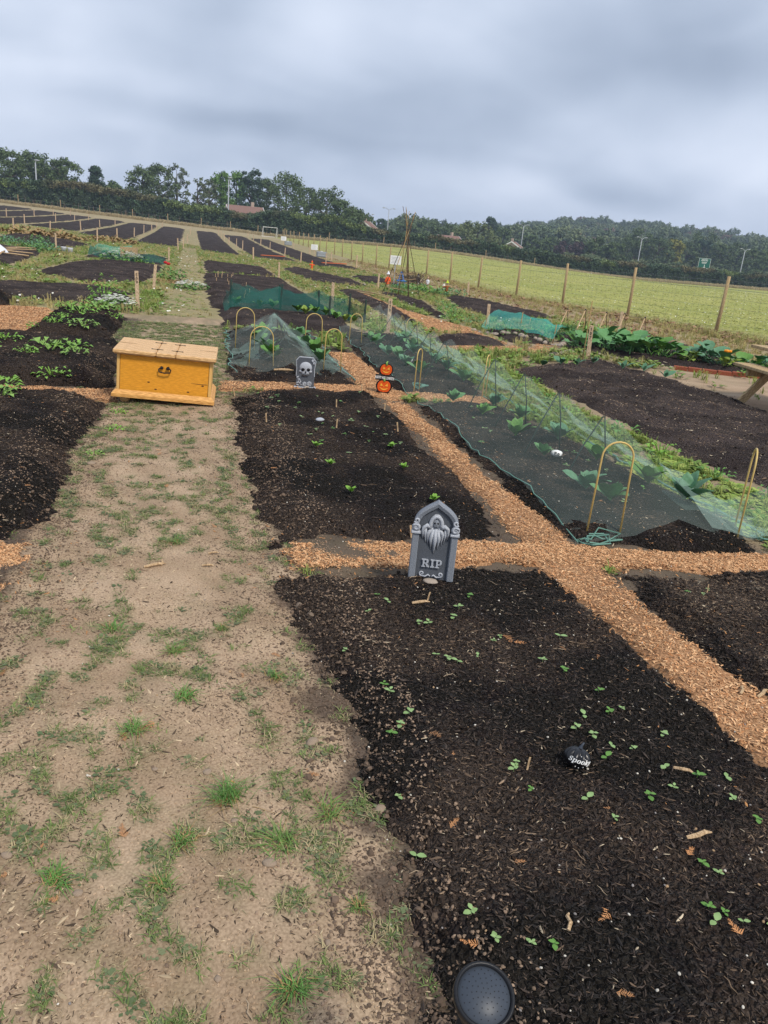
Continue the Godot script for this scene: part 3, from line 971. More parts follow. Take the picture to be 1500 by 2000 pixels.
	for b in beds:
		if b.kind != "near": continue
		var pts := []
		pick(b, 520, pts, 0.0)
		for p in pts:
			var r = rng.randf_range(0.004, 0.012) * (1.0 + p[2] * 0.06)
			trs.append(lie(p[0], p[1], p[2], Vector3(r, r * 0.7, r), 0.8))
			cols.append(Color(0.045, 0.036, 0.032).lerp(Color(0.12, 0.085, 0.064), dry_patch(p[0], p[2])) * rng.randf_range(0.8, 1.2))
	copies("soil_lumps", clod_mesh(36), M.compost, trs, cols, "small lumps of compost on the dark beds", "soil")
	trs = []; cols = []
	for i in 1500:
		var d := 0.9 + 5.5 * pow(rng.randf(), 1.5)
		var x := rng.randf_range(-1.0, 3.2)
		if not in_view(x, d): continue
		if x < 0.45 and rng.randf() < 0.8: continue
		var r := rng.randf_range(0.0013, 0.0042)
		trs.append(lie(x, over(x, d) + r * 0.5, d, Vector3(r, r * 0.8, r * 1.2), 0.6))
		var c := Color(0.62, 0.58, 0.50)
		if rng.randf() < 0.3: c = Color(0.45, 0.30, 0.17)
		if rng.randf() < 0.2: c = Color(0.25, 0.23, 0.22)
		cols.append(c * rng.randf_range(0.7, 1.15))
	copies("grit", stone_mesh(33, 0.75, 7, 5), M.tinted, trs, cols, "pale grit and tiny pebbles on beds and path", "grit")
	# bent twigs
	var g := Geo.new()
	g.tube([Vector3(0, 0, -0.5), Vector3(0.05, 0.02, -0.2), Vector3(-0.02, 0.03, 0.15), Vector3(0.06, 0.01, 0.5)], [0.012, 0.02, 0.018, 0.008], 5)
	var twig := g.done()
	trs = []; cols = []
	for i in 190:
		var d := 0.9 + 7.5 * pow(rng.randf(), 1.4)
		var x := rng.randf_range(-1.0, 3.2)
		if not in_view(x, d): continue
		var l := rng.randf_range(0.02, 0.065)
		trs.append(lie(x, over(x, d) + 0.003, d, Vector3(l * rng.randf_range(0.8, 2.0), l, l), 0.15))
		cols.append(Color(0.20, 0.13, 0.08).lerp(Color(0.45, 0.35, 0.24), rng.randf()))
	copies("twigs", twig, M.tinted, trs, cols, "thin dry twigs lying on the soil", "twigs")
	# brown conifer sprigs
	g = Geo.new()
	for i in 9:
		var z = i / 9.0
		for sd in [-1.0, 1.0]:
			var o := Vector3(0.05 * sin(z * 4.0), 0.02, z - 0.45)
			var l = (1.1 - z) * rng.randf_range(0.18, 0.42)
			var tip := o + Vector3(sd * l, rng.randf_range(0.0, 0.12), l * rng.randf_range(0.5, 1.0))
			g.tri(o, tip, o + Vector3(sd * 0.02, 0.02, 0.10))
			g.tri(o.lerp(tip, 0.45), o.lerp(tip, 0.45) + Vector3(sd * 0.02, 0.04, 0.16), o.lerp(tip, 0.6))
	var sprig := g.done()
	M["sprig"] = sprig
	trs = []; cols = []
	for i in 110:
		var d := 0.95 + 7.0 * pow(rng.randf(), 1.3)
		var x := rng.randf_range(-1.1, 2.6)
		if not in_view(x, d): continue
		var l := rng.randf_range(0.018, 0.05)
		trs.append(lie(x, over(x, d) + 0.004, d, Vector3(l, l, l), 0.3))
		cols.append(Color(0.55, 0.27, 0.12).lerp(Color(0.34, 0.18, 0.09), rng.randf()))
	copies("conifer_sprigs", sprig, M.tinted, trs, cols, "rusty brown conifer sprigs scattered on path and beds", "sprigs")

func scatter_green() -> void:
	var small := [tuft_mesh(9, 0.030, 0.032, 0.0026, 1), tuft_mesh(7, 0.022, 0.040, 0.003, 2), weed_mesh(11, 0.024, 3)]
	for v in 3:
		var trs := []; var cols := []
		for i in 24000:
			var d := 1.0 + 12.0 * pow(rng.randf(), 1.35)
			var x := rng.randf_range(-1.0, 0.6)
			if not in_view(x, d): continue
			var p := grassy(x, d) - 0.30 - 0.12 * (1.0 - smoothstep(1.3, 2.2, d))
			if rng.randf() > p * (1.7 if v < 2 else 1.1) or on_bed(x, d, 0.02) or on_chips(x, d): continue
			var s := rng.randf_range(0.6, 1.25) * (1.0 + d * 0.05)
			trs.append(Transform3D(Basis(Vector3.UP, rng.randf() * TAU).scaled(Vector3(s, s * rng.randf_range(0.25, 0.8), s)), Vector3(x, ground(x, d) - 0.002, -d)))
			var c := Color(0.105, 0.155, 0.05).lerp(Color(0.19, 0.24, 0.08), rng.randf())
			if rng.randf() < 0.34: c = Color(0.36, 0.30, 0.17)
			if v == 2: c = Color(0.10, 0.14, 0.065).lerp(Color(0.17, 0.19, 0.10), rng.randf())
			cols.append(c * rng.randf_range(0.8, 1.15))
		copies("path_grass", small[v], M.blades, trs, cols, ["short trodden grass in patches on the dirt path", "flattened grass blades spread over the dirt path", "low dark weeds creeping over the dirt path"][v], "grass")
	# strips between beds and verges
	var tall := [tuft_mesh(12, 0.16, 0.12, 0.009, 11), tuft_mesh(9, 0.26, 0.14, 0.008, 12), weed_mesh(16, 0.17, 13)]
	var n := [34000, 16000, 13000]
	for v in 3:
		var trs := []; var cols := []
		for i in n[v]:
			var d := 6.0 + 60.0 * pow(rng.randf(), 1.5)
			if rng.randf() < 0.12: d = rng.randf_range(3.3, 9.0)
			var x := rng.randf_range(-0.3 * d - 1.0, minf(0.85 * d + 1.0, 13.6))
			if d < 14.0 and x < 0.5: continue
			if d < 10.7 and x > 6.1 and rng.randf() > 0.05: continue
			if on_bed(x, d, -0.05) or on_chips(x, d): continue
			var mown: bool = x > -0.55 and x < 0.32 and d < 60.0
			if mown and v > 0 and rng.randf() < 0.8: continue
			if x > 9.8 and x < 12.4 and rng.randf() < 0.5: continue
			if v == 1 and rng.randf() < 0.4 and x < 9.8: continue
			var s := rng.randf_range(0.55, 1.2)
			if d < 9.0: s *= 0.6
			if x > 12.4: s *= 1.25
			var y := 0.35 if mown else 1.0
			trs.append(Transform3D(Basis(Vector3.UP, rng.randf() * TAU).scaled(Vector3(s, s * y, s)), Vector3(x, ground(x, d) - 0.01, -d)))
			var dry := clampf(0.5 + na.get_noise_2d(x * 0.9, d * 0.6) * 1.5, 0.0, 1.0)
			if d > 14.0: dry = minf(1.0, dry + 0.15)
			if x > 9.8: dry = maxf(dry, 0.75)
			if x < 4.6 and d < 14.0: dry *= 0.4
			var c := Color(0.17, 0.27, 0.05).lerp(Color(0.44, 0.36, 0.16), clampf(dry + rng.randf_range(-0.3, 0.3), 0.0, 1.0))
			if v == 2: c = Color(0.13, 0.23, 0.055).lerp(Color(0.24, 0.30, 0.08), rng.randf())
			if x > 9.8 and v == 2: c = Color(0.33, 0.20, 0.12)
			cols.append(c * rng.randf_range(0.8, 1.15))
		copies("rough_grass", tall[v], M.blades, trs, cols, ["rough grass in the strips between the plots", "tall straw-coloured grass among the plots", "leafy weeds growing in the strips between plots"][v], "grass")
	# ground-hugging weeds in the strip right of the long net
	var st := []; var sc := []
	for i in 5200:
		var d := rng.randf_range(3.3, 12.5)
		var x := rng.randf_range(3.25, 4.4)
		if on_bed(x, d, -0.02) or on_chips(x, d): continue
		if na.get_noise_2d(x * 3.0, d * 2.2 + 30.0) < -0.12: continue
		var s := rng.randf_range(0.25, 0.7)
		st.append(Transform3D(Basis(Vector3.UP, rng.randf() * TAU).scaled(Vector3(s, s * 0.6, s)), Vector3(x, ground(x, d) - 0.004, -d)))
		sc.append(Color(0.22, 0.36, 0.06).lerp(Color(0.38, 0.42, 0.12), rng.randf()) * rng.randf_range(0.75, 1.1))
	copies("strip_groundcover", weed_mesh(18, 0.12, 77), M.blades, st, sc, "light green weeds carpeting the strip right of the long net", "weeds")
	# field beyond the wire fence
	var trs := []; var cols := []
	for i in 16000:
		var d := 15.0 + 100.0 * pow(rng.randf(), 1.9)
		var x := 13.7 + rng.randf() * (d * 0.85 - 6.0)
		if x < 13.7 or x > d * 0.9 + 2.0: continue
		var s := rng.randf_range(0.5, 1.0) * (1.0 + d * 0.008)
		trs.append(Transform3D(Basis(Vector3.UP, rng.randf() * TAU).scaled(Vector3(s, s * 0.45, s)), Vector3(x, terr(x, d) - 0.01, -d)))
		cols.append(Color(0.27, 0.31, 0.085).lerp(Color(0.42, 0.39, 0.15), rng.randf()))
	copies("field_grass", tall[0], M.blades, trs, cols, "short green grass of the field beyond the fence", "grass")
	# pale long grass at the foot of the hedge
	trs = []; cols = []
	for i in 12000:
		var x := -48.0 + 230.0 * rng.randf()
		var d := 146.5 + rng.randf_range(-2.5, 1.0) - (4.0 * rng.randf() if x > 40.0 else 0.0)
		var s := rng.randf_range(2.0, 4.2)
		trs.append(Transform3D(Basis(Vector3.UP, rng.randf() * TAU).scaled(Vector3(s * 1.3, s, s * 1.3)), Vector3(x, terr(x, d) - 0.05, -d)))
		cols.append(Color(0.50, 0.40, 0.24).lerp(Color(0.38, 0.31, 0.17), rng.randf()))
	copies("hedge_foot_grass", tall[1], M.blades, trs, cols, "pale dead grass along the foot of the hedge", "grass")
	# daisies and clover heads
	var g := Geo.new()
	for i in 7:
		var a := TAU * i / 7
		g.tri(Vector3(0, 0, 0), Vector3(cos(a), 0.25, sin(a)), Vector3(cos(a + 0.75), 0.25, sin(a + 0.75)))
	trs = []; cols = []
	for i in 2600:
		var d := 14.0 + 75.0 * pow(rng.randf(), 1.7)
		var x := rng.randf_range(-0.3 * d, 0.85 * d)
		var inside := x > 13.8
		if on_bed(x, d, -0.1) or (not inside and (na.get_noise_2d(x * 1.3 + 60.0, d * 0.9) < 0.15 or x > 9.5)): continue
		if inside and na.get_noise_2d(x * 0.8, d * 0.4 + 90.0) < -0.05: continue
		var s := rng.randf_range(0.009, 0.02) * (1.0 + d * 0.010)
		trs.append(Transform3D(Basis(Vector3.RIGHT, rng.randf_range(0.0, 0.7)).scaled(Vector3(s, s, s)), Vector3(x, terr(x, d) + rng.randf_range(0.06, 0.2), -d)))
		cols.append(Color(0.75, 0.74, 0.66))
	copies("white_daisies", g.done(), M.tinted, trs, cols, "small white daisies dotted through the grass", "flowers")
	# prominent tufts on the path
	var spots := [[0.11, 1.85, 1.5, "largest grass tuft on the dirt path, with long arching blades"], [0.38, 1.75, 1.0, "bright green tuft beside a clod, right of the largest tuft"], [-0.02, 1.70, 0.95, "round green tuft just left of and nearer than the largest tuft"], [0.24, 1.65, 1.0, "upright green tuft beside a small buried stone"], [-0.32, 1.61, 0.8, "small pale green tuft near the left edge of the picture"], [-0.07, 1.56, 0.65, "small dense tuft in the bare lower part of the path"], [-0.17, 2.18, 1.0, "spreading tuft on the left half of the path"], [0.40, 1.42, 0.5, "tiny tuft on bare dirt by the bed edge"], [0.21, 1.22, 0.7, "lowest small tuft near the bottom of the picture"], [-0.06, 2.67, 0.8, "flat green tuft in the middle of the path"], [-0.02, 2.35, 0.8, "low tuft with dead grey blades on the path"], [0.12, 2.84, 0.6, "little tuft right of the middle of the path"], [0.30, 2.45, 0.8, "tuft with a yellow flower by the dark bed"], [-0.08, 3.76, 1.0, "wide tuft beside the broken pale stick"], [-0.30, 2.87, 0.9, "low tuft near the left chip patch"]]
	var k := 0
	for s in spots:
		var o := thing("grass_tuft", s[3], "grass tuft", at(s[0], s[1], -0.003), rng.randf() * TAU, "grass tufts on the dirt path")
		var m := tuft_mesh(70 if s[2] < 1.2 else 110, 0.050 * s[2], 0.100 * s[2], 0.0026, 100 + k)
		var mm: StandardMaterial3D = [M.leaf_mid, M.leaf_tuft][k % 2]
		part("blades", m, mm, o, Transform3D(Basis(Vector3.RIGHT, rng.randf_range(-0.35, 0.35)).scaled(Vector3(rng.randf_range(0.75, 1.25), 1.0, rng.randf_range(0.75, 1.25))), Vector3.ZERO))
		part("dead_blades", tuft_mesh(22, 0.03, 0.10 * s[2], 0.003, 200 + k), M.cane, o)
		k += 1

# ------------------------------------------------------------------ far background
func clump_mesh(n: int, sd: int, size: float) -> ArrayMesh:
	# a spray of leaf-sized faces inside a unit ball
	var rg := RandomNumberGenerator.new()
	rg.seed = sd
	var g := Geo.new()
	for i in n:
		var dir := Vector3(rg.randfn(), rg.randfn(), rg.randfn()).normalized()
		var c := dir * pow(rg.randf(), 0.5)
		var nn := (dir + Vector3(rg.randfn(), rg.randfn() + 0.6, rg.randfn()) * 0.6).normalized()
		var u := nn.cross(Vector3(rg.randfn(), rg.randfn(), rg.randfn())).normalized() * size * rg.randf_range(0.6, 1.3)
		var w := nn.cross(u).normalized() * size * rg.randf_range(0.4, 0.9)
		g.quad(c - u, c - w * 0.8, c + u, c + w)
	return g.done()

func crown(h0: float, h1: float, w: float, clumps: int, leaves: int, ls: float, sd: int, shape: String) -> ArrayMesh:
	var rg := RandomNumberGenerator.new()
	rg.seed = sd
	var v := PackedVector3Array()
	var nn := PackedVector3Array()
	var idx := PackedInt32Array()
	var ch := h1 - h0
	for q in clumps:
		var t := rg.randf()
		var prof := 1.0
		match shape:
			"cone": prof = 1.05 - t * 0.85
			"willow": prof = sqrt(maxf(0.0, 1.0 - pow(t * 1.05 - 0.1, 4.0)))
			_: prof = sqrt(maxf(0.02, 1.0 - pow(absf(t - 0.42) / 0.60, 2.2)))
		var a := rg.randf() * TAU
		var rr := prof * w * 0.5 * sqrt(rg.randf_range(0.15, 1.0)) * rg.randf_range(0.8, 1.08)
		var c := Vector3(cos(a) * rr, h0 + ch * t, sin(a) * rr)
		var cr := rg.randf_range(0.5, 1.0) * minf(w, ch) * (0.17 if shape != "sparse" else 0.13)
		for i in leaves:
			var dir := Vector3(rg.randfn(), rg.randfn() * 0.75, rg.randfn()).normalized()
			var p := c + dir * cr * pow(rg.randf(), 0.45)
			if shape == "willow": p.y -= rg.randf() * cr * 1.2
			var nrm := (dir * 0.7 + Vector3(rg.randfn() * 0.5, 0.35 + rg.randfn() * 0.5, rg.randfn() * 0.5)).normalized()
			var u := nrm.cross(Vector3(rg.randfn(), rg.randfn(), rg.randfn())).normalized() * ls * rg.randf_range(0.6, 1.3)
			var x := nrm.cross(u).normalized() * ls * rg.randf_range(0.4, 0.8)
			var b := v.size()
			v.append(p - u); v.append(p + x); v.append(p + u); v.append(p - x)
			for z in 4: nn.append(nrm)
			idx.append_array([b, b + 1, b + 2, b, b + 2, b + 3])
	var arr := []
	arr.resize(Mesh.ARRAY_MAX)
	arr[Mesh.ARRAY_VERTEX] = v
	arr[Mesh.ARRAY_NORMAL] = nn
	arr[Mesh.ARRAY_INDEX] = idx
	var m := ArrayMesh.new()
	m.add_surface_from_arrays(Mesh.PRIMITIVE_TRIANGLES, arr)
	return m

func trunk_mesh(h: float, w: float, sd: int) -> ArrayMesh:
	var rg := RandomNumberGenerator.new()
	rg.seed = sd
	var g := Geo.new()
	g.smooth(true)
	var r := 0.025 * h + 0.06
	g.tube([Vector3(0, -0.3, 0), Vector3(0.05, h * 0.3, 0), Vector3(0.1, h * 0.6, 0.1), Vector3(0, h * 0.92, 0)], [r, r * 0.75, r * 0.45, r * 0.1], 7)
	for i in 9:
		var a := rg.randf() * TAU
		var y := h * rg.randf_range(0.28, 0.7)
		var o := Vector3(0.06, y, 0.04)
		var e := o + Vector3(cos(a) * w * 0.40, h * rg.randf_range(0.08, 0.24), sin(a) * w * 0.40)
		g.tube([o, o.lerp(e, 0.5) + Vector3(0, h * 0.03, 0), e], [r * 0.4, r * 0.25, r * 0.06], 5)
	return g.done()

func foliage(called: String, c: Color) -> StandardMaterial3D:
	var m := mt(called, c.r, c.g, c.b, 0.8)
	m.backlight_enabled = true
	m.backlight = Color(0.10, 0.14, 0.04)
	m.metallic_specular = 0.2
	tri_map(m, noise_tex(0.02, Color(0.75, 0.77, 0.73), Color(1, 1, 1), 256, 3, 41), Vector3(0.18, 0.18, 0.18))
	return m

func far_background() -> void:
	foliage("foliage_broad", Color(0.125, 0.175, 0.075))
	foliage("foliage_sparse", Color(0.15, 0.18, 0.10))
	foliage("foliage_bright", Color(0.16, 0.28, 0.07))
	foliage("foliage_dark", Color(0.07, 0.115, 0.075))
	foliage("foliage_purple", Color(0.12, 0.085, 0.09))
	foliage("foliage_autumn", Color(0.28, 0.27, 0.06))
	foliage("foliage_willow", Color(0.20, 0.24, 0.10))
	var T := [["broad",-32.5,168,9.5,7.7], ["broad",-29.8,172,9.6,6.7], ["broad",-26.2,170,9.3,6.6], ["broad",-22.7,166,8.9,6.8], ["conifer",-18.2,175,8.5,4.8], ["small",-14.0,164,5.7,3.9], ["broad",-9.3,172,9.0,6.2], ["broad",-6.4,176,10.0,6.9], ["sparse",-3.0,180,10.8,5.9], ["sparse",1.1,172,8.6,5.2], ["sparse",3.4,178,8.6,4.7], ["bright",6.0,182,10.3,5.2], ["bright",9.1,180,10.4,6.6], ["dark",12.1,178,11.2,5.6], ["broad",15.8,184,9.8,5.3], ["broad",19.1,176,10.9,9.6], ["broad",24.2,182,8.9,7.7], ["broad",27.4,174,9.3,8.2], ["small",30.3,170,6.6,5.6], ["broad",33.3,174,5.4,6.6], ["broad",37.5,182,4.9,5.1], ["dark",54.4,240,5.0,4.2], ["broad",60.3,230,4.5,7.2], ["broad",68.4,240,5.4,9.2], ["broad",74.0,235,5.3,9.1], ["broad",74.8,225,4.5,7.2], ["willow",75.6,215,6.2,11.9], ["broad",92.9,240,5.4,6.7], ["dark",95.7,260,8.8,5.1], ["broad",96.0,225,4.0,7.4], ["broad",104.0,230,3.9,8.2], ["purple",103.0,215,3.4,8.7], ["broad",108.6,210,4.8,7.7], ["purple",109.9,220,3.4,8.0], ["broad",111.5,205,4.1,7.0], ["broad",136.6,235,8.9,10.7], ["broad",139.2,228,6.6,10.5], ["broad",141.1,250,7.1,9.4], ["autumn",145.4,230,6.7,7.1], ["broad",153.6,235,6.6,9.2], ["broad",162.2,230,6.8,9.2], ["dark",162.8,240,7.8,7.6], ["broad",164.0,215,6.0,9.9], ["broad",174.8,240,7.8,9.7], ["broad",176.2,260,10.9,12.3], ["broad",177.7,225,8.0,9.4]]
	var look := {"broad": ["broad_leaved_tree", "mid green broad-leaved tree", "round"], "conifer": ["conifer_tree", "dark bushy conifer standing alone", "cone"], "small": ["small_tree", "low bushy green tree", "round"], "sparse": ["thin_tree", "thin airy tree with sky showing through", "sparse"], "bright": ["bright_tree", "bright fresh green tree", "round"], "dark": ["dark_tree", "dark blue-green upright tree", "round"], "purple": ["purple_tree", "dull purple-leaved tree", "round"], "willow": ["willow_tree", "pale green weeping willow", "willow"], "autumn": ["autumn_tree", "tree with yellowing leaves", "round"]}
	for i in T.size():
		var t: Array = T[i]
		var x: float = t[1]; var d: float = t[2]
		var y := terr(x, d)
		var h: float = t[3] - y
		var lk: Array = look[t[0]]
		var o := thing(lk[0], "%s beyond the hedge, %s tree from the left" % [lk[1], ORD[i]], "tree", Vector3(x, y, -d), 0.0, "trees beyond the hedge")
		part("trunk", trunk_mesh(h, t[4], 300 + i), M.bark, o)
		var key := "foliage_" + (t[0] as String)
		if not M.has(key): key = "foliage_dark" if t[0] == "conifer" else "foliage_broad"
		var sparse: bool = t[0] == "sparse"
		part("crown", crown(h * (0.18 if not sparse else 0.26), h * 0.99, t[4] * 1.08, 66 if not sparse else 46, 60 if not sparse else 24, 0.23 if d < 200 else 0.30, 500 + i, lk[2]), M[key], o)
	# hedge: an uneven bank of leaf sprays over a woody inside
	var hedge := thing("hedge", "long dark green hedge running along the far side of the field", "hedge", Vector3(0, 0, 0))
	var g := Geo.new()
	g.smooth(true)
	var prev := []
	var tops := []
	var ridge := [[-60.0, 4.2], [-30.4, 4.27], [-25.7, 4.57], [-18.6, 4.78], [-10.5, 4.19], [-3.8, 3.18], [2.2, 2.89], [5.7, 2.79], [9.1, 2.24], [12.0, 2.83], [16.5, 3.32], [20.2, 2.78], [24.8, 3.45], [29.6, 2.29], [34.5, 1.63], [39.4, 1.68], [49.5, 1.24], [59.9, 0.87], [70.8, 0.12], [76.4, -0.22], [93.6, -0.11], [118.0, -0.35], [260.0, -0.35]]
	for i in 131:
		var x := -55.0 + i * 2.0
		var hh := 0.0
		for k in ridge.size() - 1:
			if x >= ridge[k][0] and x <= ridge[k + 1][0]: hh = lerpf(ridge[k][1], ridge[k + 1][1], (x - ridge[k][0]) / (ridge[k + 1][0] - ridge[k][0]))
		hh += na.get_noise_2d(x * 0.35, 9.0) * 0.5 - terr(x, 150.0)
		tops.append(hh)
		var y := terr(x, 150.0)
		var ring := [Vector3(x, y, -149.4), Vector3(x, y + hh * 0.5, -149.0), Vector3(x, y + hh - 0.5, -149.8), Vector3(x, y + hh - 0.5, -152.0), Vector3(x, y, -152.6)]
		if prev.size():
			for k in 4: g.quad(prev[k], prev[k + 1], ring[k + 1], ring[k])
		prev = ring
	M["hedge_inside"] = mt("hedge_inside", 0.035, 0.05, 0.032, 0.95)
	part("inner_growth", g.done(), M.hedge_inside, hedge)
	var trs := []; var cols := []
	for i in 21000:
		var u := rng.randf() * 129.0
		var x := -55.0 + u * 2.0
		var hh := lerpf(tops[int(u)], tops[int(u) + 1], u - int(u))
		var t := rng.randf() * 1.45
		var y := terr(x, 150.0)
		var p: Vector3
		if t < 1.0: p = Vector3(x, y + hh * t, -149.2 + rng.randf_range(-0.5, 0.55) + sin(x * 1.3 + t * 3.0) * 0.25)
		else: p = Vector3(x, y + hh + rng.randf_range(-0.5, 0.25), -149.4 - (t - 1.0) * 6.5)
		var s := rng.randf_range(0.28, 0.62)
		trs.append(Transform3D(Basis(Vector3.UP, rng.randf() * TAU).scaled(Vector3(s, s * 0.8, s)), p))
		var c := Color(0.058, 0.098, 0.056).lerp(Color(0.088, 0.128, 0.062), rng.randf())
		var hue := na.get_noise_2d(x * 0.16 + 40.0, t * 1.2)
		if t > 0.80 and hue > 0.06: c = c.lerp(Color(0.19, 0.155, 0.075), clampf(hue * 2.4, 0.0, 0.75))
		if t > 0.72 and hue < -0.25: c = Color(0.16, 0.21, 0.07)
		cols.append(c * rng.randf_range(0.7, 1.2))
	copies("leaves", clump_mesh(15, 61, 0.36), M.blades, trs, cols, "", "", hedge)
	g = Geo.new()
	for i in 240:
		var x := -50.0 + rng.randf() * 110.0
		var y := terr(x, 148.6)
		g.tube([Vector3(x, y - 0.1, -148.5), Vector3(x + rng.randf_range(-0.2, 0.2), y + rng.randf_range(0.6, 1.5), -148.5)], [0.05, 0.02], 4)
	var stems := part("stems", g.done(), M.wood_grey, hedge)
	stems.set_meta("kind", "stuff")
	# hill with woodland
	g = Geo.new()
	g.smooth(true)
	var rows := []
	for a in 41:
		var row := []
		for r in 14:
			var b := deg_to_rad(12.0 + a * 1.6)
			var dist := 270.0 + r * 38.0
			row.append(Vector3(sin(b) * dist, hill(b, dist), -cos(b) * dist))
		rows.append(row)
	for a in 40:
		for r in 13:
			g.quad(rows[a][r], rows[a][r + 1], rows[a + 1][r + 1], rows[a + 1][r])
	M["hill_floor"] = mt("hill_floor", 0.035, 0.05, 0.02, 0.95)
	structure("hill", g.done(), M.hill_floor, "low wooded hill in the right distance")
	var kinds := [crown(0.6, 8.5, 10.5, 44, 40, 0.42, 801, "round"), crown(0.6, 7.5, 11.5, 44, 40, 0.42, 802, "round"), crown(0.8, 9.5, 9.0, 44, 40, 0.42, 803, "round")]
	for v in 3:
		trs = []; cols = []
		for i in 1150:
			var b := deg_to_rad(rng.randf_range(13.5, 70.0))
			var dist := sqrt(rng.randf_range(285.0 * 285.0, 700.0 * 700.0))
			var s := rng.randf_range(0.7, 1.25)
			trs.append(Transform3D(Basis(Vector3.UP, rng.randf() * TAU).scaled(Vector3(s, s * rng.randf_range(0.85, 1.1), s)), Vector3(sin(b) * dist, hill(b, dist) - 0.5, -cos(b) * dist)))
			var c := Color(0.105, 0.150, 0.075).lerp(Color(0.165, 0.20, 0.10), rng.randf())
			if rng.randf() < 0.08: c = Color(0.16, 0.12, 0.09)
			if rng.randf() < 0.12: c = Color(0.08, 0.115, 0.075)
			cols.append(c)
		copies("woodland", kinds[v], M.blades, trs, cols, "distant mixed woodland covering the hill", "woodland")
	# scrub between the hedge and the hill, and low woods left of it
	trs = []; cols = []
	for i in 520:
		var d := rng.randf_range(185.0, 300.0)
		var x := rng.randf_range(42.0, 300.0)
		if x < d * 0.22: continue
		var s := rng.randf_range(0.28, 0.55)
		trs.append(Transform3D(Basis(Vector3.UP, rng.randf() * TAU).scaled(Vector3(s * 1.2, s, s * 1.2)), Vector3(x, terr(x, d) - 0.6, -d)))
		cols.append(Color(0.105, 0.145, 0.07).lerp(Color(0.16, 0.18, 0.09), rng.randf()))
	copies("scrub", kinds[1], M.blades, trs, cols, "bushy scrub between the hedge and the hill", "scrub")
	lamps_and_roofs()

func hill(b: float, dist: float) -> float:
	var bd := rad_to_deg(b)
	var amp := smoothstep(17.0, 27.0, bd) * (1.0 - 0.12 * smoothstep(34.5, 36.0, bd)) * (1.0 - 0.4 * smoothstep(50.0, 76.0, bd))
	return -3.0 + amp * 15.5 * smoothstep(300.0, 620.0, dist) + na.get_noise_2d(bd * 0.5, dist * 0.02) * 3.0 * amp

func street_lamp(x: float, d: float, top: float, arms: int, label: String) -> void:
	var y := terr(x, d)
	var h := top - y
	var o := thing("street_lamp", label, "street lamp", Vector3(x, y, -d), 0.35, "street lamps along the road")
	var g := Geo.new()
	g.smooth(true)
	g.tube([Vector3(0, -0.2, 0), Vector3(0, 1.5, 0), Vector3(0, h, 0)], [0.15, 0.13, 0.10], 8)
	part("pole", g.done(), M.lamp_grey, o)
	for s in ([-1.0, 1.0] if arms == 2 else [0.15]):
		g = Geo.new()
		g.tube([Vector3(0, h - 0.1, 0), Vector3(s * 0.8, h + 0.35, 0), Vector3(s * 1.4, h + 0.45, 0)], [0.07, 0.06, 0.05], 6)
		part("arm", g.done(), M.lamp_grey, o)
		g = Geo.new()
		g.ellip(Vector3(s * 1.75, h + 0.42, 0), Vector3(0.5, 0.13, 0.2), 10, 6)
		part("lamp_head", g.done(), M.lamp_grey, o)

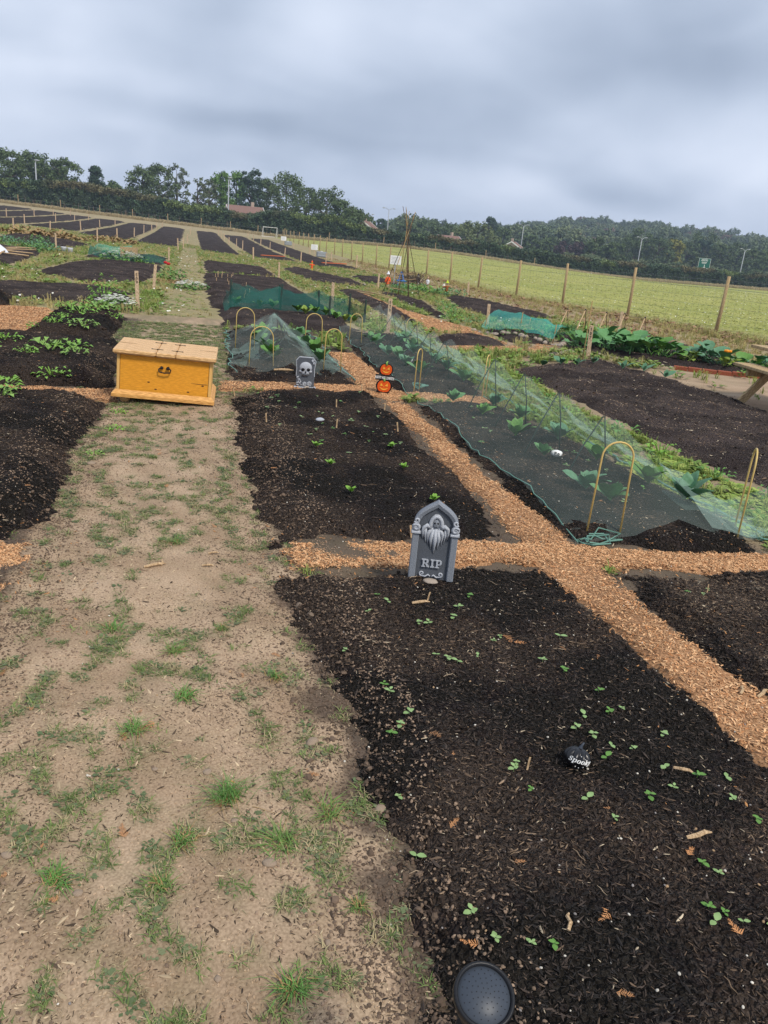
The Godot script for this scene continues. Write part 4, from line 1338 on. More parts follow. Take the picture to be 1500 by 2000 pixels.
func lamps_and_roofs() -> void:
	street_lamp(-26.6, 160, 7.7, 1, "pale street lamp pole among the far left trees")
	street_lamp(6.7, 160, 8.1, 1, "street lamp pole in front of the bright green trees")
	street_lamp(54.0, 230, 7.48, 2, "twin-arm street lamp against the sky by the wigwam")
	street_lamp(50.5, 236, 5.6, 1, "short thin lamp pole left of the sky-lit lamp")
	street_lamp(92.9, 225, 6.5, 2, "twin-arm street lamp by the white-gabled house")
	street_lamp(116.6, 200, 5.62, 2, "twin-arm street lamp in front of the wooded hill")
	street_lamp(141.2, 190, 4.97, 2, "rightmost twin-arm street lamp beside the green road sign")
	# green direction sign
	var y := terr(130, 190)
	var o := thing("road_sign", "green road direction sign with white lines rising over the hedge", "road sign", Vector3(130, y, -190), deg_to_rad(-38))
	var top := 2.25 - y
	var g := Geo.new()
	g.cbox(Vector3(0, top - 1.75, 0), Vector3(2.9, 3.5, 0.08), 0.02)
	part("board", g.done(), M.sign_board_green, o)
	for s in [-1.0, 1.0]:
		g = Geo.new()
		g.tube([Vector3(s * 0.9, -0.2, -0.1), Vector3(s * 0.9, top - 0.2, -0.1)], 0.06, 6)
		part("post", g.done(), M.lamp_grey, o)
	g = Geo.new()
	for e in [[-1.4, 0], [1.4, 0]]: g.box(Vector3(e[0], top - 1.75, 0.046), Vector3(0.07, 3.4, 0.01))
	for e in [0.06, 3.44]: g.box(Vector3(0, top - e, 0.047), Vector3(2.87, 0.07, 0.01))
	part("border", g.done(), M.white_paint, o)
	g = Geo.new()
	for e in [[0.35, 1.5], [0.62, 1.7], [1.0, 1.3], [1.25, 1.1]]: g.box(Vector3(-0.1, top - e[0], 0.05), Vector3(e[1], 0.13, 0.012))
	part("text_lines", g.done(), M.white_paint, o)
	g = Geo.new()
	var ring := []
	for i in 19:
		var a := TAU * i / 18
		ring.append(Vector3(0.1 + cos(a) * 0.42, top - 2.75 + sin(a) * 0.42, 0.05))
	g.tube(ring, 0.07, 4)
	g.box(Vector3(0.1, top - 1.95, 0.05), Vector3(0.16, 0.75, 0.012))
	g.box(Vector3(0.9, top - 2.45, 0.05), Vector3(0.8, 0.13, 0.012))
	part("roundabout_symbol", g.done(), M.white_paint, o)
	house(9.95, 164, 6.4, 6.0, 2.45, 3.85, 0.10, "brown tiled house roof with a white gable edge behind the hedge")
	house(62.7, 200, 6.0, 6.0, 0.4, 2.0, 0.3, "small brown roof showing over the hedge by the wigwam")
	house(82.4, 205, 4.6, 5.0, 0.5, 1.95, 1.0, "white-gabled house with a chimney beside a street lamp")
	house(36.5, 176, 5.0, 5.0, 1.6, 3.3, 1.1, "pale gable tip peeping out of the hedge trees")

func house(x: float, d: float, w: float, dep: float, eave: float, ridge: float, turn: float, label: String) -> void:
	var y := terr(x, d)
	var o := thing("house", label, "house", Vector3(x, y, -d), turn, "houses beyond the hedge")
	var e := eave - y
	var r := ridge - y
	var g := Geo.new()
	g.box(Vector3(0, e * 0.5, 0), Vector3(w, e, dep))
	for s in [-1.0, 1.0]:
		var a := Vector3(s * w * 0.5, e, -dep * 0.5); var b := Vector3(s * w * 0.5, e, dep * 0.5); var c := Vector3(s * w * 0.5, r - 0.08, 0)
		if s > 0: g.tri(b, a, c)
		else: g.tri(a, b, c)
	part("wall", g.done(), M.house_wall, o)
	g = Geo.new()
	for s in [-1.0, 1.0]:
		var lo := Vector3(0, e - 0.18, s * (dep * 0.5 + 0.4))
		var hi := Vector3(0, r + 0.05, 0)
		var mid := (lo + hi) * 0.5
		var len := lo.distance_to(hi)
		var bs := Basis(Vector3.RIGHT, s * atan2(hi.y - lo.y, absf(lo.z)))
		g.box(mid, Vector3(w + 0.6, 0.12, len), bs)
	var roof := part("roof", g.done(), M.roof_tile, o)
	g = Geo.new()
	g.cbox(Vector3(w * 0.25, r + 0.35, -0.6), Vector3(0.6, 1.1, 0.6), 0.03)
	part("chimney", g.done(), M.house_wall, roof)
	for sx in [-1.0, 1.0]:
		g = Geo.new()
		for s in [-1.0, 1.0]:
			var lo := Vector3(sx * (w * 0.5 + 0.33), e - 0.2, s * (dep * 0.5 + 0.4))
			var hi := Vector3(sx * (w * 0.5 + 0.33), r + 0.03, 0)
			g.box((lo + hi) * 0.5, Vector3(0.06, 0.24, lo.distance_to(hi)), Basis(Vector3.RIGHT, s * atan2(hi.y - lo.y, absf(lo.z))))
		part("bargeboard", g.done(), M.white_paint, o)
	for sx in [-0.28, 0.28]:
		g = Geo.new()
		g.cbox(Vector3(sx * w, e * 0.62, dep * 0.5 + 0.02), Vector3(1.1, 1.1, 0.08), 0.02)
		var win := part("window", g.done(), M.white_paint, o)
		g = Geo.new()
		for k in [-1.0, 1.0]: g.box(Vector3(sx * w + k * 0.25, e * 0.62, dep * 0.5 + 0.065), Vector3(0.42, 0.92, 0.02))
		part("pane", g.done(), M.window_glass, win)

# ------------------------------------------------------------------ fences and stakes
func fences() -> void:
	var f := thing("field_fence", "stock wire fence on round wooden posts between plots and field", "fence", Vector3.ZERO)
	var g := Geo.new()
	g.smooth(true)
	g.tube([Vector3(0, -0.2, 0), Vector3(0.01, 0.7, 0.0), Vector3(0, 1.5, 0)], [0.049, 0.046, 0.043], 9)
	var pm := g.done(M.wood_post)
	var tops := []
	for n in 25:
		var d := 13.75 + 4.6 * n
		var x := 13.3 + rng.randf_range(-0.06, 0.06)
		var o := part("post", pm, M.wood_post, f, Transform3D(Basis(Vector3.BACK, rng.randf_range(-0.03, 0.03)) * Basis(Vector3.RIGHT, rng.randf_range(-0.03, 0.03)), Vector3(x, terr(x, d), -d)))
		o.scale.y = rng.randf_range(0.97, 1.03)
		tops.append(Vector3(x, terr(x, d), -d))
	g = Geo.new()
	for i in 24:
		var a: Vector3 = tops[i] + Vector3(0.06, 0, 0)
		var b: Vector3 = tops[i + 1] + Vector3(0.06, 0, 0)
		for y in [0.15, 0.32, 0.5, 0.7, 0.92, 1.15, 1.36]:
			g.tube([a + Vector3(0, y, 0), a.lerp(b, 0.5) + Vector3(0, y - 0.012, 0), b + Vector3(0, y, 0)], 0.0024 if y < 1.1 else 0.0045, 3, false)
		var n := 15 if i < 14 else 8
		for k in n:
			var p := a.lerp(b, (k + 0.5) / n)
			g.tube([p + Vector3(0, 0.15, 0), p + Vector3(0, 1.36, 0)], 0.0020, 3, false)
	part("wire_netting", g.done(), M.wire, f)
	# fence in front of the hedge
	f = thing("hedge_fence", "line of thin weathered posts in front of the far left hedge", "fence", Vector3.ZERO)
	g = Geo.new()
	g.tube([Vector3(0, -0.2, 0), Vector3(0, 1.55, 0)], [0.08, 0.07], 7)
	pm = g.done()
	var ps := []
	for x in [-31.0, -27.4, -21.0, -14.9, -9.6, -3.9, 1.6, 6.6, 11.3, 16.0, 24.0, 34.0, 44.0, 54.0, 64.0]:
		var p := Vector3(x, terr(x, 147.3), -147.3)
		part("post", pm, M.wood_post, f, Transform3D(Basis(Vector3.BACK, rng.randf_range(-0.05, 0.05)), p))
		ps.append(p)
	g = Geo.new()
	for i in ps.size() - 1:
		for y in [0.5, 1.0]: g.tube([ps[i] + Vector3(0, y, 0.08), ps[i + 1] + Vector3(0, y, 0.08)], 0.012, 3, false)
	part("wire", g.done(), M.wire, f)
	# low kerb of turned earth before it and a white goal frame
	var o := thing("goal_frame", "white goal frame at the far corner of the wire fence", "goal", Vector3(11.2, terr(11.2, 135), -135), 0.15)
	g = Geo.new()
	for s in [0.0, 2.3]:
		var q := Geo.new()
		q.tube([Vector3(s, -0.1, 0), Vector3(s, 1.45, 0)], 0.035, 8)
		part("upright", q.done(), M.white_paint, o)
	g.tube([Vector3(-0.04, 1.45, 0), Vector3(2.34, 1.45, 0)], 0.035, 8)
	part("crossbar", g.done(), M.white_paint, o)
	g = Geo.new()
	for s in [0.0, 2.3]: g.tube([Vector3(s, 1.42, 0), Vector3(s, 0, -0.9)], 0.03, 6)
	g.tube([Vector3(0, 0.02, -0.9), Vector3(2.3, 0.02, -0.9)], 0.03, 6)
	part("rear_stay", g.done(), M.white_paint, o)

func stake_mesh(h: float, w: float, k: float) -> ArrayMesh:
	var g := Geo.new()
	g.cbox(Vector3(0, h * 0.5 - 0.05, 0), Vector3(w, h + 0.1, w * k), 0.004)
	return g.done()

func text_mesh(s: String, size: float, depth: float, bold := true, serif := false) -> TextMesh:
	var f := SystemFont.new()
	f.font_names = PackedStringArray(["Droid Serif" if serif else "Droid Sans"])
	f.font_weight = 700 if bold else 400
	var t := TextMesh.new()
	t.text = s
	t.font = f
	t.font_size = 48
	t.pixel_size = size / 48.0
	t.depth = depth
	t.curve_step = 1.0
	return t

func stakes() -> void:
	var sm := stake_mesh(0.62, 0.045, 0.5)
	# named ones near the camera: x, D, height, tilt, turn, number
	var near := [[-0.90, 14.6, 0.66, 0.02, 0.0, "100", "numbered pale stake beside white daisies at the left bed"], [-0.84, 19.3, 0.58, -0.09, 0.0, "", "leaning stake behind the numbered left stake"], [3.19, 12.95, 0.58, 0.0, -0.2, "110", "numbered pale stake behind the far end of the long net"], [3.00, 17.45, 0.60, 0.02, -0.2, "", "stake standing just behind the dark green net"], [6.07, 15.95, 0.48, 0.03, -0.35, "", "stake at the left end of the teal net"], [6.14, 11.5, 0.52, 0.05, -0.5, "107", "numbered stake at the corner of the wide bare bed"], [9.35, 16.3, 0.50, 0.0, -0.4, "", "pale stake among the bean canes"], [3.37, 32.4, 0.60, 0.02, 0.0, "", "stake at the corner of the greyish bare bed"], [6.93, 30.3, 0.58, 0.0, 0.0, "", "stake left of the cane wigwam"], [10.25, 29.4, 0.55, 0.04, -0.3, "", "stake on the dry verge right of the leafy row"], [-0.90, 35.1, 0.60, 0.0, 0.0, "", "stake by the far end of the left net"], [-5.26, 35.2, 0.64, 0.0, 0.0, "", "stake among daisies at the left, beside the leafy bed"], [8.9, 9.6, 0.5, 0.0, -0.4, "", "short stake behind the picnic table"]]
	for s in near:
		var o := thing("plot_stake", s[6], "stake", at(s[0], s[1]), s[4], "wooden plot stakes")
		o.rotation.z = s[3]
		part("shaft", stake_mesh(s[2], 0.064, 0.40), M.wood_stake, o)
		if s[5] != "":
			for k in 3:
				part("numeral", text_mesh(s[5][k], 0.06, 0.004), M.lettering_black, o, Transform3D(Basis(), Vector3(0.0, s[2] - 0.06 - k * 0.062, 0.0135)))
	var rows := [["left row of stakes along the grass path", [-0.75, 49.7, -0.54, 58.3, -0.33, 71.4, -0.11, 99.3]], ["stake row one plot left of the path", [-5.06, 48.3, -5.0, 60.3, -4.48, 69.7, -4.44, 83.0, -4.15, 93.5, -4.11, 105.0, -3.68, 112.1]], ["stake row two plots left of the path", [-9.34, 48.4, -9.72, 62.8, -8.6, 70.4, -8.71, 85.8, -8.4, 99.0]], ["stake row three plots left of the path", [-12.96, 71.5, -12.63, 85.1, -12.15, 94.7, -11.64, 102.6]], ["stake row four plots left of the path", [-16.77, 84.1, -16.28, 95.4, -15.63, 103.7, -14.84, 112.1]], ["stake row right of the first right plot", [3.61, 49.8, 4.24, 71.3, 3.91, 74.8, 3.44, 79.6, 3.47, 91.9, 3.42, 100.0, 3.46, 111.0]], ["stake row right of the second right plot", [6.86, 52.9, 7.03, 64.0, 7.02, 76.5, 6.99, 86.7, 7.26, 100.8, 7.41, 113.5]], ["stake row right of the third right plot", [8.13, 50.6, 10.46, 52.5, 10.22, 61.3, 10.42, 74.3, 10.27, 85.6]]]
	for r in rows:
		for i in range(0, r[1].size(), 2):
			var x: float = r[1][i]; var d: float = r[1][i + 1]
			var o := single("plot_stake", sm, M.wood_stake, "%s stake counting away in the %s" % [ORD[i / 2], r[0]], "stake", Transform3D(Basis(Vector3.BACK, rng.randf_range(-0.05, 0.05)) * Basis(Vector3.UP, rng.randf()), at(x, d)), "wooden plot stakes")
			o.scale = Vector3(1.8, rng.randf_range(1.0, 1.3), 1.8)

# ------------------------------------------------------------------ nets, canes and hoops
func cloth(rows: Array, wrinkle := 0.012) -> ArrayMesh:
	var g := Geo.new()
	g.smooth(true)
	var p := []
	for j in rows.size():
		var r := []
		for i in rows[j].size():
			var v: Vector3 = rows[j][i]
			r.append(v + Vector3(nb.get_noise_3d(v.x * 14.0, v.y * 14.0, v.z * 14.0), nb.get_noise_3d(v.z * 14.0, v.x * 14.0 + 9.0, v.y * 14.0), nb.get_noise_3d(v.y * 14.0, v.z * 14.0, v.x * 14.0 + 20.0)) * wrinkle * 2.0)
		p.append(r)
	for j in p.size() - 1:
		for i in p[j].size() - 1:
			g.quad(p[j][i], p[j + 1][i], p[j + 1][i + 1], p[j][i + 1])
	return g.done()

func hoop(x: float, d: float, w: float, h: float, turn: float, label: String) -> void:
	var g := Geo.new()
	g.smooth(true)
	var pts := [Vector3(-w * 0.55, -0.06, 0)]
	for i in 13:
		var a := PI - PI * i / 12
		pts.append(Vector3(cos(a) * w * 0.5, h - w * 0.5 + sin(a) * w * 0.5, 0))
	pts.append(Vector3(w * 0.55, -0.06, 0))
	g.tube(pts, 0.0055, 7)
	single("net_hoop", g.done(), M.hoop_yellow, label, "hoop", Transform3D(Basis(Vector3.UP, turn), at(x, d)), "cane net hoops")

func cane(a: Vector3, b: Vector3, r: float, m: Material, label: String, group: String, called := "garden_cane") -> void:
	var g := Geo.new()
	g.smooth(true)
	var v := b - a
	g.tube([Vector3(0, -0.05, 0), v * 0.5 + Vector3(rng.randf_range(-0.01, 0.01), 0, rng.randf_range(-0.01, 0.01)), v], [r, r * 0.95, r * 0.8], 6)
	single(called, g.done(), m, label, "cane", Transform3D(Basis(), a), group)

func tent_rows(d0: float, d1: float, step: float, xl: Callable, xr: Callable, ridge: Callable, hgt: Callable, n := 7) -> Array:
	var rows := []
	var d := d0
	while d <= d1 + 0.001:
		var l := Vector3(xl.call(d), over(xl.call(d), d) + 0.012, -d)
		var r := Vector3(xr.call(d), over(xr.call(d), d) + 0.012, -d)
		var t := Vector3(ridge.call(d), terr(ridge.call(d), d) + hgt.call(d), -d)
		var row := []
		for i in n: row.append(l.lerp(t, i / float(n)) - Vector3(0, 0.035 * sin(PI * i / n), 0))
		for i in n + 1: row.append(t.lerp(r, i / float(n)) - Vector3(0, 0.04 * sin(PI * i / n), 0))
		rows.append(row)
		d += step
	return rows

func hem(rows: Array, i: int, r: float, called: String, label: String, jitter := 0.02) -> void:
	var pts := []
	for row in rows:
		var v: Vector3 = row[i]
		pts.append(v + Vector3(nb.get_noise_2d(v.z * 20.0, 3.0) * jitter * 2.0, r * 0.4, 0))
	var g := Geo.new()
	g.tube(pts, r, 5)
	single(called, g.done(), M.rope_green, label, "net edge")

func crop_nets() -> void:
	# long tent net over the cabbage beds right of the chip path
	var xl := func(d: float) -> float: return 2.12 + 0.02 * (d - 4.0) + 0.10 * smoothstep(10.0, 13.0, d) + 0.02 * sin(d * 3.1)
	var xr := func(d: float) -> float: return 3.36 - 0.06 * smoothstep(4.0, 6.0, d) + 0.04 * maxf(0.0, d - 9.0) + 0.03 * sin(d * 2.3)
	var rd := func(d: float) -> float: return 2.72 + 0.02 * (d - 4.7) + 0.03 * maxf(0.0, d - 9.0)
	var ht := func(d: float) -> float: return (0.36 + 0.05 * cos(d * TAU / 0.76)) * smoothstep(3.5, 4.4, d) + 0.12
	var rows := tent_rows(3.68, 13.2, 0.12, xl, xr, rd, ht)
	single("crop_net", cloth(rows), M.net_pale, "long fine green net tented over the right cabbage beds", "net")
	hem(rows, 0, 0.004, "net_edge_cord", "green cord edging the long net along the chip path")
	hem(rows, 14, 0.010, "net_fold", "bunched green edge of the long net along the grass strip", 0.03)
	# second, looser layer lying along the grass side
	var r2 := []
	for row in rows:
		var q := []
		for i in 6:
			var v: Vector3 = row[9 + i]
			q.append(v + Vector3(0.03 + 0.035 * i, 0.02 - 0.006 * i, 0.02))
		r2.append(q)
	single("crop_net_fold", cloth(r2, 0.03), M.net_light, "pale doubled fold of the long net on the grass side", "net")
	# corner of net drawn up to the right hoop
	var r3 := []
	for j in 9:
		var t := j / 8.0
		var q := []
		for i in 7:
			var s := i / 6.0
			var x := 3.02 + 0.45 * t + 0.03 * sin(s * 9.0 + t * 4.0)
			var d := 3.66 + 0.75 * s - 0.04 * t
			q.append(Vector3(x, over(x, d) + 0.01 + (0.42 * pow(t, 1.6) + 0.06) * pow(1.0 - absf(s - 0.35) * 1.1, 2.0) * 0.75, -d))
		r3.append(q)
	single("net_corner", cloth(r3, 0.02), M.net_fold, "corner of green net gathered up at the right hoop", "net")
	# heaps of slack net at the nearer hoop feet
	for b in [[2.22, 3.68, 0.16], [3.38, 3.72, 0.16], [2.36, 8.0, 0.12]]:
		var pts := []
		for i in 26:
			var a := i * 0.83
			pts.append(at(b[0] + cos(a) * b[2] * rng.randf_range(0.3, 1.0), b[1] + sin(a) * b[2] * 0.45 * rng.randf_range(0.4, 1.0), rng.randf_range(0.008, 0.03)))
		var g := Geo.new()
		g.tube(pts, 0.005, 4)
		single("slack_net", g.done(), M.rope_green, ["slack net bunched at the foot of the nearest hoop", "slack net bunched at the foot of the right hoop", "slack net at the feet of the middle hoops"][[2.22, 3.38, 2.36].find(b[0])], "net")
	# A-frame canes inside it
	var k := 0
	for d in [4.73, 5.48, 6.2, 6.95, 8.6, 9.35, 10.1, 10.9, 11.7]:
		var c: float = rd.call(d)
		var h: float = ht.call(d) - 0.01
		for s in [-1.0, 1.0]:
			cane(at(c + s * (0.10 if s > 0 else 0.24), d + 0.03 * s), Vector3(c + s * 0.005, terr(c, d) + h + 0.03, -d), 0.0055, M.cane_green, "%s dark cane of the %s A-frame under the long net" % ["right" if s > 0 else "left", ORD[k]], "canes under the long net")
		k += 1
	hoop(2.285, 3.75, 0.175, 0.52, -0.2, "nearest yellow hoop at the left corner of the long net")
	hoop(3.17, 3.76, 0.20, 0.52, 1.0, "yellow hoop at the right corner of the long net, seen edge on")
	hoop(3.0, 7.72, 0.16, 0.45, 1.0, "hoop halfway along the long net, right side")
	hoop(2.31, 7.9, 0.13, 0.42, 0.9, "hoop halfway along the long net, beside the chip path")
	hoop(2.35, 11.5, 0.17, 0.45, 0.0, "hoop at the far left corner of the long net")
	hoop(3.72, 13.4, 0.18, 0.30, 0.0, "small hoop at the far right end of the long net")
	hoop(0.66, 10.15, 0.22, 0.52, 0.0, "tall hoop at the far left of the smaller net")
	hoop(0.76, 8.85, 0.25, 0.46, 0.0, "hoop at the near left of the smaller net")
	hoop(1.58, 10.5, 0.21, 0.46, 0.0, "hoop at the far right of the smaller net")
	hoop(1.54, 8.72, 0.18, 0.46, 0.0, "hoop at the near right of the smaller net, behind the skull tombstone")
	# smaller net left of the chip path
	var xl2 := func(d: float) -> float: return 0.44 + 0.02 * sin(d * 4.0) + 0.02 * (d - 8.6)
	var xr2 := func(d: float) -> float: return 1.72 + 0.03 * sin(d * 3.0) + 0.02 * (d - 8.6)
	var rd2 := func(d: float) -> float: return 1.10 + 0.06 * sin(d * 2.0)
	var ht2 := func(d: float) -> float: return 0.10 + 0.34 * exp(-pow((d - 10.9) / 1.2, 2.0)) + 0.16 * exp(-pow((d - 9.1) / 0.7, 2.0))
	rows = tent_rows(8.45, 12.5, 0.13, xl2, xr2, rd2, ht2)
	single("small_crop_net", cloth(rows, 0.03), M.net_pale, "green net draped over cabbages behind the skull tombstone", "net")
	hem(rows, 14, 0.007, "net_fold", "bunched right edge of the smaller net by the chip path", 0.04)
	hem(rows, 0, 0.006, "net_fold", "bunched left edge of the smaller net by the grass", 0.04)
	# its gathered folds swing from the apex down to the front corners
	for f in [[0.48, 8.7], [0.44, 9.5], [1.60, 8.5], [1.75, 9.4]]:
		var a := Vector3(1.12, terr(1.1, 10.9) + 0.43, -10.9)
		var b := at(f[0], f[1], 0.02)
		var rr := []
		for j in 11:
			var t := j / 10.0
			var p := a.lerp(b, t) - Vector3(0, 0.10 * sin(PI * t), 0)
			rr.append([p + Vector3(-0.03 - 0.05 * t, 0.01, 0), p + Vector3(0, 0.03, 0.02), p + Vector3(0.03 + 0.05 * t, 0, 0.04)])
		single("net_fold", cloth(rr, 0.04), M.net_fold, "gathered fold of the smaller net falling to its %s" % (["near left corner", "left side", "near right corner", "right side"][[0.48, 0.44, 1.60, 1.75].find(f[0])]), "net")
	k = 0
	for s in [[0.95, 10.8], [1.32, 10.7], [1.02, 11.2], [1.3, 11.3]]:
		cane(at(s[0], s[1]), Vector3(1.12, terr(1.1, 10.9) + 0.46, -10.9), 0.005, M.cane_green, "%s dark cane of the peak under the smaller net" % ORD[k], "canes under the smaller net")
		k += 1
	# dark green net fence
	var line := [[0.60, 15.25], [0.72, 15.57], [1.69, 15.81], [2.42, 15.53], [3.0, 15.48], [3.18, 14.86]]
	net_wall("dark_net", line, 0.44, M.net_dark, "dark green net wall strung on posts across the brown bed, near side")
	var back := [[0.72, 15.57], [1.1, 16.9], [1.81, 17.2], [2.5, 16.6], [3.0, 15.9], [3.05, 15.5]]
	net_wall("dark_net", back, 0.38, M.net_dark, "dark green net wall across the brown bed, far side")
	k = 0
	for p in [[0.72, 15.57, 0.5], [1.69, 15.81, 0.5], [2.42, 15.53, 0.44], [2.56, 15.19, 0.36], [3.0, 15.48, 0.52], [3.18, 14.86, 0.46], [1.81, 17.2, 0.40]]:
		var g := Geo.new()
		g.cbox(Vector3(0, p[2] * 0.5 - 0.04, 0), Vector3(0.035, p[2] + 0.08, 0.035), 0.006)
		single("net_post", g.done(), M.cane_green, "%s dark post of the green net fence, counting from the left" % ORD[k] if k < 6 else "rear dark post of the green net fence", "post", Transform3D(Basis(Vector3.BACK, rng.randf_range(-0.06, 0.06)), at(p[0], p[1])), "posts of the dark green net")
		k += 1
	# teal net over low crops at the right
	var rr2 := []
	for j in 15:
		var t := j / 14.0
		var f0 := Vector2(5.5, 14.75).lerp(Vector2(6.26, 13.1), t)
		var sag := 0.05 * absf(sin(t * PI * 3.0))
		var q := []
		for i in 9:
			var s := i / 8.0
			var x := f0.x + 0.72 * s
			var d := f0.y + 0.5 * s
			q.append(Vector3(x, over(x, d) + (0.36 - sag) * pow(sin(PI * clampf(s, 0.02, 0.98)), 0.45), -d))
		rr2.append(q)
	single("teal_net", cloth(rr2, 0.025), M.net_teal, "bright teal net stretched over a low row at the right", "net")
	k = 0
	for p in [[5.55, 14.7, 0.38], [5.95, 13.95, 0.40], [6.1, 13.9, 0.3], [6.28, 13.15, 0.36], [7.1, 13.7, 0.34]]:
		cane(at(p[0], p[1]), at(p[0] + 0.04, p[1] + 0.03, p[2]), 0.009, M.cane, "%s pale cane holding up the teal net" % ORD[k], "canes of the teal net")
		k += 1
	# net by the white flower bush
	net_wall("green_net", [[-3.7, 32.5], [-3.0, 31.9], [-2.2, 32.0], [-1.5, 31.9], [-0.98, 32.3]], 0.36, M.net_dark, "low green net wall beside the white flower bush")
	net_wall("green_net", [[-3.7, 32.5], [-3.6, 34.6], [-2.4, 35.4]], 0.42, M.net_teal, "paler green net at the back left of the white flower bush")

func net_wall(called: String, line: Array, h: float, m: Material, label: String) -> void:
	var rows := []
	for i in line.size() - 1:
		for j in 9:
			if j == 8 and i < line.size() - 2: continue
			var t := j / 8.0
			var x := lerpf(line[i][0], line[i + 1][0], t)
			var d := lerpf(line[i][1], line[i + 1][1], t)
			var top := h - 0.10 * sin(PI * t)
			var q := []
			for s in 6: q.append(at(x, d) + Vector3(0.03 * sin(s + x * 4.0), top * s / 5.0 - 0.01, 0.05 * (1.0 - s / 5.0)))
			rows.append(q)
	single(called, cloth(rows, 0.02), m, label, "net")

# ------------------------------------------------------------------ vegetables
var leaf_kinds := {}
func leafy(called: String, label: String, category: String, x: float, d: float, s: float, n: int, m: Material, kind: String, group: String) -> Node3D:
	if leaf_kinds.is_empty():
		leaf_kinds["cabbage"] = [leaf(0.20, 0.13, 0.10, 0.25, 0.03, 0.03), leaf(0.17, 0.12, 0.25, 0.3, 0.04, 0.03), leaf(0.14, 0.09, 0.02, 0.35, 0.02, 0.02)]
		leaf_kinds["squash"] = [leaf(0.24, 0.26, 0.35, 0.22, 0.04, 0.20), leaf(0.20, 0.22, 0.45, 0.2, 0.05, 0.24), leaf(0.26, 0.24, 0.25, 0.25, 0.04, 0.16)]
		leaf_kinds["lettuce"] = [leaf(0.06, 0.03, 0.15, 0.3, 0.04), leaf(0.05, 0.028, 0.3, 0.3, 0.04)]
	var o := thing(called, label, category, at(x, d, -0.005), rng.randf() * TAU, group)
	var ks: Array = leaf_kinds[kind]
	for i in n:
		var ring := i / float(n)
		var tilt := lerpf(0.30, 1.15, ring) if kind != "squash" else rng.randf_range(0.0, 0.75)
		var sc := s * lerpf(1.0, 0.62, ring) * rng.randf_range(0.85, 1.12)
		var bs := Basis(Vector3.UP, i * 2.4 + rng.randf_range(-0.3, 0.3)) * Basis(Vector3.RIGHT, -tilt) * Basis(Vector3.BACK, rng.randf_range(-0.25, 0.25))
		var off := Vector3(0, 0.02 * s, 0)
		if kind == "squash": off = Vector3(rng.randf_range(-0.22, 0.22) * s, 0.0, rng.randf_range(-0.22, 0.22) * s)
		part("leaf", ks[i % ks.size()], m, o, Transform3D(bs.scaled_local(Vector3(sc, sc, sc)), off))
	return o

func bush_mesh(n: int, size: float, tall: float, sd: int, ls := 0.3) -> ArrayMesh:
	var rg := RandomNumberGenerator.new()
	rg.seed = sd
	var g := Geo.new()
	g.smooth(true)
	for i in n:
		var a := rg.randf() * TAU
		var r := size * sqrt(rg.randf())
		var c := Vector3(cos(a) * r, tall * rg.randf() * (1.0 - 0.55 * r / size), sin(a) * r)
		var b := a + rg.randf_range(-0.8, 0.8)
		var dir := Vector3(cos(b), rg.randf_range(-0.1, 0.7), sin(b)).normalized()
		var side := dir.cross(Vector3.UP).normalized()
		var l := size * ls * rg.randf_range(0.6, 1.2)
		var w := l * rg.randf_range(0.25, 0.4)
		var mid := c + dir * l * 0.55
		var tip := c + dir * l - Vector3(0, l * 0.25, 0)
		var up := Vector3(0, w * 0.35, 0)
		g.tri(c, mid - side * w + up, mid); g.tri(c, mid, mid + side * w + up)
		g.tri(mid, mid - side * w + up, tip); g.tri(mid, tip, mid + side * w + up)
	return g.done()

func bush(called: String, label: String, category: String, x: float, d: float, size: float, tall: float, n: int, m: Material, group := "", ls := 0.3) -> Node3D:
	var o := thing(called, label, category, at(x, d, -0.01), 0.0, group)
	part("leaves", bush_mesh(n, size, tall, 900 + int(absf(x) * 37.0 + d * 91.0), ls), m, o)
	var g := Geo.new()
	for i in 4:
		var a := rng.randf() * TAU
		g.tube([Vector3(0, -0.02, 0), Vector3(cos(a) * size * 0.4, tall * 0.7, sin(a) * size * 0.4)], [0.008, 0.004], 4)
	part("stems", g.done(), m, o)
	return o

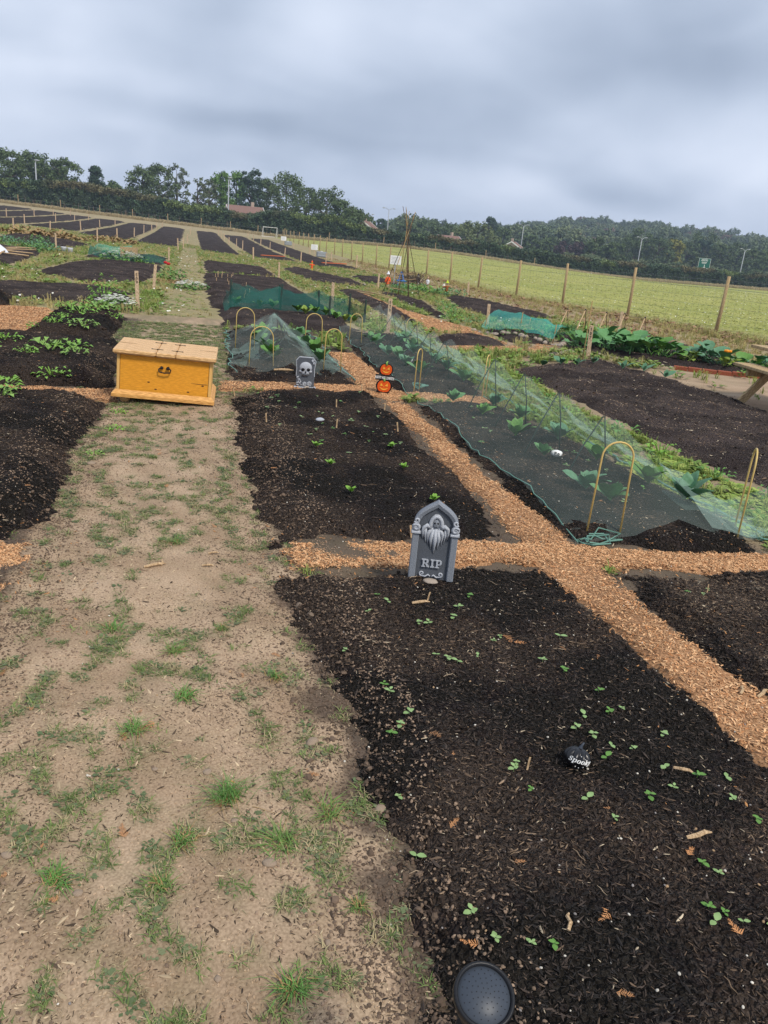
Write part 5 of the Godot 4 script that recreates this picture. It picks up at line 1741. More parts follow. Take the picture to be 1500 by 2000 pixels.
func vegetables() -> void:
	var long1 := [[2.49, 7.21, 0.9], [2.59, 6.65, 0.85], [2.87, 7.10, 0.95], [2.98, 6.66, 0.95], [2.58, 5.83, 1.0], [2.91, 5.71, 1.05], [2.60, 5.29, 0.75], [2.99, 5.19, 1.0], [2.55, 4.50, 1.05], [2.61, 4.28, 1.0], [3.08, 4.61, 1.1], [3.11, 4.24, 1.25]]
	var i := 0
	for p in long1:
		leafy("cabbage_plant", "%s cabbage plant from the front under the nearer half of the long net" % ORD[11 - i], "cabbage", p[0], p[1], p[2] * 0.84, 10, [M.leaf_cabbage, M.leaf_mid, M.leaf_bluegreen][i % 3], "cabbage", "cabbages under the long net")
		i += 1
	i = 0
	for p in [[2.57, 11.05], [2.57, 10.31], [2.62, 9.93], [2.59, 9.43], [3.13, 11.10], [3.02, 11.38], [2.59, 8.78], [3.05, 9.22], [2.60, 11.55], [3.05, 9.68], [3.0, 8.4], [2.95, 10.4], [3.2, 12.0]]:
		leafy("cabbage_plant", "%s cabbage plant under the farther half of the long net" % ORD[i], "cabbage", p[0], p[1], 0.95, 8, [M.leaf_cabbage, M.leaf_bluegreen][i % 2], "cabbage", "cabbages under the long net")
		i += 1
	i = 0
	for p in [[0.88, 10.79], [0.95, 9.92], [0.93, 9.20], [1.45, 10.49], [1.51, 9.97], [1.48, 9.24], [1.0, 11.6], [1.5, 11.4]]:
		leafy("cabbage_plant", "%s cabbage plant under the smaller net" % ORD[i], "cabbage", p[0], p[1], 1.1, 8, [M.leaf_mid, M.leaf_cabbage][i % 2], "cabbage", "cabbages under the smaller net")
		i += 1
	i = 0
	for p in [[0.83, 16.14], [1.30, 16.0], [1.55, 16.02], [1.99, 15.55], [2.11, 15.34], [2.32, 15.48], [2.66, 15.11], [2.86, 15.25], [3.04, 15.22], [2.5, 15.3]]:
		leafy("chard_plant", "%s leafy plant from the left in the row inside the dark net" % ORD[i], "leafy plant", p[0], p[1] - 0.12, 0.95, 7, [M.leaf_mid, M.leaf_yellowgreen, M.leaf_mid][i % 3], "cabbage", "plants in the dark net row")
		i += 1
	var lt := ["far left", "far right", "middle left", "middle right", "near left", "near right, behind the ghost tombstone"]
	i = 0
	for p in [[0.87, 5.39], [1.43, 5.40], [0.89, 4.86], [1.38, 4.84], [0.93, 4.34], [1.41, 4.23]]:
		leafy("young_lettuce", "small bright lettuce in the second bed, %s of six" % lt[i], "lettuce", p[0], p[1], 0.95, 10, M.leaf_bright, "lettuce", "six young lettuces")
		i += 1
	# big leaves of the stone-edged bed
	i = 0
	for p in [[6.55, 12.6, 0.9, 0], [6.95, 12.75, 1.1, 0], [7.05, 12.2, 1.15, 0], [7.25, 12.0, 1.15, 0], [7.45, 12.35, 1.2, 0], [7.5, 11.75, 1.15, 1], [7.7, 11.95, 1.15, 0], [6.95, 13.6, 1.0, 1], [7.4, 13.2, 1.1, 0], [7.85, 11.35, 0.7, 2], [8.1, 11.5, 1.05, 3], [8.25, 11.2, 1.05, 3], [8.2, 10.85, 0.6, 2], [8.6, 10.9, 0.95, 1], [8.8, 10.75, 1.0, 1], [9.05, 11.0, 1.05, 3]]:
		leafy("squash_plant", "%s big-leaved plant from the left in the stone-edged bed" % ORD[i], "squash plant", p[0], p[1], p[2] * 0.85, 20, [M.leaf_squash, M.leaf_mid, M.leaf_yellowgreen, M.leaf_bluegreen][p[3]], "squash", "big-leaved plants in the stone-edged bed")
		i += 1
	var g := Geo.new()
	for k in 5: g.ellip(Vector3(cos(k * 1.26) * 0.035, 0.02, sin(k * 1.26) * 0.035), Vector3(0.03, 0.02, 0.03), 7, 5)
	single("squash_flower", g.done(), M.petal_orange, "orange-yellow squash flower among the big leaves", "flower", Transform3D(Basis(), at(8.12, 10.78, 0.22)))
	i = 0
	for p in [[5.6, 14.5], [5.8, 14.1], [6.0, 13.8], [6.2, 13.5], [6.5, 13.7], [6.9, 14.2]]:
		bush("net_seedling", "%s plant under the teal net" % ORD[i], "leafy plant", p[0], p[1], 0.17, 0.22, 34, M.leaf_mid, "plants under the teal net")
		i += 1
	i = 0
	for p in [[6.85, 14.6], [7.0, 15.0], [7.35, 14.7], [7.7, 14.3], [8.1, 14.5], [8.5, 14.2]]:
		bush("bean_plant", "%s leafy bean plant among the tied canes" % ORD[i], "bean plant", p[0], p[1], 0.32, 0.30, 60, [M.leaf_mid, M.leaf_bright][i % 2], "bean plants among the canes")
		i += 1
	# leafy row beyond the wigwam
	i = 0
	for p in [[7.2, 28.5], [7.55, 28.9], [7.95, 29.4], [8.3, 29.9], [8.6, 29.5], [8.9, 29.2], [9.2, 28.9], [8.1, 31.0], [8.7, 30.8], [9.5, 28.6]]:
		bush("leafy_row_plant", "%s plant in the lush leafy row beside the wigwam" % ORD[i], "leafy plant", p[0], p[1], 0.5, 0.42, 90, [M.leaf_cabbage, M.leaf_mid, M.leaf_bright][i % 3], "lush row beside the wigwam")
		i += 1
	i = 0
	for p in [[6.1, 18.6], [6.3, 19.3], [6.5, 20.0], [6.75, 20.7], [6.9, 21.4], [7.1, 22.2], [5.9, 17.8], [5.75, 17.2], [5.9, 16.6]]:
		bush("verge_plant", "%s plant in the weedy flowering strip right of the chip path" % ORD[i], "leafy plant", p[0], p[1], 0.3, 0.24, 46, [M.leaf_mid, M.leaf_bright, M.leaf_cabbage][i % 3], "weedy flowering strip")
		i += 1
	# thin weeds along the grass strip right of the long net
	i = 0
	for p in [[3.62, 8.4], [3.75, 7.8], [3.7, 7.1], [3.85, 6.4], [3.8, 5.6], [3.9, 5.0], [3.6, 9.3], [4.0, 4.5], [3.95, 10.4], [3.75, 4.0], [4.1, 8.9]]:
		bush("strip_weed", "%s leafy weed in the grass strip beside the long net" % ORD[i], "weed", p[0], p[1], rng.randf_range(0.10, 0.2), rng.randf_range(0.07, 0.16), 44, [M.leaf_bright, M.leaf_mid][i % 2], "weeds in the right grass strip", 0.38)
		i += 1
	# potato-like weeds on the left beds
	i = 0
	for p in [[-1.96, 9.26, 0.20], [-1.41, 8.74, 0.30], [-1.22, 9.0, 0.22], [-1.23, 7.62, 0.20], [-1.42, 6.5, 0.16], [-1.53, 6.75, 0.24], [-1.67, 10.9, 0.20], [-1.33, 10.8, 0.22], [-1.73, 11.7, 0.16], [-1.55, 12.4, 0.32], [-1.35, 13.0, 0.34], [-1.75, 12.9, 0.26], [-1.60, 8.5, 0.14], [-1.13, 8.5, 0.16], [-1.15, 12.6, 0.22], [-1.9, 10.75, 0.14], [-2.1, 8.8, 0.22], [-0.58, 6.62, 0.09], [-0.55, 6.0, 0.09], [-0.62, 5.3, 0.08]]:
		bush("bright_weed", "%s bright green weed clump on the left beds" % ORD[i], "weed", p[0], p[1], p[2] * 0.74, p[2] * 0.5, 40, [M.leaf_bright, M.leaf_weed, M.leaf_bright][i % 3], "green weeds on the left beds", 0.46)
		i += 1
	bush("tall_weed", "tall bushy green weed left of the numbered left stake", "weed", -1.45, 15.0, 0.28, 0.62, 150, M.leaf_bright, "", 0.4)
	bush("tall_weed", "weed with a red poppy beside the grass path", "weed", -0.5, 24.0, 0.35, 0.45, 110, M.leaf_mid, "", 0.4)
	for p in [[-0.62, 23.6, "lower"], [-0.72, 24.4, "upper"]]:
		g = Geo.new()
		g.ellip(Vector3.ZERO, Vector3(0.06, 0.04, 0.06), 8, 5)
		single("poppy", g.done(), M.petal_red, "%s red poppy beside the grass path" % p[2], "flower", Transform3D(Basis(), at(p[0], p[1], 0.45)))
	flower_bush(-2.43, 31.3, 0.75, 0.42, "dense white flower bush in front of the left net")
	flower_bush(-1.25, 14.5, 0.36, 0.22, "white daisies clustered at the numbered left stake")
	flower_bush(0.0, 21.0, 0.4, 0.18, "loose white daisies in the grass beside the path")
	i = 0
	for p in [[-6.0, 36.0], [-6.4, 37.5], [-5.9, 34.5], [-5.6, 33.4], [-5.2, 33.0], [-6.7, 33.8], [-7.0, 35.0], [-5.4, 32.0], [-7.3, 36.4]]:
		bush("left_crop_plant", "%s plant in the blue-green leafy row at the far left" % ORD[i], "leafy plant", p[0], p[1], 0.55, 0.4, 80, [M.leaf_bluegreen, M.leaf_mid][i % 2], "leafy row at the far left")
		i += 1
	i = 0
	for p in [[-3.1, 33.0], [-1.6, 33.1], [-1.2, 32.9], [-2.6, 33.6]]:
		bush("left_net_plant", "%s plant behind the low green net on the left" % ORD[i], "leafy plant", p[0], p[1], 0.25, 0.26, 40, M.leaf_mid, "plants behind the left net")
		i += 1
	# young beans in the wide bare bed
	i = 0
	for p in [[4.75, 10.15], [5.05, 10.2], [5.35, 10.3], [5.65, 10.4], [5.9, 10.0], [6.05, 9.7], [6.2, 9.4]]:
		leafy("bean_seedling", "%s drooping seedling in the back row of the wide bare bed" % ORD[i], "seedling", p[0], p[1], 0.75, 4, M.leaf_bluegreen, "cabbage", "seedlings in the wide bare bed")
		i += 1
	bush("bright_seedling", "bright green seedling beside the thin cane in the bare bed", "seedling", 5.25, 10.45, 0.12, 0.14, 30, M.leaf_bright, "", 0.5)
	bush("bright_seedling", "bright green seedling at the back left of the bare bed", "seedling", 4.55, 10.2, 0.11, 0.11, 30, M.leaf_bright, "", 0.5)
	# weed seedlings in the front bed and its neighbours
	var sm := [seedling_mesh(1, 2), seedling_mesh(2, 1), seedling_mesh(3, 2)]
	var lab := "tiny green weed seedling sprouting in the dark front beds"
	var px := [[0.93, 2.41], [0.90, 2.46], [0.96, 2.39], [1.28, 1.93], [1.32, 1.88], [1.24, 1.97], [1.27, 1.82], [0.97, 1.83], [0.95, 1.80], [1.52, 1.90], [1.35, 2.30], [1.30, 2.38], [1.10, 2.80], [1.20, 2.95], [0.78, 2.95], [0.72, 2.85], [1.45, 2.55], [1.22, 2.62], [1.18, 2.58], [1.05, 2.72], [1.40, 1.65], [1.55, 1.58], [1.60, 1.42], [1.62, 1.40], [1.30, 1.36], [1.33, 1.33], [1.22, 1.22], [1.25, 1.20], [1.28, 1.17], [1.35, 1.15], [1.20, 1.17], [0.66, 2.30], [0.70, 2.10], [0.62, 2.02], [0.58, 1.75], [0.64, 1.30], [0.67, 1.22], [0.75, 1.20], [1.15, 1.55], [2.30, 2.95], [2.35, 2.9], [2.5, 2.6], [2.45, 3.0]]
	for n in 22: px.append([rng.randf_range(0.55, 1.72), rng.randf_range(1.15, 3.2)])
	for n in 30: px.append([rng.randf_range(0.6, 1.7), rng.randf_range(5.2, 7.4)])
	for n in 16: px.append([rng.randf_range(2.2, 3.1), rng.randf_range(4.2, 7.2)])
	for p in px:
		var big := rng.randf_range(0.55, 1.05) * (1.0 if p[1] < 3.4 else 1.35)
		if not in_view(p[0], p[1]): continue
		var t := Transform3D(Basis(Vector3.UP, rng.randf() * TAU).scaled(Vector3(big, big, big)), at(p[0], p[1], -0.001))
		var where := "dark front bed" if p[1] < 3.4 else ("second dark bed" if p[0] < 2.0 else "nearer netted cabbage bed")
		single("weed_seedling", sm[rng.randi() % 3], [M.leaf_seedling, M.leaf_mid, M.leaf_seedling][rng.randi() % 3], "tiny green weed seedling sprouting in the " + where, "seedling", t, "weed seedlings in the " + where)

func flower_bush(x: float, d: float, size: float, tall: float, label: String) -> void:
	var o := bush("flower_bush", label, "flower bush", x, d, size, tall, 130, M.leaf_mid)
	var rg := RandomNumberGenerator.new()
	rg.seed = int(d * 10.0)
	var g := Geo.new()
	for i in 130:
		var a := rg.randf() * TAU
		var r := size * sqrt(rg.randf()) * 0.95
		var c := Vector3(cos(a) * r, tall * (1.0 - 0.6 * r / size) * rg.randf_range(0.75, 1.15) + 0.05, sin(a) * r)
		var s := rg.randf_range(0.02, 0.05) * (size + 0.4)
		for k in 6:
			var b := TAU * k / 6
			g.tri(c, c + Vector3(cos(b) * s, s * 0.3, sin(b) * s), c + Vector3(cos(b + 0.9) * s, s * 0.3, sin(b + 0.9) * s))
	var f := part("flowers", g.done(), M.petal_white, o)
	f.set_meta("kind", "stuff")

# ------------------------------------------------------------------ chest and ornaments
func arc(c: Vector2, r: float, a0: float, a1: float, n: int) -> PackedVector2Array:
	var o := PackedVector2Array()
	for i in n + 1:
		var a := lerpf(a0, a1, i / float(n))
		o.append(c + Vector2(cos(a), sin(a)) * r)
	return o

func p2(a: Array) -> PackedVector2Array:
	var o := PackedVector2Array()
	for i in range(0, a.size(), 2): o.append(Vector2(a[i], a[i + 1]))
	return o

func ornaments() -> void:
	chest()
	ghost_stone()
	skull_stone()
	pumpkin_sign()
	black_pumpkin()
	watering_can()

func chest() -> void:
	var o := thing("wooden_chest", "yellow painted wooden chest with pine lid on the dirt path", "chest", at(-0.215, 7.22, 0.008), deg_to_rad(-3.0))
	o.rotation.z = deg_to_rad(-2.8)
	var W := 0.76
	var Dp := 0.60
	var g := Geo.new()
	g.cbox(Vector3(0, 0.245, Dp * 0.5 - 0.012), Vector3(W - 0.03, 0.32, 0.022), 0.002)
	var front := part("front_panel", g.done(), M.chest_paint, o)
	for k in [[-0.13, 0.175], [-0.07, 0.118], [0.32, 0.185], [0.2, 0.12]]:
		g = Geo.new()
		g.ellip(Vector3(k[0], k[1], Dp * 0.5), Vector3(0.012, 0.006, 0.002), 8, 4)
		part("knot", g.done(), M.knot, front)
	g = Geo.new()
	g.tube([Vector3(0.22, 0.20, Dp * 0.5), Vector3(0.30, 0.197, Dp * 0.5), Vector3(W * 0.5 - 0.02, 0.199, Dp * 0.5)], [0.0008, 0.0022, 0.003], 5)
	part("crack", g.done(), M.knot, front)
	g = Geo.new()
	g.cbox(Vector3(0, 0.245, -Dp * 0.5 + 0.012), Vector3(W - 0.03, 0.32, 0.022), 0.002)
	part("back_panel", g.done(), M.chest_paint, o)
	for s in [-1.0, 1.0]:
		g = Geo.new()
		g.cbox(Vector3(s * (W * 0.5 - 0.0), 0.245, 0), Vector3(0.024, 0.32, Dp), 0.003)
		part("side_panel", g.done(), M.chest_side, o)
	# moulded plinth
	var pl := [Vector2(0.0, 0.035), Vector2(0.035, 0.035), Vector2(0.035, 0.062), Vector2(0.022, 0.075), Vector2(0.010, 0.09), Vector2(0.0, 0.095)]
	for q in [[0.0, W, Dp], [PI * 0.5, Dp, W], [PI, W, Dp], [-PI * 0.5, Dp, W]]:
		g = Geo.new()
		var bs := Basis(Vector3.UP, q[0])
		for i in pl.size() - 1:
			var a: Vector2 = pl[i]; var b: Vector2 = pl[i + 1]
			var wa: float = q[1] * 0.5 + 0.012
			var za: float = q[2] * 0.5 + 0.012
			g.quad(bs * Vector3(-wa - a.x, a.y, za + a.x), bs * Vector3(wa + a.x, a.y, za + a.x), bs * Vector3(wa + b.x, b.y, za + b.x), bs * Vector3(-wa - b.x, b.y, za + b.x))
		part("plinth_board", g.done(), M.chest_plinth, o)
	g = Geo.new()
	g.box(Vector3(0, 0.045, 0), Vector3(W, 0.02, Dp))
	part("floor_board", g.done(), M.chest_pine, o)
	for sx in [-1.0, 1.0]:
		for sz in [-1.0, 1.0]:
			g = Geo.new()
			g.smooth(true)
			g.lathe([Vector2(0.034, -0.02), Vector2(0.044, 0.0), Vector2(0.046, 0.015), Vector2(0.036, 0.034)], 14, Vector3(sx * (W * 0.5 - 0.055), 0, sz * (Dp * 0.5 - 0.055)))
			part("foot", g.done(), M.chest_pine, o)
	# lid in three boards with a moulded edge
	var ov := 0.045
	var L := W + 0.085
	var cuts := [-L * 0.5, -0.075, 0.085, L * 0.5]
	for i in 3:
		var a: float = cuts[i] + (0.0015 if i > 0 else 0.0)
		var b: float = cuts[i + 1] - (0.0015 if i < 2 else 0.0)
		g = Geo.new()
		g.cbox(Vector3((a + b) * 0.5, 0.420, 0), Vector3(b - a, 0.032, Dp + ov * 2), 0.006)
		var lid := part("lid_board", g.done(), M.chest_pine, o)
		g = Geo.new()
		g.cbox(Vector3((a + b) * 0.5, 0.400, 0), Vector3(b - a - (0.02 if i != 1 else 0.0), 0.012, Dp + ov), 0.003)
		part("lid_moulding", g.done(), M.chest_pine, lid)
	for z in [-0.20, 0.16]:
		for x in [-0.075, 0.085]:
			g = Geo.new()
			var far := -1.0 if x < 0 else 1.0
			g.cbox(Vector3(x + 0.022 * -far, 0.4375, z), Vector3(0.046, 0.004, 0.010), 0.001)
			g.cbox(Vector3(x + 0.022 * far, 0.4375, z), Vector3(0.046, 0.004, 0.009), 0.001)
			g.ellip(Vector3(x + far * 0.046, 0.437, z), Vector3(0.009, 0.004, 0.015), 8, 4)
			g.ellip(Vector3(x, 0.438, z), Vector3(0.007, 0.005, 0.012), 8, 4)
			part("hinge", g.done(), M.iron, o)
	for s in [-1.0, 1.0]:
		g = Geo.new()
		g.tube([Vector3(s * 0.27, 0.4362, -0.02), Vector3(s * (L * 0.5 - 0.01), 0.4362, -0.03)], [0.0015, 0.003], 5)
		part("lid_split", g.done(), M.knot, o)
	g = Geo.new()
	g.smooth(true)
	var z0 := Dp * 0.5 + 0.022
	g.tube([Vector3(-0.012, 0.305, z0), Vector3(-0.034, 0.312, z0), Vector3(-0.05, 0.298, z0), Vector3(-0.045, 0.276, z0 + 0.006), Vector3(0, 0.270, z0 + 0.008), Vector3(0.045, 0.276, z0 + 0.006), Vector3(0.05, 0.298, z0), Vector3(0.034, 0.312, z0), Vector3(0.012, 0.305, z0)], 0.0058, 8)
	var hd := part("handle", g.done(), M.iron, front)
	hd.set_meta("label", "black iron drop handle")
	for s in [-1.0, 1.0]:
		g = Geo.new()
		g.cbox(Vector3(s * 0.026, 0.310, Dp * 0.5 + 0.008), Vector3(0.026, 0.024, 0.018), 0.005, Basis(Vector3.BACK, 0.5 * s))
		part("handle_mount", g.done(), M.iron, front)

func spiral(c: Vector3, r: float, turns: float, dirn: float, a0: float) -> Array:
	var o := []
	for i in 17:
		var t := i / 16.0
		var a := a0 + dirn * t * turns * TAU
		o.append(c + Vector3(cos(a), sin(a), 0) * r * (1.0 - 0.8 * t))
	return o

func ghost_stone() -> void:
	var o := thing("ghost_tombstone", "grey toy tombstone with a hooded ghost and the letters RIP", "tombstone", at(1.07, 3.13, -0.002), deg_to_rad(-17))
	var w := 0.104
	var outline := func(k: float) -> PackedVector2Array:
		var h: float = w - k
		var a := PackedVector2Array([Vector2(-h, 0.0), Vector2(h, 0.0), Vector2(h - 0.004, 0.262)])
		for i in range(1, 8):
			var t := i / 8.0
			a.append(Vector2((h - 0.004) * cos(t * PI * 0.5), 0.262 + (0.113 - k * 1.1) * pow(t, 0.8)))
		a.append(Vector2(0, 0.262 + 0.115 - k * 1.1))
		for i in range(7, 0, -1):
			var t := i / 8.0
			a.append(Vector2(-(h - 0.004) * cos(t * PI * 0.5), 0.262 + (0.113 - k * 1.1) * pow(t, 0.8)))
		a.append(Vector2(-(h - 0.004), 0.262))
		return a
	var g := Geo.new()
	g.slab(outline.call(0.002), -0.022, 0.012)
	part("slab", g.done(), M.stone_dark, o)
	# arch moulding: ring between two arches above the capitals
	g = Geo.new()
	var ro: PackedVector2Array = outline.call(0.0)
	var ri: PackedVector2Array = outline.call(0.024)
	for i in range(2, ro.size() - 1):
		var A := Vector3(ro[i].x, ro[i].y, 0.022); var B := Vector3(ro[i + 1].x, ro[i + 1].y, 0.022)
		var C := Vector3(ri[i + 1].x, ri[i + 1].y, 0.022); var E := Vector3(ri[i].x, ri[i].y, 0.022)
		var z := Vector3(0, 0, 0.03)
		var mid := Vector3(0, 0, 0.005)
		var AE := A.lerp(E, 0.35) + mid; var BC := B.lerp(C, 0.35) + mid
		g.quad(A, B, BC, AE); g.quad(AE, BC, C, E)
		g.quad(A - z, B - z, B, A); g.quad(E, C, C - z, E - z)
	part("arch_moulding", g.done(), M.stone_mid, o)
	for s in [-1.0, 1.0]:
		g = Geo.new()
		g.cbox(Vector3(s * 0.0875, 0.110, 0.016), Vector3(0.031, 0.222, 0.024), 0.004)
		part("pillar", g.done(), M.stone_mid, o)
		g = Geo.new()
		g.cbox(Vector3(s * 0.087, 0.227, 0.02), Vector3(0.044, 0.014, 0.03), 0.004)
		var cap := part("capital", g.done(), M.stone_light, o)
		g = Geo.new()
		g.smooth(true)
		g.tube(spiral(Vector3(s * 0.088, 0.252, 0.032), 0.016, 1.3, s, PI * 0.5 - s * 1.2), [0.006, 0.006, 0.006, 0.006, 0.0055, 0.0055, 0.005, 0.005, 0.005, 0.005, 0.0045, 0.0045, 0.004, 0.004, 0.004, 0.004, 0.004], 7)
		g.tube(spiral(Vector3(s * 0.088, 0.285, 0.03), 0.013, 1.1, -s, -PI * 0.5 + s * 1.0), 0.005, 7)
		g.ellip(Vector3(s * 0.088, 0.252, 0.028), Vector3(0.02, 0.02, 0.006), 12, 6)
		part("scroll", g.done(), M.stone_light, cap)
	# hooded ghost
	g = Geo.new()
	g.smooth(true)
	var hood := []
	for i in 15:
		var a := lerpf(-0.35, PI + 0.35, i / 14.0)
		hood.append(Vector3(cos(a) * 0.025, 0.268 + sin(a) * 0.037, 0.018))
	g.tube(hood, 0.0095, 8)
	g.ellip(Vector3(0, 0.275, 0.010), Vector3(0.03, 0.042, 0.010), 14, 8)
	for s in [-1.0, 1.0]:
		g.tube([Vector3(s * 0.02, 0.250, 0.018), Vector3(s * 0.040, 0.262, 0.02), Vector3(s * 0.054, 0.250, 0.02), Vector3(s * 0.057, 0.225, 0.018), Vector3(s * 0.053, 0.190, 0.013)], [0.009, 0.011, 0.010, 0.007, 0.001], 7)
		g.tube([Vector3(s * 0.044, 0.256, 0.018), Vector3(s * 0.045, 0.22, 0.018), Vector3(s * 0.040, 0.175, 0.013)], [0.008, 0.0065, 0.001], 7)
		g.tube([Vector3(s * 0.015, 0.252, 0.016), Vector3(s * 0.032, 0.225, 0.018), Vector3(s * 0.030, 0.165, 0.013)], [0.010, 0.010, 0.001], 7)
		g.tube([Vector3(s * 0.010, 0.245, 0.020), Vector3(s * 0.018, 0.20, 0.02), Vector3(s * 0.014, 0.145, 0.013)], [0.009, 0.0095, 0.001], 7)
	g.tube([Vector3(0, 0.248, 0.020), Vector3(0.001, 0.19, 0.022), Vector3(0.0, 0.122, 0.013)], [0.010, 0.0105, 0.001], 7)
	part("ghost_robe", g.done(), M.stone_light, o)
	g = Geo.new()
	g.smooth(true)
	g.ellip(Vector3(0, 0.270, 0.018), Vector3(0.0165, 0.024, 0.009), 14, 8)
	var face := part("ghost_face", g.done(), M.stone_mid, o)
	g = Geo.new()
	g.smooth(true)
	for s in [-1.0, 1.0]: g.ellip(Vector3(s * 0.0068, 0.276, 0.0255), Vector3(0.0045, 0.0052, 0.002), 9, 5)
	g.ellip(Vector3(0, 0.267, 0.0262), Vector3(0.0018, 0.003, 0.0015), 6, 4)
	g.cbox(Vector3(0, 0.2575, 0.0245), Vector3(0.013, 0.0025, 0.003), 0.0005)
	part("hollow", g.done(), M.black_paint, face)
	for k in 3:
		part("letter", text_mesh("RIP"[k], 0.052, 0.010, true, true), M.stone_light, o, Transform3D(Basis(), Vector3([-0.030, 0.002, 0.030][k], 0.078, 0.016)))
	g = Geo.new()
	g.smooth(true)
	for s in [-1.0, 1.0]:
		g.tube(spiral(Vector3(s * 0.042, 0.026, 0.016), 0.012, 1.1, s, -PI * 0.5), 0.0042, 6)
		g.tube([Vector3(s * 0.042, 0.014, 0.016), Vector3(s * 0.025, 0.012, 0.016), Vector3(s * 0.012, 0.022, 0.016), Vector3(s * 0.004, 0.014, 0.016)], 0.0042, 6)
	part("flourish", g.done(), M.stone_light, o)
	single("flat_stone", stone_mesh(71, 0.4, 12, 8), M.stone_pale, "flat tan stone leaning at the foot of the RIP tombstone", "stone", Transform3D(Basis(Vector3.UP, -0.3).scaled_local(Vector3(0.044, 0.03, 0.025)), at(1.055, 3.08, 0.008)))

func skull_stone() -> void:
	var o := thing("skull_tombstone", "grey toy tombstone with a carved skull and roses", "tombstone", at(1.12, 7.86, -0.012), deg_to_rad(-6))
	o.scale = Vector3(0.88, 0.94, 0.9)
	var g := Geo.new()
	g.slab(p2([-0.105, 0.0, 0.105, 0.0, 0.103, 0.14, 0.100, 0.22, 0.112, 0.30, 0.082, 0.338, -0.075, 0.342, -0.108, 0.305, -0.100, 0.22, -0.103, 0.14]), -0.03, 0.02, 0.006)
	part("slab", g.done(), M.stone_dark, o)
	g = Geo.new()
	g.tube([Vector3(-0.103, 0.14, 0.012), Vector3(-0.100, 0.22, 0.012), Vector3(-0.108, 0.305, 0.012), Vector3(-0.075, 0.342, 0.012), Vector3(0.082, 0.338, 0.012), Vector3(0.112, 0.30, 0.012), Vector3(0.10, 0.22, 0.012), Vector3(0.103, 0.14, 0.012)], 0.0065, 6)
	part("edge_moulding", g.done(), M.stone_light, o)
	g = Geo.new()
	g.cbox(Vector3(0, 0.012, 0), Vector3(0.25, 0.028, 0.075), 0.005)
	part("base", g.done(), M.stone_light, o)
	g = Geo.new()
	g.smooth(true)
	g.ellip(Vector3(0, 0.232, 0.016), Vector3(0.072, 0.062, 0.028), 20, 12)
	g.ellip(Vector3(0, 0.180, 0.016), Vector3(0.048, 0.040, 0.024), 16, 10)
	for s in [-1.0, 1.0]: g.ellip(Vector3(s * 0.050, 0.192, 0.018), Vector3(0.024, 0.017, 0.018), 12, 8)
	var sk := part("skull", g.done(), M.stone_light, o)
	g = Geo.new()
	g.smooth(true)
	for s in [-1.0, 1.0]: g.ellip(Vector3(s * 0.031, 0.215, 0.040), Vector3(0.021, 0.016, 0.008), 14, 8, Basis(Vector3.BACK, s * -0.15))
	g.ellip(Vector3(0, 0.186, 0.043), Vector3(0.008, 0.013, 0.006), 10, 6)
	part("eye_hollows", g.done(), M.black_paint, sk)
	g = Geo.new()
	g.cbox(Vector3(0, 0.158, 0.0375), Vector3(0.076, 0.002, 0.006), 0.0005)
	for i in 8: g.cbox(Vector3(-0.035 + i * 0.010, 0.158, 0.0375), Vector3(0.0018, 0.030, 0.006), 0.0004)
	part("tooth_gaps", g.done(), M.black_paint, sk)
	var k := 0
	for r in [[-0.005, 0.055, 0.022], [0.05, 0.06, 0.024], [0.078, 0.308, 0.014], [0.092, 0.283, 0.012]]:
		g = Geo.new()
		g.smooth(true)
		g.tube(spiral(Vector3(r[0], r[1], 0.026), r[2], 2.2, 1.0, 0.3), 0.0042, 6)
		for i in 7:
			var a := TAU * i / 7
			g.ellip(Vector3(r[0] + cos(a) * r[2] * 1.05, r[1] + sin(a) * r[2] * 1.05, 0.022), Vector3(r[2] * 0.35, r[2] * 0.18, 0.005), 8, 5, Basis(Vector3.BACK, a + PI / 2))
		part("rose", g.done(), M.stone_light, o)
		k += 1
	g = Geo.new()
	g.smooth(true)
	g.tube([Vector3(-0.085, 0.125, 0.022), Vector3(-0.075, 0.08, 0.022), Vector3(-0.05, 0.05, 0.022), Vector3(-0.02, 0.04, 0.022)], 0.0035, 6)
	for l in [[-0.088, 0.13, 0.5], [-0.062, 0.10, 2.2], [-0.085, 0.07, 3.4], [-0.055, 0.075, 1.0], [-0.085, 0.045, 2.8]]:
		g.ellip(Vector3(l[0], l[1], 0.022), Vector3(0.018, 0.007, 0.005), 9, 5, Basis(Vector3.BACK, l[2]))
	part("leaf_spray", g.done(), M.stone_light, o)
	single("flat_stone", stone_mesh(72, 0.7, 10, 7), M.stone_pale, "small brown stone against the foot of the skull tombstone", "stone", Transform3D(Basis(Vector3.UP, 0.4).scaled_local(Vector3(0.038, 0.028, 0.025)), at(1.13, 7.80, 0.012)))

func circle(c: Vector2, rx: float, ry: float, n := 26) -> PackedVector2Array:
	var o := PackedVector2Array()
	for i in n: o.append(c + Vector2(cos(TAU * i / n) * rx, sin(TAU * i / n) * ry))
	return o

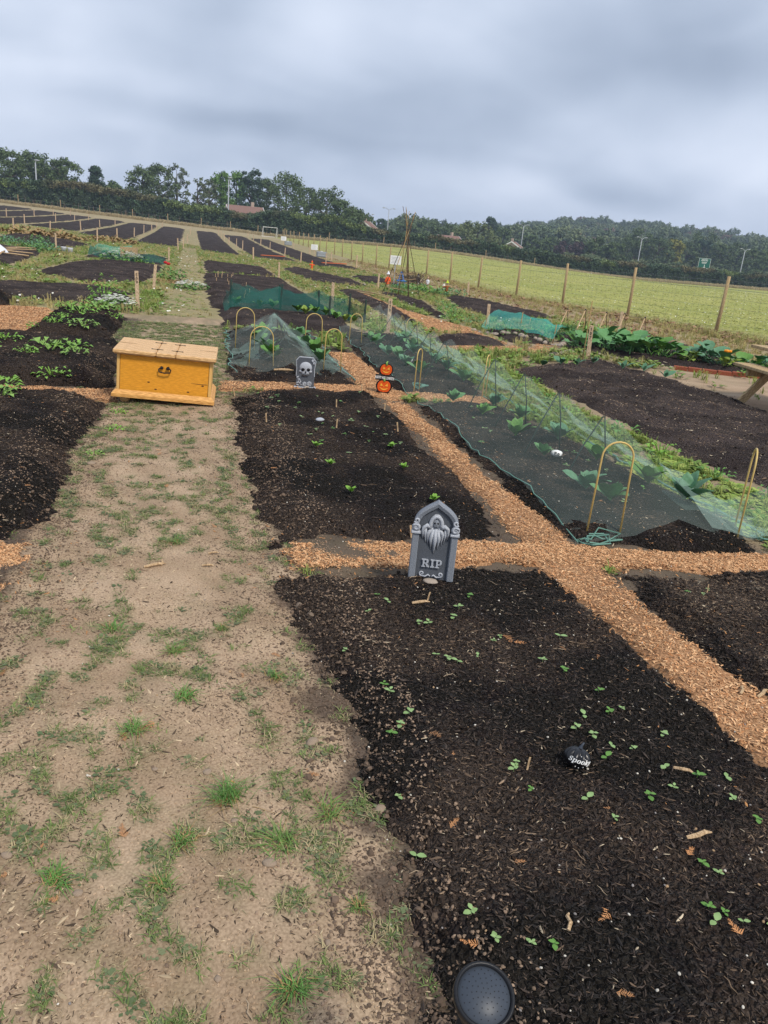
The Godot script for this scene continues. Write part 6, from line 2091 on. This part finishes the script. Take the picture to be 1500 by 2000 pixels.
func pumpkin_sign() -> void:
	var o := thing("pumpkin_sign", "black and orange HAPPY HALLOWEEN sign with two grinning pumpkins", "sign", at(1.92, 7.78, -0.006), deg_to_rad(-12))
	o.rotation.z = deg_to_rad(-2.5)
	var g := Geo.new()
	g.slab(circle(Vector2(0.0, 0.082), 0.084, 0.074), -0.008, 0.004)
	g.slab(circle(Vector2(0.002, 0.252), 0.072, 0.066), -0.009, 0.003)
	g.slab(p2([-0.098, 0.140, 0.092, 0.140, 0.092, 0.196, -0.098, 0.196]), -0.007, 0.008, 0.001)
	g.slab(p2([-0.07, -0.03, 0.06, -0.03, 0.06, 0.03, -0.07, 0.03]), -0.006, 0.003)
	part("backing_board", g.done(), M.black_paint, o)
	var k := 0
	for q in [[0.0, 0.080, 0.068, 0.060], [0.002, 0.252, 0.059, 0.054]]:
		g = Geo.new()
		for s in [-0.5, 0.0, 0.5]:
			g.slab(circle(Vector2(q[0] + s * q[2] * 0.72, q[1]), q[2] * (0.64 if s != 0.0 else 0.52), q[3] * (0.95 if s != 0.0 else 1.0)), 0.002, 0.0075 + (0.0012 if s == 0.0 else (0.0006 if s > 0 else 0.0)), 0.001)
		var pk := part("pumpkin", g.done(), M.sign_orange, o)
		g = Geo.new()
		var c := Vector2(q[0], q[1])
		var u: float = q[2]
		for s in [-1.0, 1.0]:
			g.slab(PackedVector2Array([c + Vector2(s * u * 0.50, u * 0.50), c + Vector2(s * u * 0.58, u * 0.02), c + Vector2(s * u * 0.14, u * 0.10)]), 0.0085, 0.0115)
		g.slab(PackedVector2Array([c + Vector2(0, u * 0.06), c + Vector2(-u * 0.09, -u * 0.10), c + Vector2(u * 0.09, -u * 0.10)]), 0.0085, 0.0113)
		var mouth := PackedVector2Array()
		for i in 13:
			var t := lerpf(-1.0, 1.0, i / 12.0)
			mouth.append(c + Vector2(t * u * 0.64, -u * 0.20 - (1.0 - t * t) * u * 0.36))
		for i in 13:
			var t := lerpf(1.0, -1.0, i / 12.0)
			mouth.append(c + Vector2(t * u * 0.58, -u * 0.17 - (1.0 - t * t) * u * 0.17 - (0.06 * u if i % 3 == 1 else 0.0)))
		g.slab(mouth, 0.0085, 0.0112)
		part("face", g.done(), M.sign_yellow, pk)
		g = Geo.new()
		g.smooth(true)
		var top: float = q[1] + q[3]
		g.tube([Vector3(q[0], top - 0.008, 0.008), Vector3(q[0] - 0.004, top + 0.018, 0.009), Vector3(q[0] + 0.008, top + 0.032 * (1.0 if k == 1 else 0.4), 0.009)], [0.012, 0.009, 0.006], 7)
		part("stalk", g.done(), M.sign_green, pk)
		k += 1
	part("lettering", text_mesh("HAPPY HALLOWEEN", 0.0315, 0.002), M.white_paint, o, Transform3D(Basis().scaled(Vector3(0.66, 1.25, 1)), Vector3(-0.003, 0.168, 0.0095)))

func black_pumpkin() -> void:
	var o := thing("black_pumpkin", "small glossy black toy pumpkin lettered Spooky on the front bed", "pumpkin", at(1.165, 1.815, 0.026), 0.0)
	o.rotation = Vector3(-0.32, deg_to_rad(-30), -0.12)
	o.scale = Vector3(0.88, 0.88, 0.88)
	var g := Geo.new()
	g.smooth(true)
	g.ellip(Vector3.ZERO, Vector3(0.049, 0.036, 0.049), 90, 18, Basis(), 0.24, 9)
	var m := mt("pumpkin_gloss", 0.008, 0.008, 0.010, 0.33)
	m.metallic_specular = 0.5
	part("body", g.done(), m, o)
	g = Geo.new()
	g.smooth(true)
	g.tube([Vector3(0, 0.028, 0), Vector3(0.002, 0.038, 0), Vector3(0.003, 0.046, 0.002), Vector3(0.008, 0.058, 0.001)], [0.012, 0.007, 0.0045, 0.003], 9)
	part("stalk", g.done(), M.plastic_grey, o)
	# hand-painted word wrapped round the side
	var tm := text_mesh("Spooky", 0.023, 0.003, true, true)
	var arr := tm.get_mesh_arrays()
	var v: PackedVector3Array = arr[Mesh.ARRAY_VERTEX]
	var nn: PackedVector3Array = arr[Mesh.ARRAY_NORMAL]
	for i in v.size():
		var p := v[i]
		var a := (p.x + p.y * 0.25) / 0.046 + 0.30
		var y := p.y + 0.002
		var r := 0.0475 * sqrt(maxf(0.1, 1.0 - pow(y / 0.038, 2.0))) + 0.0010 + p.z * 0.5
		v[i] = Vector3(sin(a) * r, y, cos(a) * r)
		nn[i] = Vector3(sin(a), 0.0, cos(a))
	arr[Mesh.ARRAY_VERTEX] = v
	arr[Mesh.ARRAY_NORMAL] = nn
	arr[Mesh.ARRAY_TANGENT] = null
	var am := ArrayMesh.new()
	am.add_surface_from_arrays(Mesh.PRIMITIVE_TRIANGLES, arr)
	part("lettering", am, M.white_paint, o)
	g = Geo.new()
	for q in [[-0.1, 0.012], [0.25, 0.018], [0.62, 0.012], [0.0, -0.022], [0.35, -0.024], [0.7, -0.018], [-0.35, -0.01]]:
		var r := 0.047 * sqrt(1.0 - pow(q[1] / 0.036, 2.0))
		g.ellip(Vector3(sin(q[0]) * r, q[1], cos(q[0]) * r), Vector3(0.0018, 0.0018, 0.0018), 6, 4)
	part("paint_dots", g.done(), M.white_paint, o)

func watering_can() -> void:
	# stands at the photographer's feet, its rose tipped up into the picture
	var ray := Vector3(0.30873352, -0.76466789, -0.56565592)
	var rc := Vector3(0, 1.55, 0) + ray * 1.40
	var o := thing("watering_can", "black plastic watering can, its round sprinkler rose tipped up", "watering can", Vector3(0.30, ground(0.30, 0.42), -0.42))
	var base := o.position
	var n := (Vector3(0, 1.55, 0) - rc).normalized() + Vector3(0.30, 0.10, -0.22)
	n = n.normalized()
	var xx := n.cross(Vector3.BACK).normalized()
	var bs := Basis(xx, n, xx.cross(n))
	var c := rc - base
	var g := Geo.new()
	g.smooth(true)
	g.lathe([Vector2(0.0, 0.013), Vector2(0.012, 0.0125), Vector2(0.024, 0.010), Vector2(0.034, 0.006), Vector2(0.0405, 0.0015)], 40, c, bs)
	var face := part("rose_face", g.done(), M.plastic_grey, o)
	g = Geo.new()
	for ring in [[0.0, 1], [0.007, 6], [0.014, 11], [0.021, 15], [0.028, 18], [0.0345, 20]]:
		for i in ring[1]:
			var a: float = TAU * i / ring[1] + ring[0] * 40.0
			var r: float = ring[0]
			var y: float = 0.0008
			var prof := [[0.0, 0.013], [0.012, 0.0125], [0.024, 0.010], [0.034, 0.006], [0.0405, 0.0015]]
			for q in 4:
				if r >= prof[q][0] and r <= prof[q + 1][0]: y += lerpf(prof[q][1], prof[q + 1][1], (r - prof[q][0]) / (prof[q + 1][0] - prof[q][0]))
			g.lathe([Vector2(0.0, y), Vector2(0.00085, y)], 6, c + bs * Vector3(cos(a) * r, 0.0, sin(a) * r), bs)
	var holes := part("spray_holes", g.done(), M.black_paint, face)
	holes.set_meta("kind", "stuff")
	g = Geo.new()
	g.smooth(true)
	g.lathe([Vector2(0.040, 0.0), Vector2(0.0415, 0.006), Vector2(0.0455, 0.0075), Vector2(0.0475, 0.004), Vector2(0.047, -0.006), Vector2(0.040, -0.028), Vector2(0.026, -0.055), Vector2(0.018, -0.075), Vector2(0.017, -0.095)], 40, c, bs)
	part("rose_funnel", g.done(), M.plastic_black, o)
	var neck := c + bs * Vector3(0, -0.09, 0)
	g = Geo.new()
	g.smooth(true)
	g.tube([neck, neck + bs * Vector3(0, -0.05, 0) + Vector3(0, -0.02, 0), neck.lerp(Vector3(0.04, 0.14, -0.09), 0.55), Vector3(0.04, 0.12, -0.08)], [0.0165, 0.018, 0.021, 0.028], 16)
	part("spout", g.done(), M.plastic_black, o)
	g = Geo.new()
	g.smooth(true)
	g.lathe([Vector2(0.0, 0.0), Vector2(0.112, 0.0), Vector2(0.12, 0.012), Vector2(0.115, 0.14), Vector2(0.10, 0.23), Vector2(0.075, 0.26), Vector2(0.06, 0.262), Vector2(0.056, 0.25)], 36)
	part("body", g.done(), M.plastic_black, o)
	g = Geo.new()
	g.smooth(true)
	g.tube([Vector3(-0.03, 0.25, -0.07), Vector3(-0.04, 0.33, -0.03), Vector3(-0.03, 0.36, 0.05), Vector3(0.0, 0.32, 0.13), Vector3(0.0, 0.18, 0.15), Vector3(0, 0.06, 0.112)], 0.013, 10)
	part("handle", g.done(), M.plastic_black, o)

# ------------------------------------------------------------------ right side
func board(o: Node, called: String, c: Vector3, s: Vector3, bs := Basis(), m: Material = null) -> void:
	var g := Geo.new()
	g.cbox(Vector3.ZERO, s, 0.005)
	part(called, g.done(), m if m else M.wood_table, o, Transform3D(bs, c))

func picnic_table() -> void:
	# long side runs towards the far plots; its near end is outside the picture
	var o := thing("picnic_table", "new pale wooden picnic table with bench at the right edge", "picnic table", Vector3(7.06, terr(7.0, 7.4), -7.46), deg_to_rad(-3))
	var hl := 0.85
	for i in 5:
		board(o, "table_board", Vector3(-0.36 + i * 0.16, 0.64, -0.02), Vector3(0.152, 0.036, hl * 2 + 0.24))
	for s in [-1.0, 1.0]:
		for i in 2:
			board(o, "seat_board", Vector3(s * (0.51 + i * 0.135), 0.43, 0), Vector3(0.128, 0.036, hl * 2))
		for e in [-1.0, 1.0]:
			var top := Vector3(s * 0.16, 0.615, e * 0.60)
			var foot := Vector3(s * 0.70, -0.02, e * 0.60)
			var v := foot - top
			board(o, "leg", (top + foot) * 0.5, Vector3(0.095, v.length(), 0.040), Basis(Vector3.BACK, -s * atan2(absf(v.x), absf(v.y)) * -1.0))
	for e in [-1.0, 1.0]:
		board(o, "seat_bearer", Vector3(0, 0.365, e * (0.60 + 0.042)), Vector3(1.3, 0.092, 0.038))
		board(o, "top_bearer", Vector3(0, 0.578, e * (0.60 + 0.042)), Vector3(0.70, 0.08, 0.038))
		var a := Vector3(0, 0.61, e * 0.16)
		var b := Vector3(0, 0.36, e * 0.57)
		board(o, "brace", (a + b) * 0.5, Vector3(0.07, a.distance_to(b), 0.035), Basis(Vector3.RIGHT, -e * atan2(0.41, 0.26)))

func right_plots() -> void:
	picnic_table()
	# loose brick edging
	var g := Geo.new()
	g.cbox(Vector3(0, 0.04, 0), Vector3(0.205, 0.085, 0.10), 0.006)
	var bm := g.done()
	for i in 7:
		var t := i / 6.0
		var x := lerpf(7.36, 8.44, t)
		var d := lerpf(10.80, 10.13, t)
		single("edging_brick", bm, M.brick_red, "%s red edging brick from the left in the squash bed border" % ORD[i], "brick", Transform3D(Basis(Vector3.UP, deg_to_rad(-31.8) + rng.randf_range(-0.08, 0.08)), at(x, d, -0.02)), "red bricks edging the squash bed")
	# stones round the beds
	var sm := [stone_mesh(41), stone_mesh(42), stone_mesh(43), stone_mesh(44)]
	var runs := [[[5.62, 11.72], [6.25, 12.15], 9, 0.055, "stone in the pale row at the near end of the chip path"], [[6.38, 12.3], [7.30, 10.88], 20, 0.045, "stone edging the squash bed"], [[5.42, 14.85], [6.30, 12.95], 15, 0.052, "stone along the foot of the teal net"], [[6.3, 12.95], [6.75, 13.6], 6, 0.05, "stone at the right end of the teal net"]]
	for r in runs:
		for i in r[2]:
			var t: float = i / float(r[2] - 1)
			var x := lerpf(r[0][0], r[1][0], t) + rng.randf_range(-0.03, 0.03)
			var d := lerpf(r[0][1], r[1][1], t) + rng.randf_range(-0.05, 0.05)
			var s: float = r[3] * rng.randf_range(0.7, 1.35)
			single("edging_stone", sm[rng.randi() % 4], M.stone_pale, "%s rounded pale %s" % [ORD[i], r[4]], "stone", Transform3D(Basis(Vector3.UP, rng.randf() * TAU).scaled_local(Vector3(s, s, s)), at(x, d, s * 0.25)), "pale stones edging the right plots")
	# tied bean canes
	var tops := [[7.75, 15.75, 0.50], [7.75, 14.95, 0.46], [8.2, 14.9, 0.46], [8.5, 14.7, 0.46], [8.45, 13.85, 0.46]]
	var tp := []
	var k := 0
	for t in tops:
		var a := at(t[0], t[1], t[2])
		tp.append(a)
		cane(at(t[0] - 0.40, t[1] - 0.45), a, 0.013, M.wood_pale, "left pale cane of the %s tied bean pair" % ORD[k], "bean canes")
		cane(at(t[0] + 0.14, t[1] + 0.10), a, 0.008, M.cane_dark, "right dark cane of the %s tied bean pair" % ORD[k], "bean canes")
		g = Geo.new()
		g.smooth(true)
		g.ellip(Vector3.ZERO, Vector3(0.02, 0.022, 0.02), 8, 6)
		single("cane_tie", g.done(), M.iron, "black tie on the %s bean cane pair" % ORD[k], "tie", Transform3D(Basis(), a), "black ties on the bean canes")
		k += 1
	g = Geo.new()
	for i in 4: g.tube([tp[i], (tp[i] + tp[i + 1]) * 0.5 - Vector3(0, 0.025, 0), tp[i + 1]], 0.006, 5)
	single("tie_string", g.done(), M.wood_pale, "pale string linking the tops of the bean canes", "string")
	cane(at(5.55, 10.55), at(5.63, 10.7, 0.85), 0.008, M.cane, "single thin cane standing at the back of the bare bed", "", "lone_cane")
	# cane wigwam
	var apex := at(6.85, 26.3) + Vector3(0.02, 2.05, 0)
	k = 0
	for p in [[6.0, 25.0], [6.7, 24.9], [6.9, 27.0], [7.4, 27.4], [6.2, 26.6], [7.3, 25.6], [6.55, 25.7], [7.05, 26.1]]:
		var b := at(p[0], p[1])
		var e := apex + (apex - b) * rng.randf_range(0.20, 0.42) + Vector3(rng.randf_range(-0.08, 0.08), 0, rng.randf_range(-0.05, 0.05))
		cane(b, e, 0.011, M.cane_dark if k % 3 else M.cane, "%s long pole of the tall cane wigwam" % ORD[k], "poles of the cane wigwam", "wigwam_pole")
		k += 1
	g = Geo.new()
	for i in 5:
		var y := 0.25 + i * 0.16
		var pts := []
		for a in 9:
			var r := 0.62 * (1.0 - y / 2.1)
			pts.append(Vector3(cos(a * TAU / 8) * r, y + rng.randf_range(-0.06, 0.06), sin(a * TAU / 8) * r))
		g.tube(pts, 0.006, 4)
	single("wigwam_string", g.done(), M.wood_pale, "pale strings wound round the lower wigwam", "string", Transform3D(Basis(), at(6.75, 26.0)))
	# notice, blue stand, brush pile behind the wigwam
	notice(8.35, 33.6, 1.25, 0.46, 0.36, "white notice behind the cane wigwam", M.galvanised, -0.25)
	notice(9.9, 68.0, 0.98, 0.55, 0.42, "white notice beside the far galvanised tank", M.wood_stake, 0.0)
	notice(10.35, 96.0, 0.95, 0.62, 0.45, "farthest white notice near the fence corner", M.wood_stake, 0.0)
	for t in [[10.6, 68.5, "galvanised cage tank beside the far notice"], [11.0, 97.0, "galvanised cage tank near the fence corner"]]:
		var o := thing("water_tank", t[2], "tank", at(t[0], t[1]))
		g = Geo.new()
		g.cbox(Vector3(0, 0.22, 0), Vector3(0.78, 0.44, 0.7), 0.05)
		part("tank_body", g.done(), M.galvanised, o)
		g = Geo.new()
		for i in 5:
			g.tube([Vector3(-0.4 + i * 0.2, 0, 0.36), Vector3(-0.4 + i * 0.2, 0.45, 0.36)], 0.012, 5)
		for y in [0.1, 0.3, 0.45]: g.tube([Vector3(-0.41, y, 0.37), Vector3(0.41, y, 0.37)], 0.012, 5)
		part("cage_bars", g.done(), M.lamp_grey, o)
		g = Geo.new()
		g.lathe([Vector2(0.09, 0.44), Vector2(0.09, 0.48), Vector2(0.0, 0.485)], 12)
		part("filler_cap", g.done(), M.white_paint, o)
	var o := thing("blue_stand", "small blue folding stand under the notice", "stand", at(8.55, 33.2))
	for s in [-1.0, 1.0]:
		g = Geo.new()
		g.tube([Vector3(s * 0.18, 0, 0.15), Vector3(s * 0.05, 0.5, 0), Vector3(s * 0.02, 0.65, -0.02)], 0.03, 6)
		part("leg", g.done(), M.blue_plastic, o)
	g = Geo.new()
	g.cbox(Vector3(0, 0.28, 0.05), Vector3(0.4, 0.05, 0.22), 0.01)
	part("tray", g.done(), M.blue_plastic, o)
	g = Geo.new()
	for i in 170:
		var a := rng.randf() * TAU
		var r := 0.55 * sqrt(rng.randf())
		var b := Vector3(cos(a) * r, rng.randf() * 0.35, sin(a) * r)
		g.tube([b, b + Vector3(rng.randf_range(-0.4, 0.4), rng.randf_range(0.05, 0.4), rng.randf_range(-0.4, 0.4))], [0.012, 0.005], 4, false)
	o = thing("brush_pile", "dark heap of cut twigs beside the wigwam", "brush pile", at(9.35, 34.6))
	part("sticks", g.done(), M.bark, o).set_meta("kind", "stuff")
	# small dressed garden figures
	figure(9.26, 29.0, 0.54, M.brown_cloth, M.lime_cloth, M.skin_tone, "scarecrow figure with a lime hat and brown coat by the leafy row", true)
	figure(7.75, 32.2, 0.62, M.orange_cloth, M.fleece_white, M.skin_tone, "orange-coated white-bearded figure seen through the wigwam", false)
	figure(10.25, 36.6, 0.50, M.navy_cloth, M.navy_cloth, M.petal_white, "navy-clad figure in front of the brush pile", false)
	figure(10.55, 36.0, 0.42, M.fleece_white, M.skin_tone, M.skin_tone, "small whitish figure in the leafy row", false)
	figure(6.15, 42.8, 0.48, M.orange_cloth, M.orange_cloth, M.yellow_cloth, "bright orange and yellow figure beyond the bare bed", true)
	figure(10.9, 34.6, 0.30, M.petal_white, M.leaf_mid, M.petal_white, "little pale figure between leafy row and verge", false)
	# loose orange planks by the far plots
	for q in [[5.6, 58.5, "orange plank lying at the second far right plot"], [8.9, 52.0, "orange plank lying at the third far right plot"]]:
		g = Geo.new()
		g.cbox(Vector3.ZERO, Vector3(2.0, 0.05, 0.15), 0.006)
		single("orange_plank", g.done(), M.rust_orange, q[2], "plank", Transform3D(Basis(Vector3.UP, 0.5), at(q[0], q[1], 0.10)), "orange planks by the far plots")
	# pale rods along the chip path
	for q in [[4.95, 27.2, 6.0, 24.0, "long pale rod lying along the chip path, left piece"], [5.2, 27.0, 6.15, 24.2, "long pale rod lying along the chip path, right piece"]]:
		cane(at(q[0], q[1], 0.04), at(q[2], q[3], 0.04), 0.02, M.wood_pale, q[4], "pale rods on the chip path", "pale_rod")

func notice(x: float, d: float, h: float, w: float, bh: float, label: String, pm: Material, turn: float) -> void:
	var o := thing("notice_board", label, "notice", at(x, d), turn, "white notices on posts")
	var g := Geo.new()
	g.cbox(Vector3(0, h * 0.5 - 0.05, -0.02), Vector3(0.05, h + 0.1, 0.04), 0.004)
	part("post", g.done(), pm, o)
	g = Geo.new()
	g.cbox(Vector3(0, h - bh * 0.5, 0.012), Vector3(w, bh, 0.015), 0.003)
	var b := part("board", g.done(), M.white_paint, o)
	g = Geo.new()
	for i in 5: g.box(Vector3(-w * 0.06, h - bh * (0.2 + i * 0.15), 0.0205), Vector3(w * (0.66 - 0.1 * (i % 2)), bh * 0.035, 0.002))
	part("print_lines", g.done(), M.galvanised, b)

func figure(x: float, d: float, h: float, coat: Material, hat: Material, face: Material, label: String, arms: bool) -> void:
	var o := thing("garden_figure", label, "garden figure", at(x, d), atan2(-x, d), "dressed garden figures")
	var g := Geo.new()
	g.smooth(true)
	g.lathe([Vector2(0.0, 0.0), Vector2(0.10, 0.0), Vector2(0.11, 0.05), Vector2(0.09, 0.28), Vector2(0.075, 0.44), Vector2(0.10, 0.52), Vector2(0.12, 0.60), Vector2(0.09, 0.66), Vector2(0.045, 0.69), Vector2(0.04, 0.71), Vector2(0.085, 0.76), Vector2(0.095, 0.82), Vector2(0.08, 0.88), Vector2(0.0, 0.92)], 14, Vector3.ZERO, Basis().scaled(Vector3(h, h, h)))
	part("body", g.done(), face, o)
	g = Geo.new()
	g.smooth(true)
	g.lathe([Vector2(0.135, 0.22), Vector2(0.125, 0.30), Vector2(0.11, 0.46), Vector2(0.135, 0.58), Vector2(0.12, 0.65), Vector2(0.055, 0.69)], 14, Vector3.ZERO, Basis().scaled(Vector3(h, h, h)))
	for s in [-1.0, 1.0]:
		var hand := Vector3(s * 0.30, 0.55, 0.02) if arms else Vector3(s * 0.17, 0.36, 0.07)
		g.tube([Vector3(s * 0.09, 0.62, 0) * h, hand * h], [0.06 * h, 0.05 * h], 8)
	part("coat", g.done(), coat, o)
	g = Geo.new()
	g.smooth(true)
	g.lathe([Vector2(0.15, 0.86), Vector2(0.10, 0.87), Vector2(0.085, 0.92), Vector2(0.05, 0.99), Vector2(0.0, 1.06)], 14, Vector3.ZERO, Basis().scaled(Vector3(h, h, h)))
	part("hat", g.done(), hat, o)

# ------------------------------------------------------------------ left side
func left_plots() -> void:
	# white fleece hanging over a frame at the left edge
	var rows := []
	for j in 9:
		var t := j / 8.0
		var q := []
		for i in 9:
			var s := i / 8.0
			var x := -6.9 + 1.15 * s + 0.15 * t
			var d := 27.2 + 0.9 * t
			q.append(Vector3(x, over(x, d) + 0.62 * pow(1.0 - s, 0.8) + 0.04 * sin(i * 2.0 + j) * (1.0 - t * 0.5), -d))
		rows.append(q)
	single("white_fleece", cloth(rows, 0.05), M.fleece_white, "white fleece sheet draped at the far left edge", "fleece")
	var o := thing("wooden_box", "small wooden crate between the flower bush and the net", "box", at(-2.35, 33.4), -0.1)
	for y in 3:
		var g := Geo.new()
		g.cbox(Vector3(0, 0.09 + y * 0.12, 0.13), Vector3(0.62, 0.11, 0.02), 0.004)
		part("slat", g.done(), M.wood_table, o)
		g = Geo.new()
		g.cbox(Vector3(0, 0.09 + y * 0.12, -0.13), Vector3(0.62, 0.11, 0.02), 0.004)
		part("slat", g.done(), M.wood_table, o)
	for s in [-1.0, 1.0]:
		var g := Geo.new()
		g.cbox(Vector3(s * 0.30, 0.20, 0), Vector3(0.02, 0.38, 0.24), 0.004)
		part("end_panel", g.done(), M.wood_pale, o)
	var k := 0
	for q in [[-6.2, 29.0, -5.2, 30.4], [-6.3, 28.2, -5.0, 28.7], [-5.9, 27.3, -4.9, 27.4], [-5.6, 26.6, -5.5, 27.0], [-6.4, 30.6, -5.4, 31.6]]:
		cane(at(q[0], q[1], 0.04), at(q[2], q[3], 0.10), 0.028, M.wood_pale, "%s pale stick lying on the far left bed" % ORD[k], "sticks on the far left bed", "pale_stick")
		k += 1
	# heaps of straw-coloured cut grass
	for q in [[-8.2, 47.5, 1.6, "large straw heap between the far left plots"], [-6.6, 46.8, 1.1, "smaller straw heap between the far left plots"], [-4.6, 52.0, 1.3, "straw heap in front of the second far left plot"], [-0.62, 22.6, 0.35, "small straw heap beside the leaning stake"]]:
		bush("straw_heap", q[3], "straw", q[0], q[1], q[2], q[2] * 0.28, 150, M.cane, "straw heaps")
	for q in [[-4.75, 33.6, "left white pot by the far left stake"], [-4.5, 33.5, "right white pot by the far left stake"]]:
		var g := Geo.new()
		g.smooth(true)
		g.lathe([Vector2(0.0, 0.0), Vector2(0.07, 0.0), Vector2(0.10, 0.20), Vector2(0.11, 0.22), Vector2(0.09, 0.20), Vector2(0.0, 0.18)], 14)
		single("white_pot", g.done(), M.fleece_white, q[2], "pot", Transform3D(Basis(), at(q[0], q[1])), "white pots")

# ------------------------------------------------------------------ small things
func small_things() -> void:
	var g := Geo.new()
	g.cbox(Vector3(0, 0.03, 0), Vector3(0.011, 0.09, 0.003), 0.001)
	var lm := g.done()
	var where := ["by the chest side of the second bed", "in the middle of the second bed", "near the white stone in the second bed", "at the left of the second bed", "at the right edge of the second bed", "at the far right of the second bed", "beside the ghost tombstone", "in front of the black pumpkin", "at the chip path near the pumpkin sign", "in the front bed behind crossed twigs", "at the back of the wide bare bed", "beside the seedling in the right edge bed"]
	var i := 0
	for p in [[0.40, 7.40], [1.27, 6.84], [1.11, 5.92], [0.58, 6.10], [1.60, 5.88], [1.68, 6.70], [1.16, 3.78], [1.00, 1.81], [1.65, 7.55], [0.98, 2.87], [4.2, 9.8], [2.42, 2.96]]:
		var s: float = 1.0 if p[1] > 3.0 else 0.62
		single("seed_label", lm, M.wood_pale, "short wooden plant label " + where[i], "plant label", Transform3D(Basis(Vector3.BACK, rng.randf_range(-0.2, 0.2)).scaled_local(Vector3(s, s, s)), at(p[0], p[1])), "wooden plant labels")
		i += 1
	for q in 18:
		var p := Vector2(rng.randf_range(0.7, 1.5), rng.randf_range(18.0, 29.0))
		single("row_peg", lm, M.wood_pale, "tiny pale peg marking a row in the long brown bed", "peg", Transform3D(Basis().scaled(Vector3(1.5, 1.3, 1.5)), at(p.x, p.y)), "row pegs in the long brown bed")
	# painted and plain stones
	var o := thing("painted_stone", "white painted stone lettered Bo among the netted cabbages", "painted stone", at(2.68, 5.25, 0.018), -0.45)
	part("stone", stone_mesh(81, 0.7, 14, 10), M.white_paint, o, Transform3D(Basis().scaled(Vector3(0.046, 0.040, 0.034)), Vector3.ZERO))
	part("lettering", text_mesh("Bo", 0.034, 0.006), M.lettering_black, o, Transform3D(Basis(Vector3.RIGHT, -0.25), Vector3(0.004, 0.004, 0.030)))
	single("white_stone", stone_mesh(82, 0.7, 12, 8), M.white_paint, "white stone under the farther half of the long net", "stone", Transform3D(Basis().scaled(Vector3(0.05, 0.05, 0.05)), at(2.72, 9.73, 0.02)))
	single("grey_white_stone", stone_mesh(83, 0.6, 12, 8), M.stone_light, "pale grey stone lying in the second bed", "stone", Transform3D(Basis().scaled(Vector3(0.04, 0.03, 0.03)), at(1.03, 6.25, 0.012)))
	i = 0
	var stones := [[0.53, 1.75, 0.022, "pale pebble at the bed edge right of the green tuft"], [0.38, 2.08, 0.026, "flat buff stone half buried by the dark bed edge"], [0.31, 1.33, 0.011, "pinkish pebble on the bare dirt near the bottom"], [0.20, 1.59, 0.020, "brown stone beside the upright tuft"], [-0.26, 1.56, 0.013, "white pebble in the lower left dirt"], [0.12, 1.76, 0.012, "small pebble below the largest tuft"], [-0.45, 1.72, 0.016, "grey pebble near the left edge of the dirt"], [0.05, 1.98, 0.015, "round grey stone among dead grass on the path"], [-0.10, 2.0, 0.010, "small pale pebble on the middle of the path"], [0.06, 1.28, 0.010, "brown pebble near the bottom of the path"], [-0.62, 5.1, 0.03, "pale stone at the foot of the left mound"], [-0.5, 5.8, 0.02, "little stone on the grassy left side of the path"], [0.46, 3.02, 0.03, "dark clod of earth at the corner of the front bed"], [0.50, 2.92, 0.024, "second clod at the corner of the front bed"]]
	for s in stones:
		single("loose_stone", stone_mesh(90 + i, 0.42, 9, 6), M.path_stone if i < 12 else M.wood_grey, s[3], "stone", Transform3D(Basis(Vector3.UP, i * 1.3).scaled_local(Vector3(s[2], s[2] * 0.9, s[2])), at(s[0], s[1], s[2] * 0.12)), "loose stones")
		i += 1
	# broken pale sticks
	for q in [[-0.16, 3.46, 0.10, 0.35, "broken pale stick lying on the dirt path"], [-0.13, 3.49, 0.06, 1.5, "short splinter crossing the broken pale stick"], [0.08, 3.47, 0.055, -0.1, "stubby pale stick near the cross path"], [0.11, 3.62, 0.05, 0.1, "thin brown stick near the cross path"], [2.05, 2.19, 0.07, 0.8, "pale split wood piece on the chip path"], [2.12, 2.16, 0.09, 0.5, "second pale split wood piece on the chip path"], [0.98, 8.55, 0.22, 0.1, "forked pale stick in front of the smaller net"], [1.35, 1.45, 0.085, 0.1, "pale curved twig on the front bed"], [1.48, 1.72, 0.06, -0.6, "brown twig on the right of the front bed"], [0.95, 2.86, 0.08, 0.05, "crossed pale twig by the label on the front bed"], [0.86, 1.24, 0.05, 1.1, "stick leaning beside the watering can rose"]]:
		g = Geo.new()
		var l: float = q[2]
		g.tube([Vector3(-l * 0.5, 0, 0), Vector3(-l * 0.1, 0.006, 0.004), Vector3(l * 0.25, 0.003, -0.004), Vector3(l * 0.5, 0.001, 0)], [l * 0.045 + 0.002, l * 0.06 + 0.002, l * 0.055 + 0.002, 0.002], 6)
		single("broken_stick", g.done(), M.wood_pale, q[4], "stick", Transform3D(Basis(Vector3.UP, q[3]), at(q[0], q[1], 0.006)), "broken sticks")
	i = 0
	for q in [[1.25, 2.60, 0.07, "rusty conifer sprig in the middle of the front bed"], [1.28, 2.55, 0.055, "smaller rusty sprig below the first on the front bed"], [1.29, 1.40, 0.04, "orange sprig low on the front bed"], [1.24, 1.15, 0.045, "orange sprig among seedlings at the bottom right"], [0.62, 1.24, 0.045, "orange sprig left of the watering can rose"], [-0.13, 2.2, 0.06, "brown sprig standing on the left tuft"], [-0.2, 2.15, 0.05, "brown sprig lying below the left tuft"]]:
		single("fallen_sprig", M.sprig, M.sprig_brown, q[3], "sprig", Transform3D(Basis(Vector3.UP, i * 1.1).scaled_local(Vector3(q[2], q[2], q[2])), at(q[0], q[1], 0.004)), "fallen conifer sprigs")
		i += 1
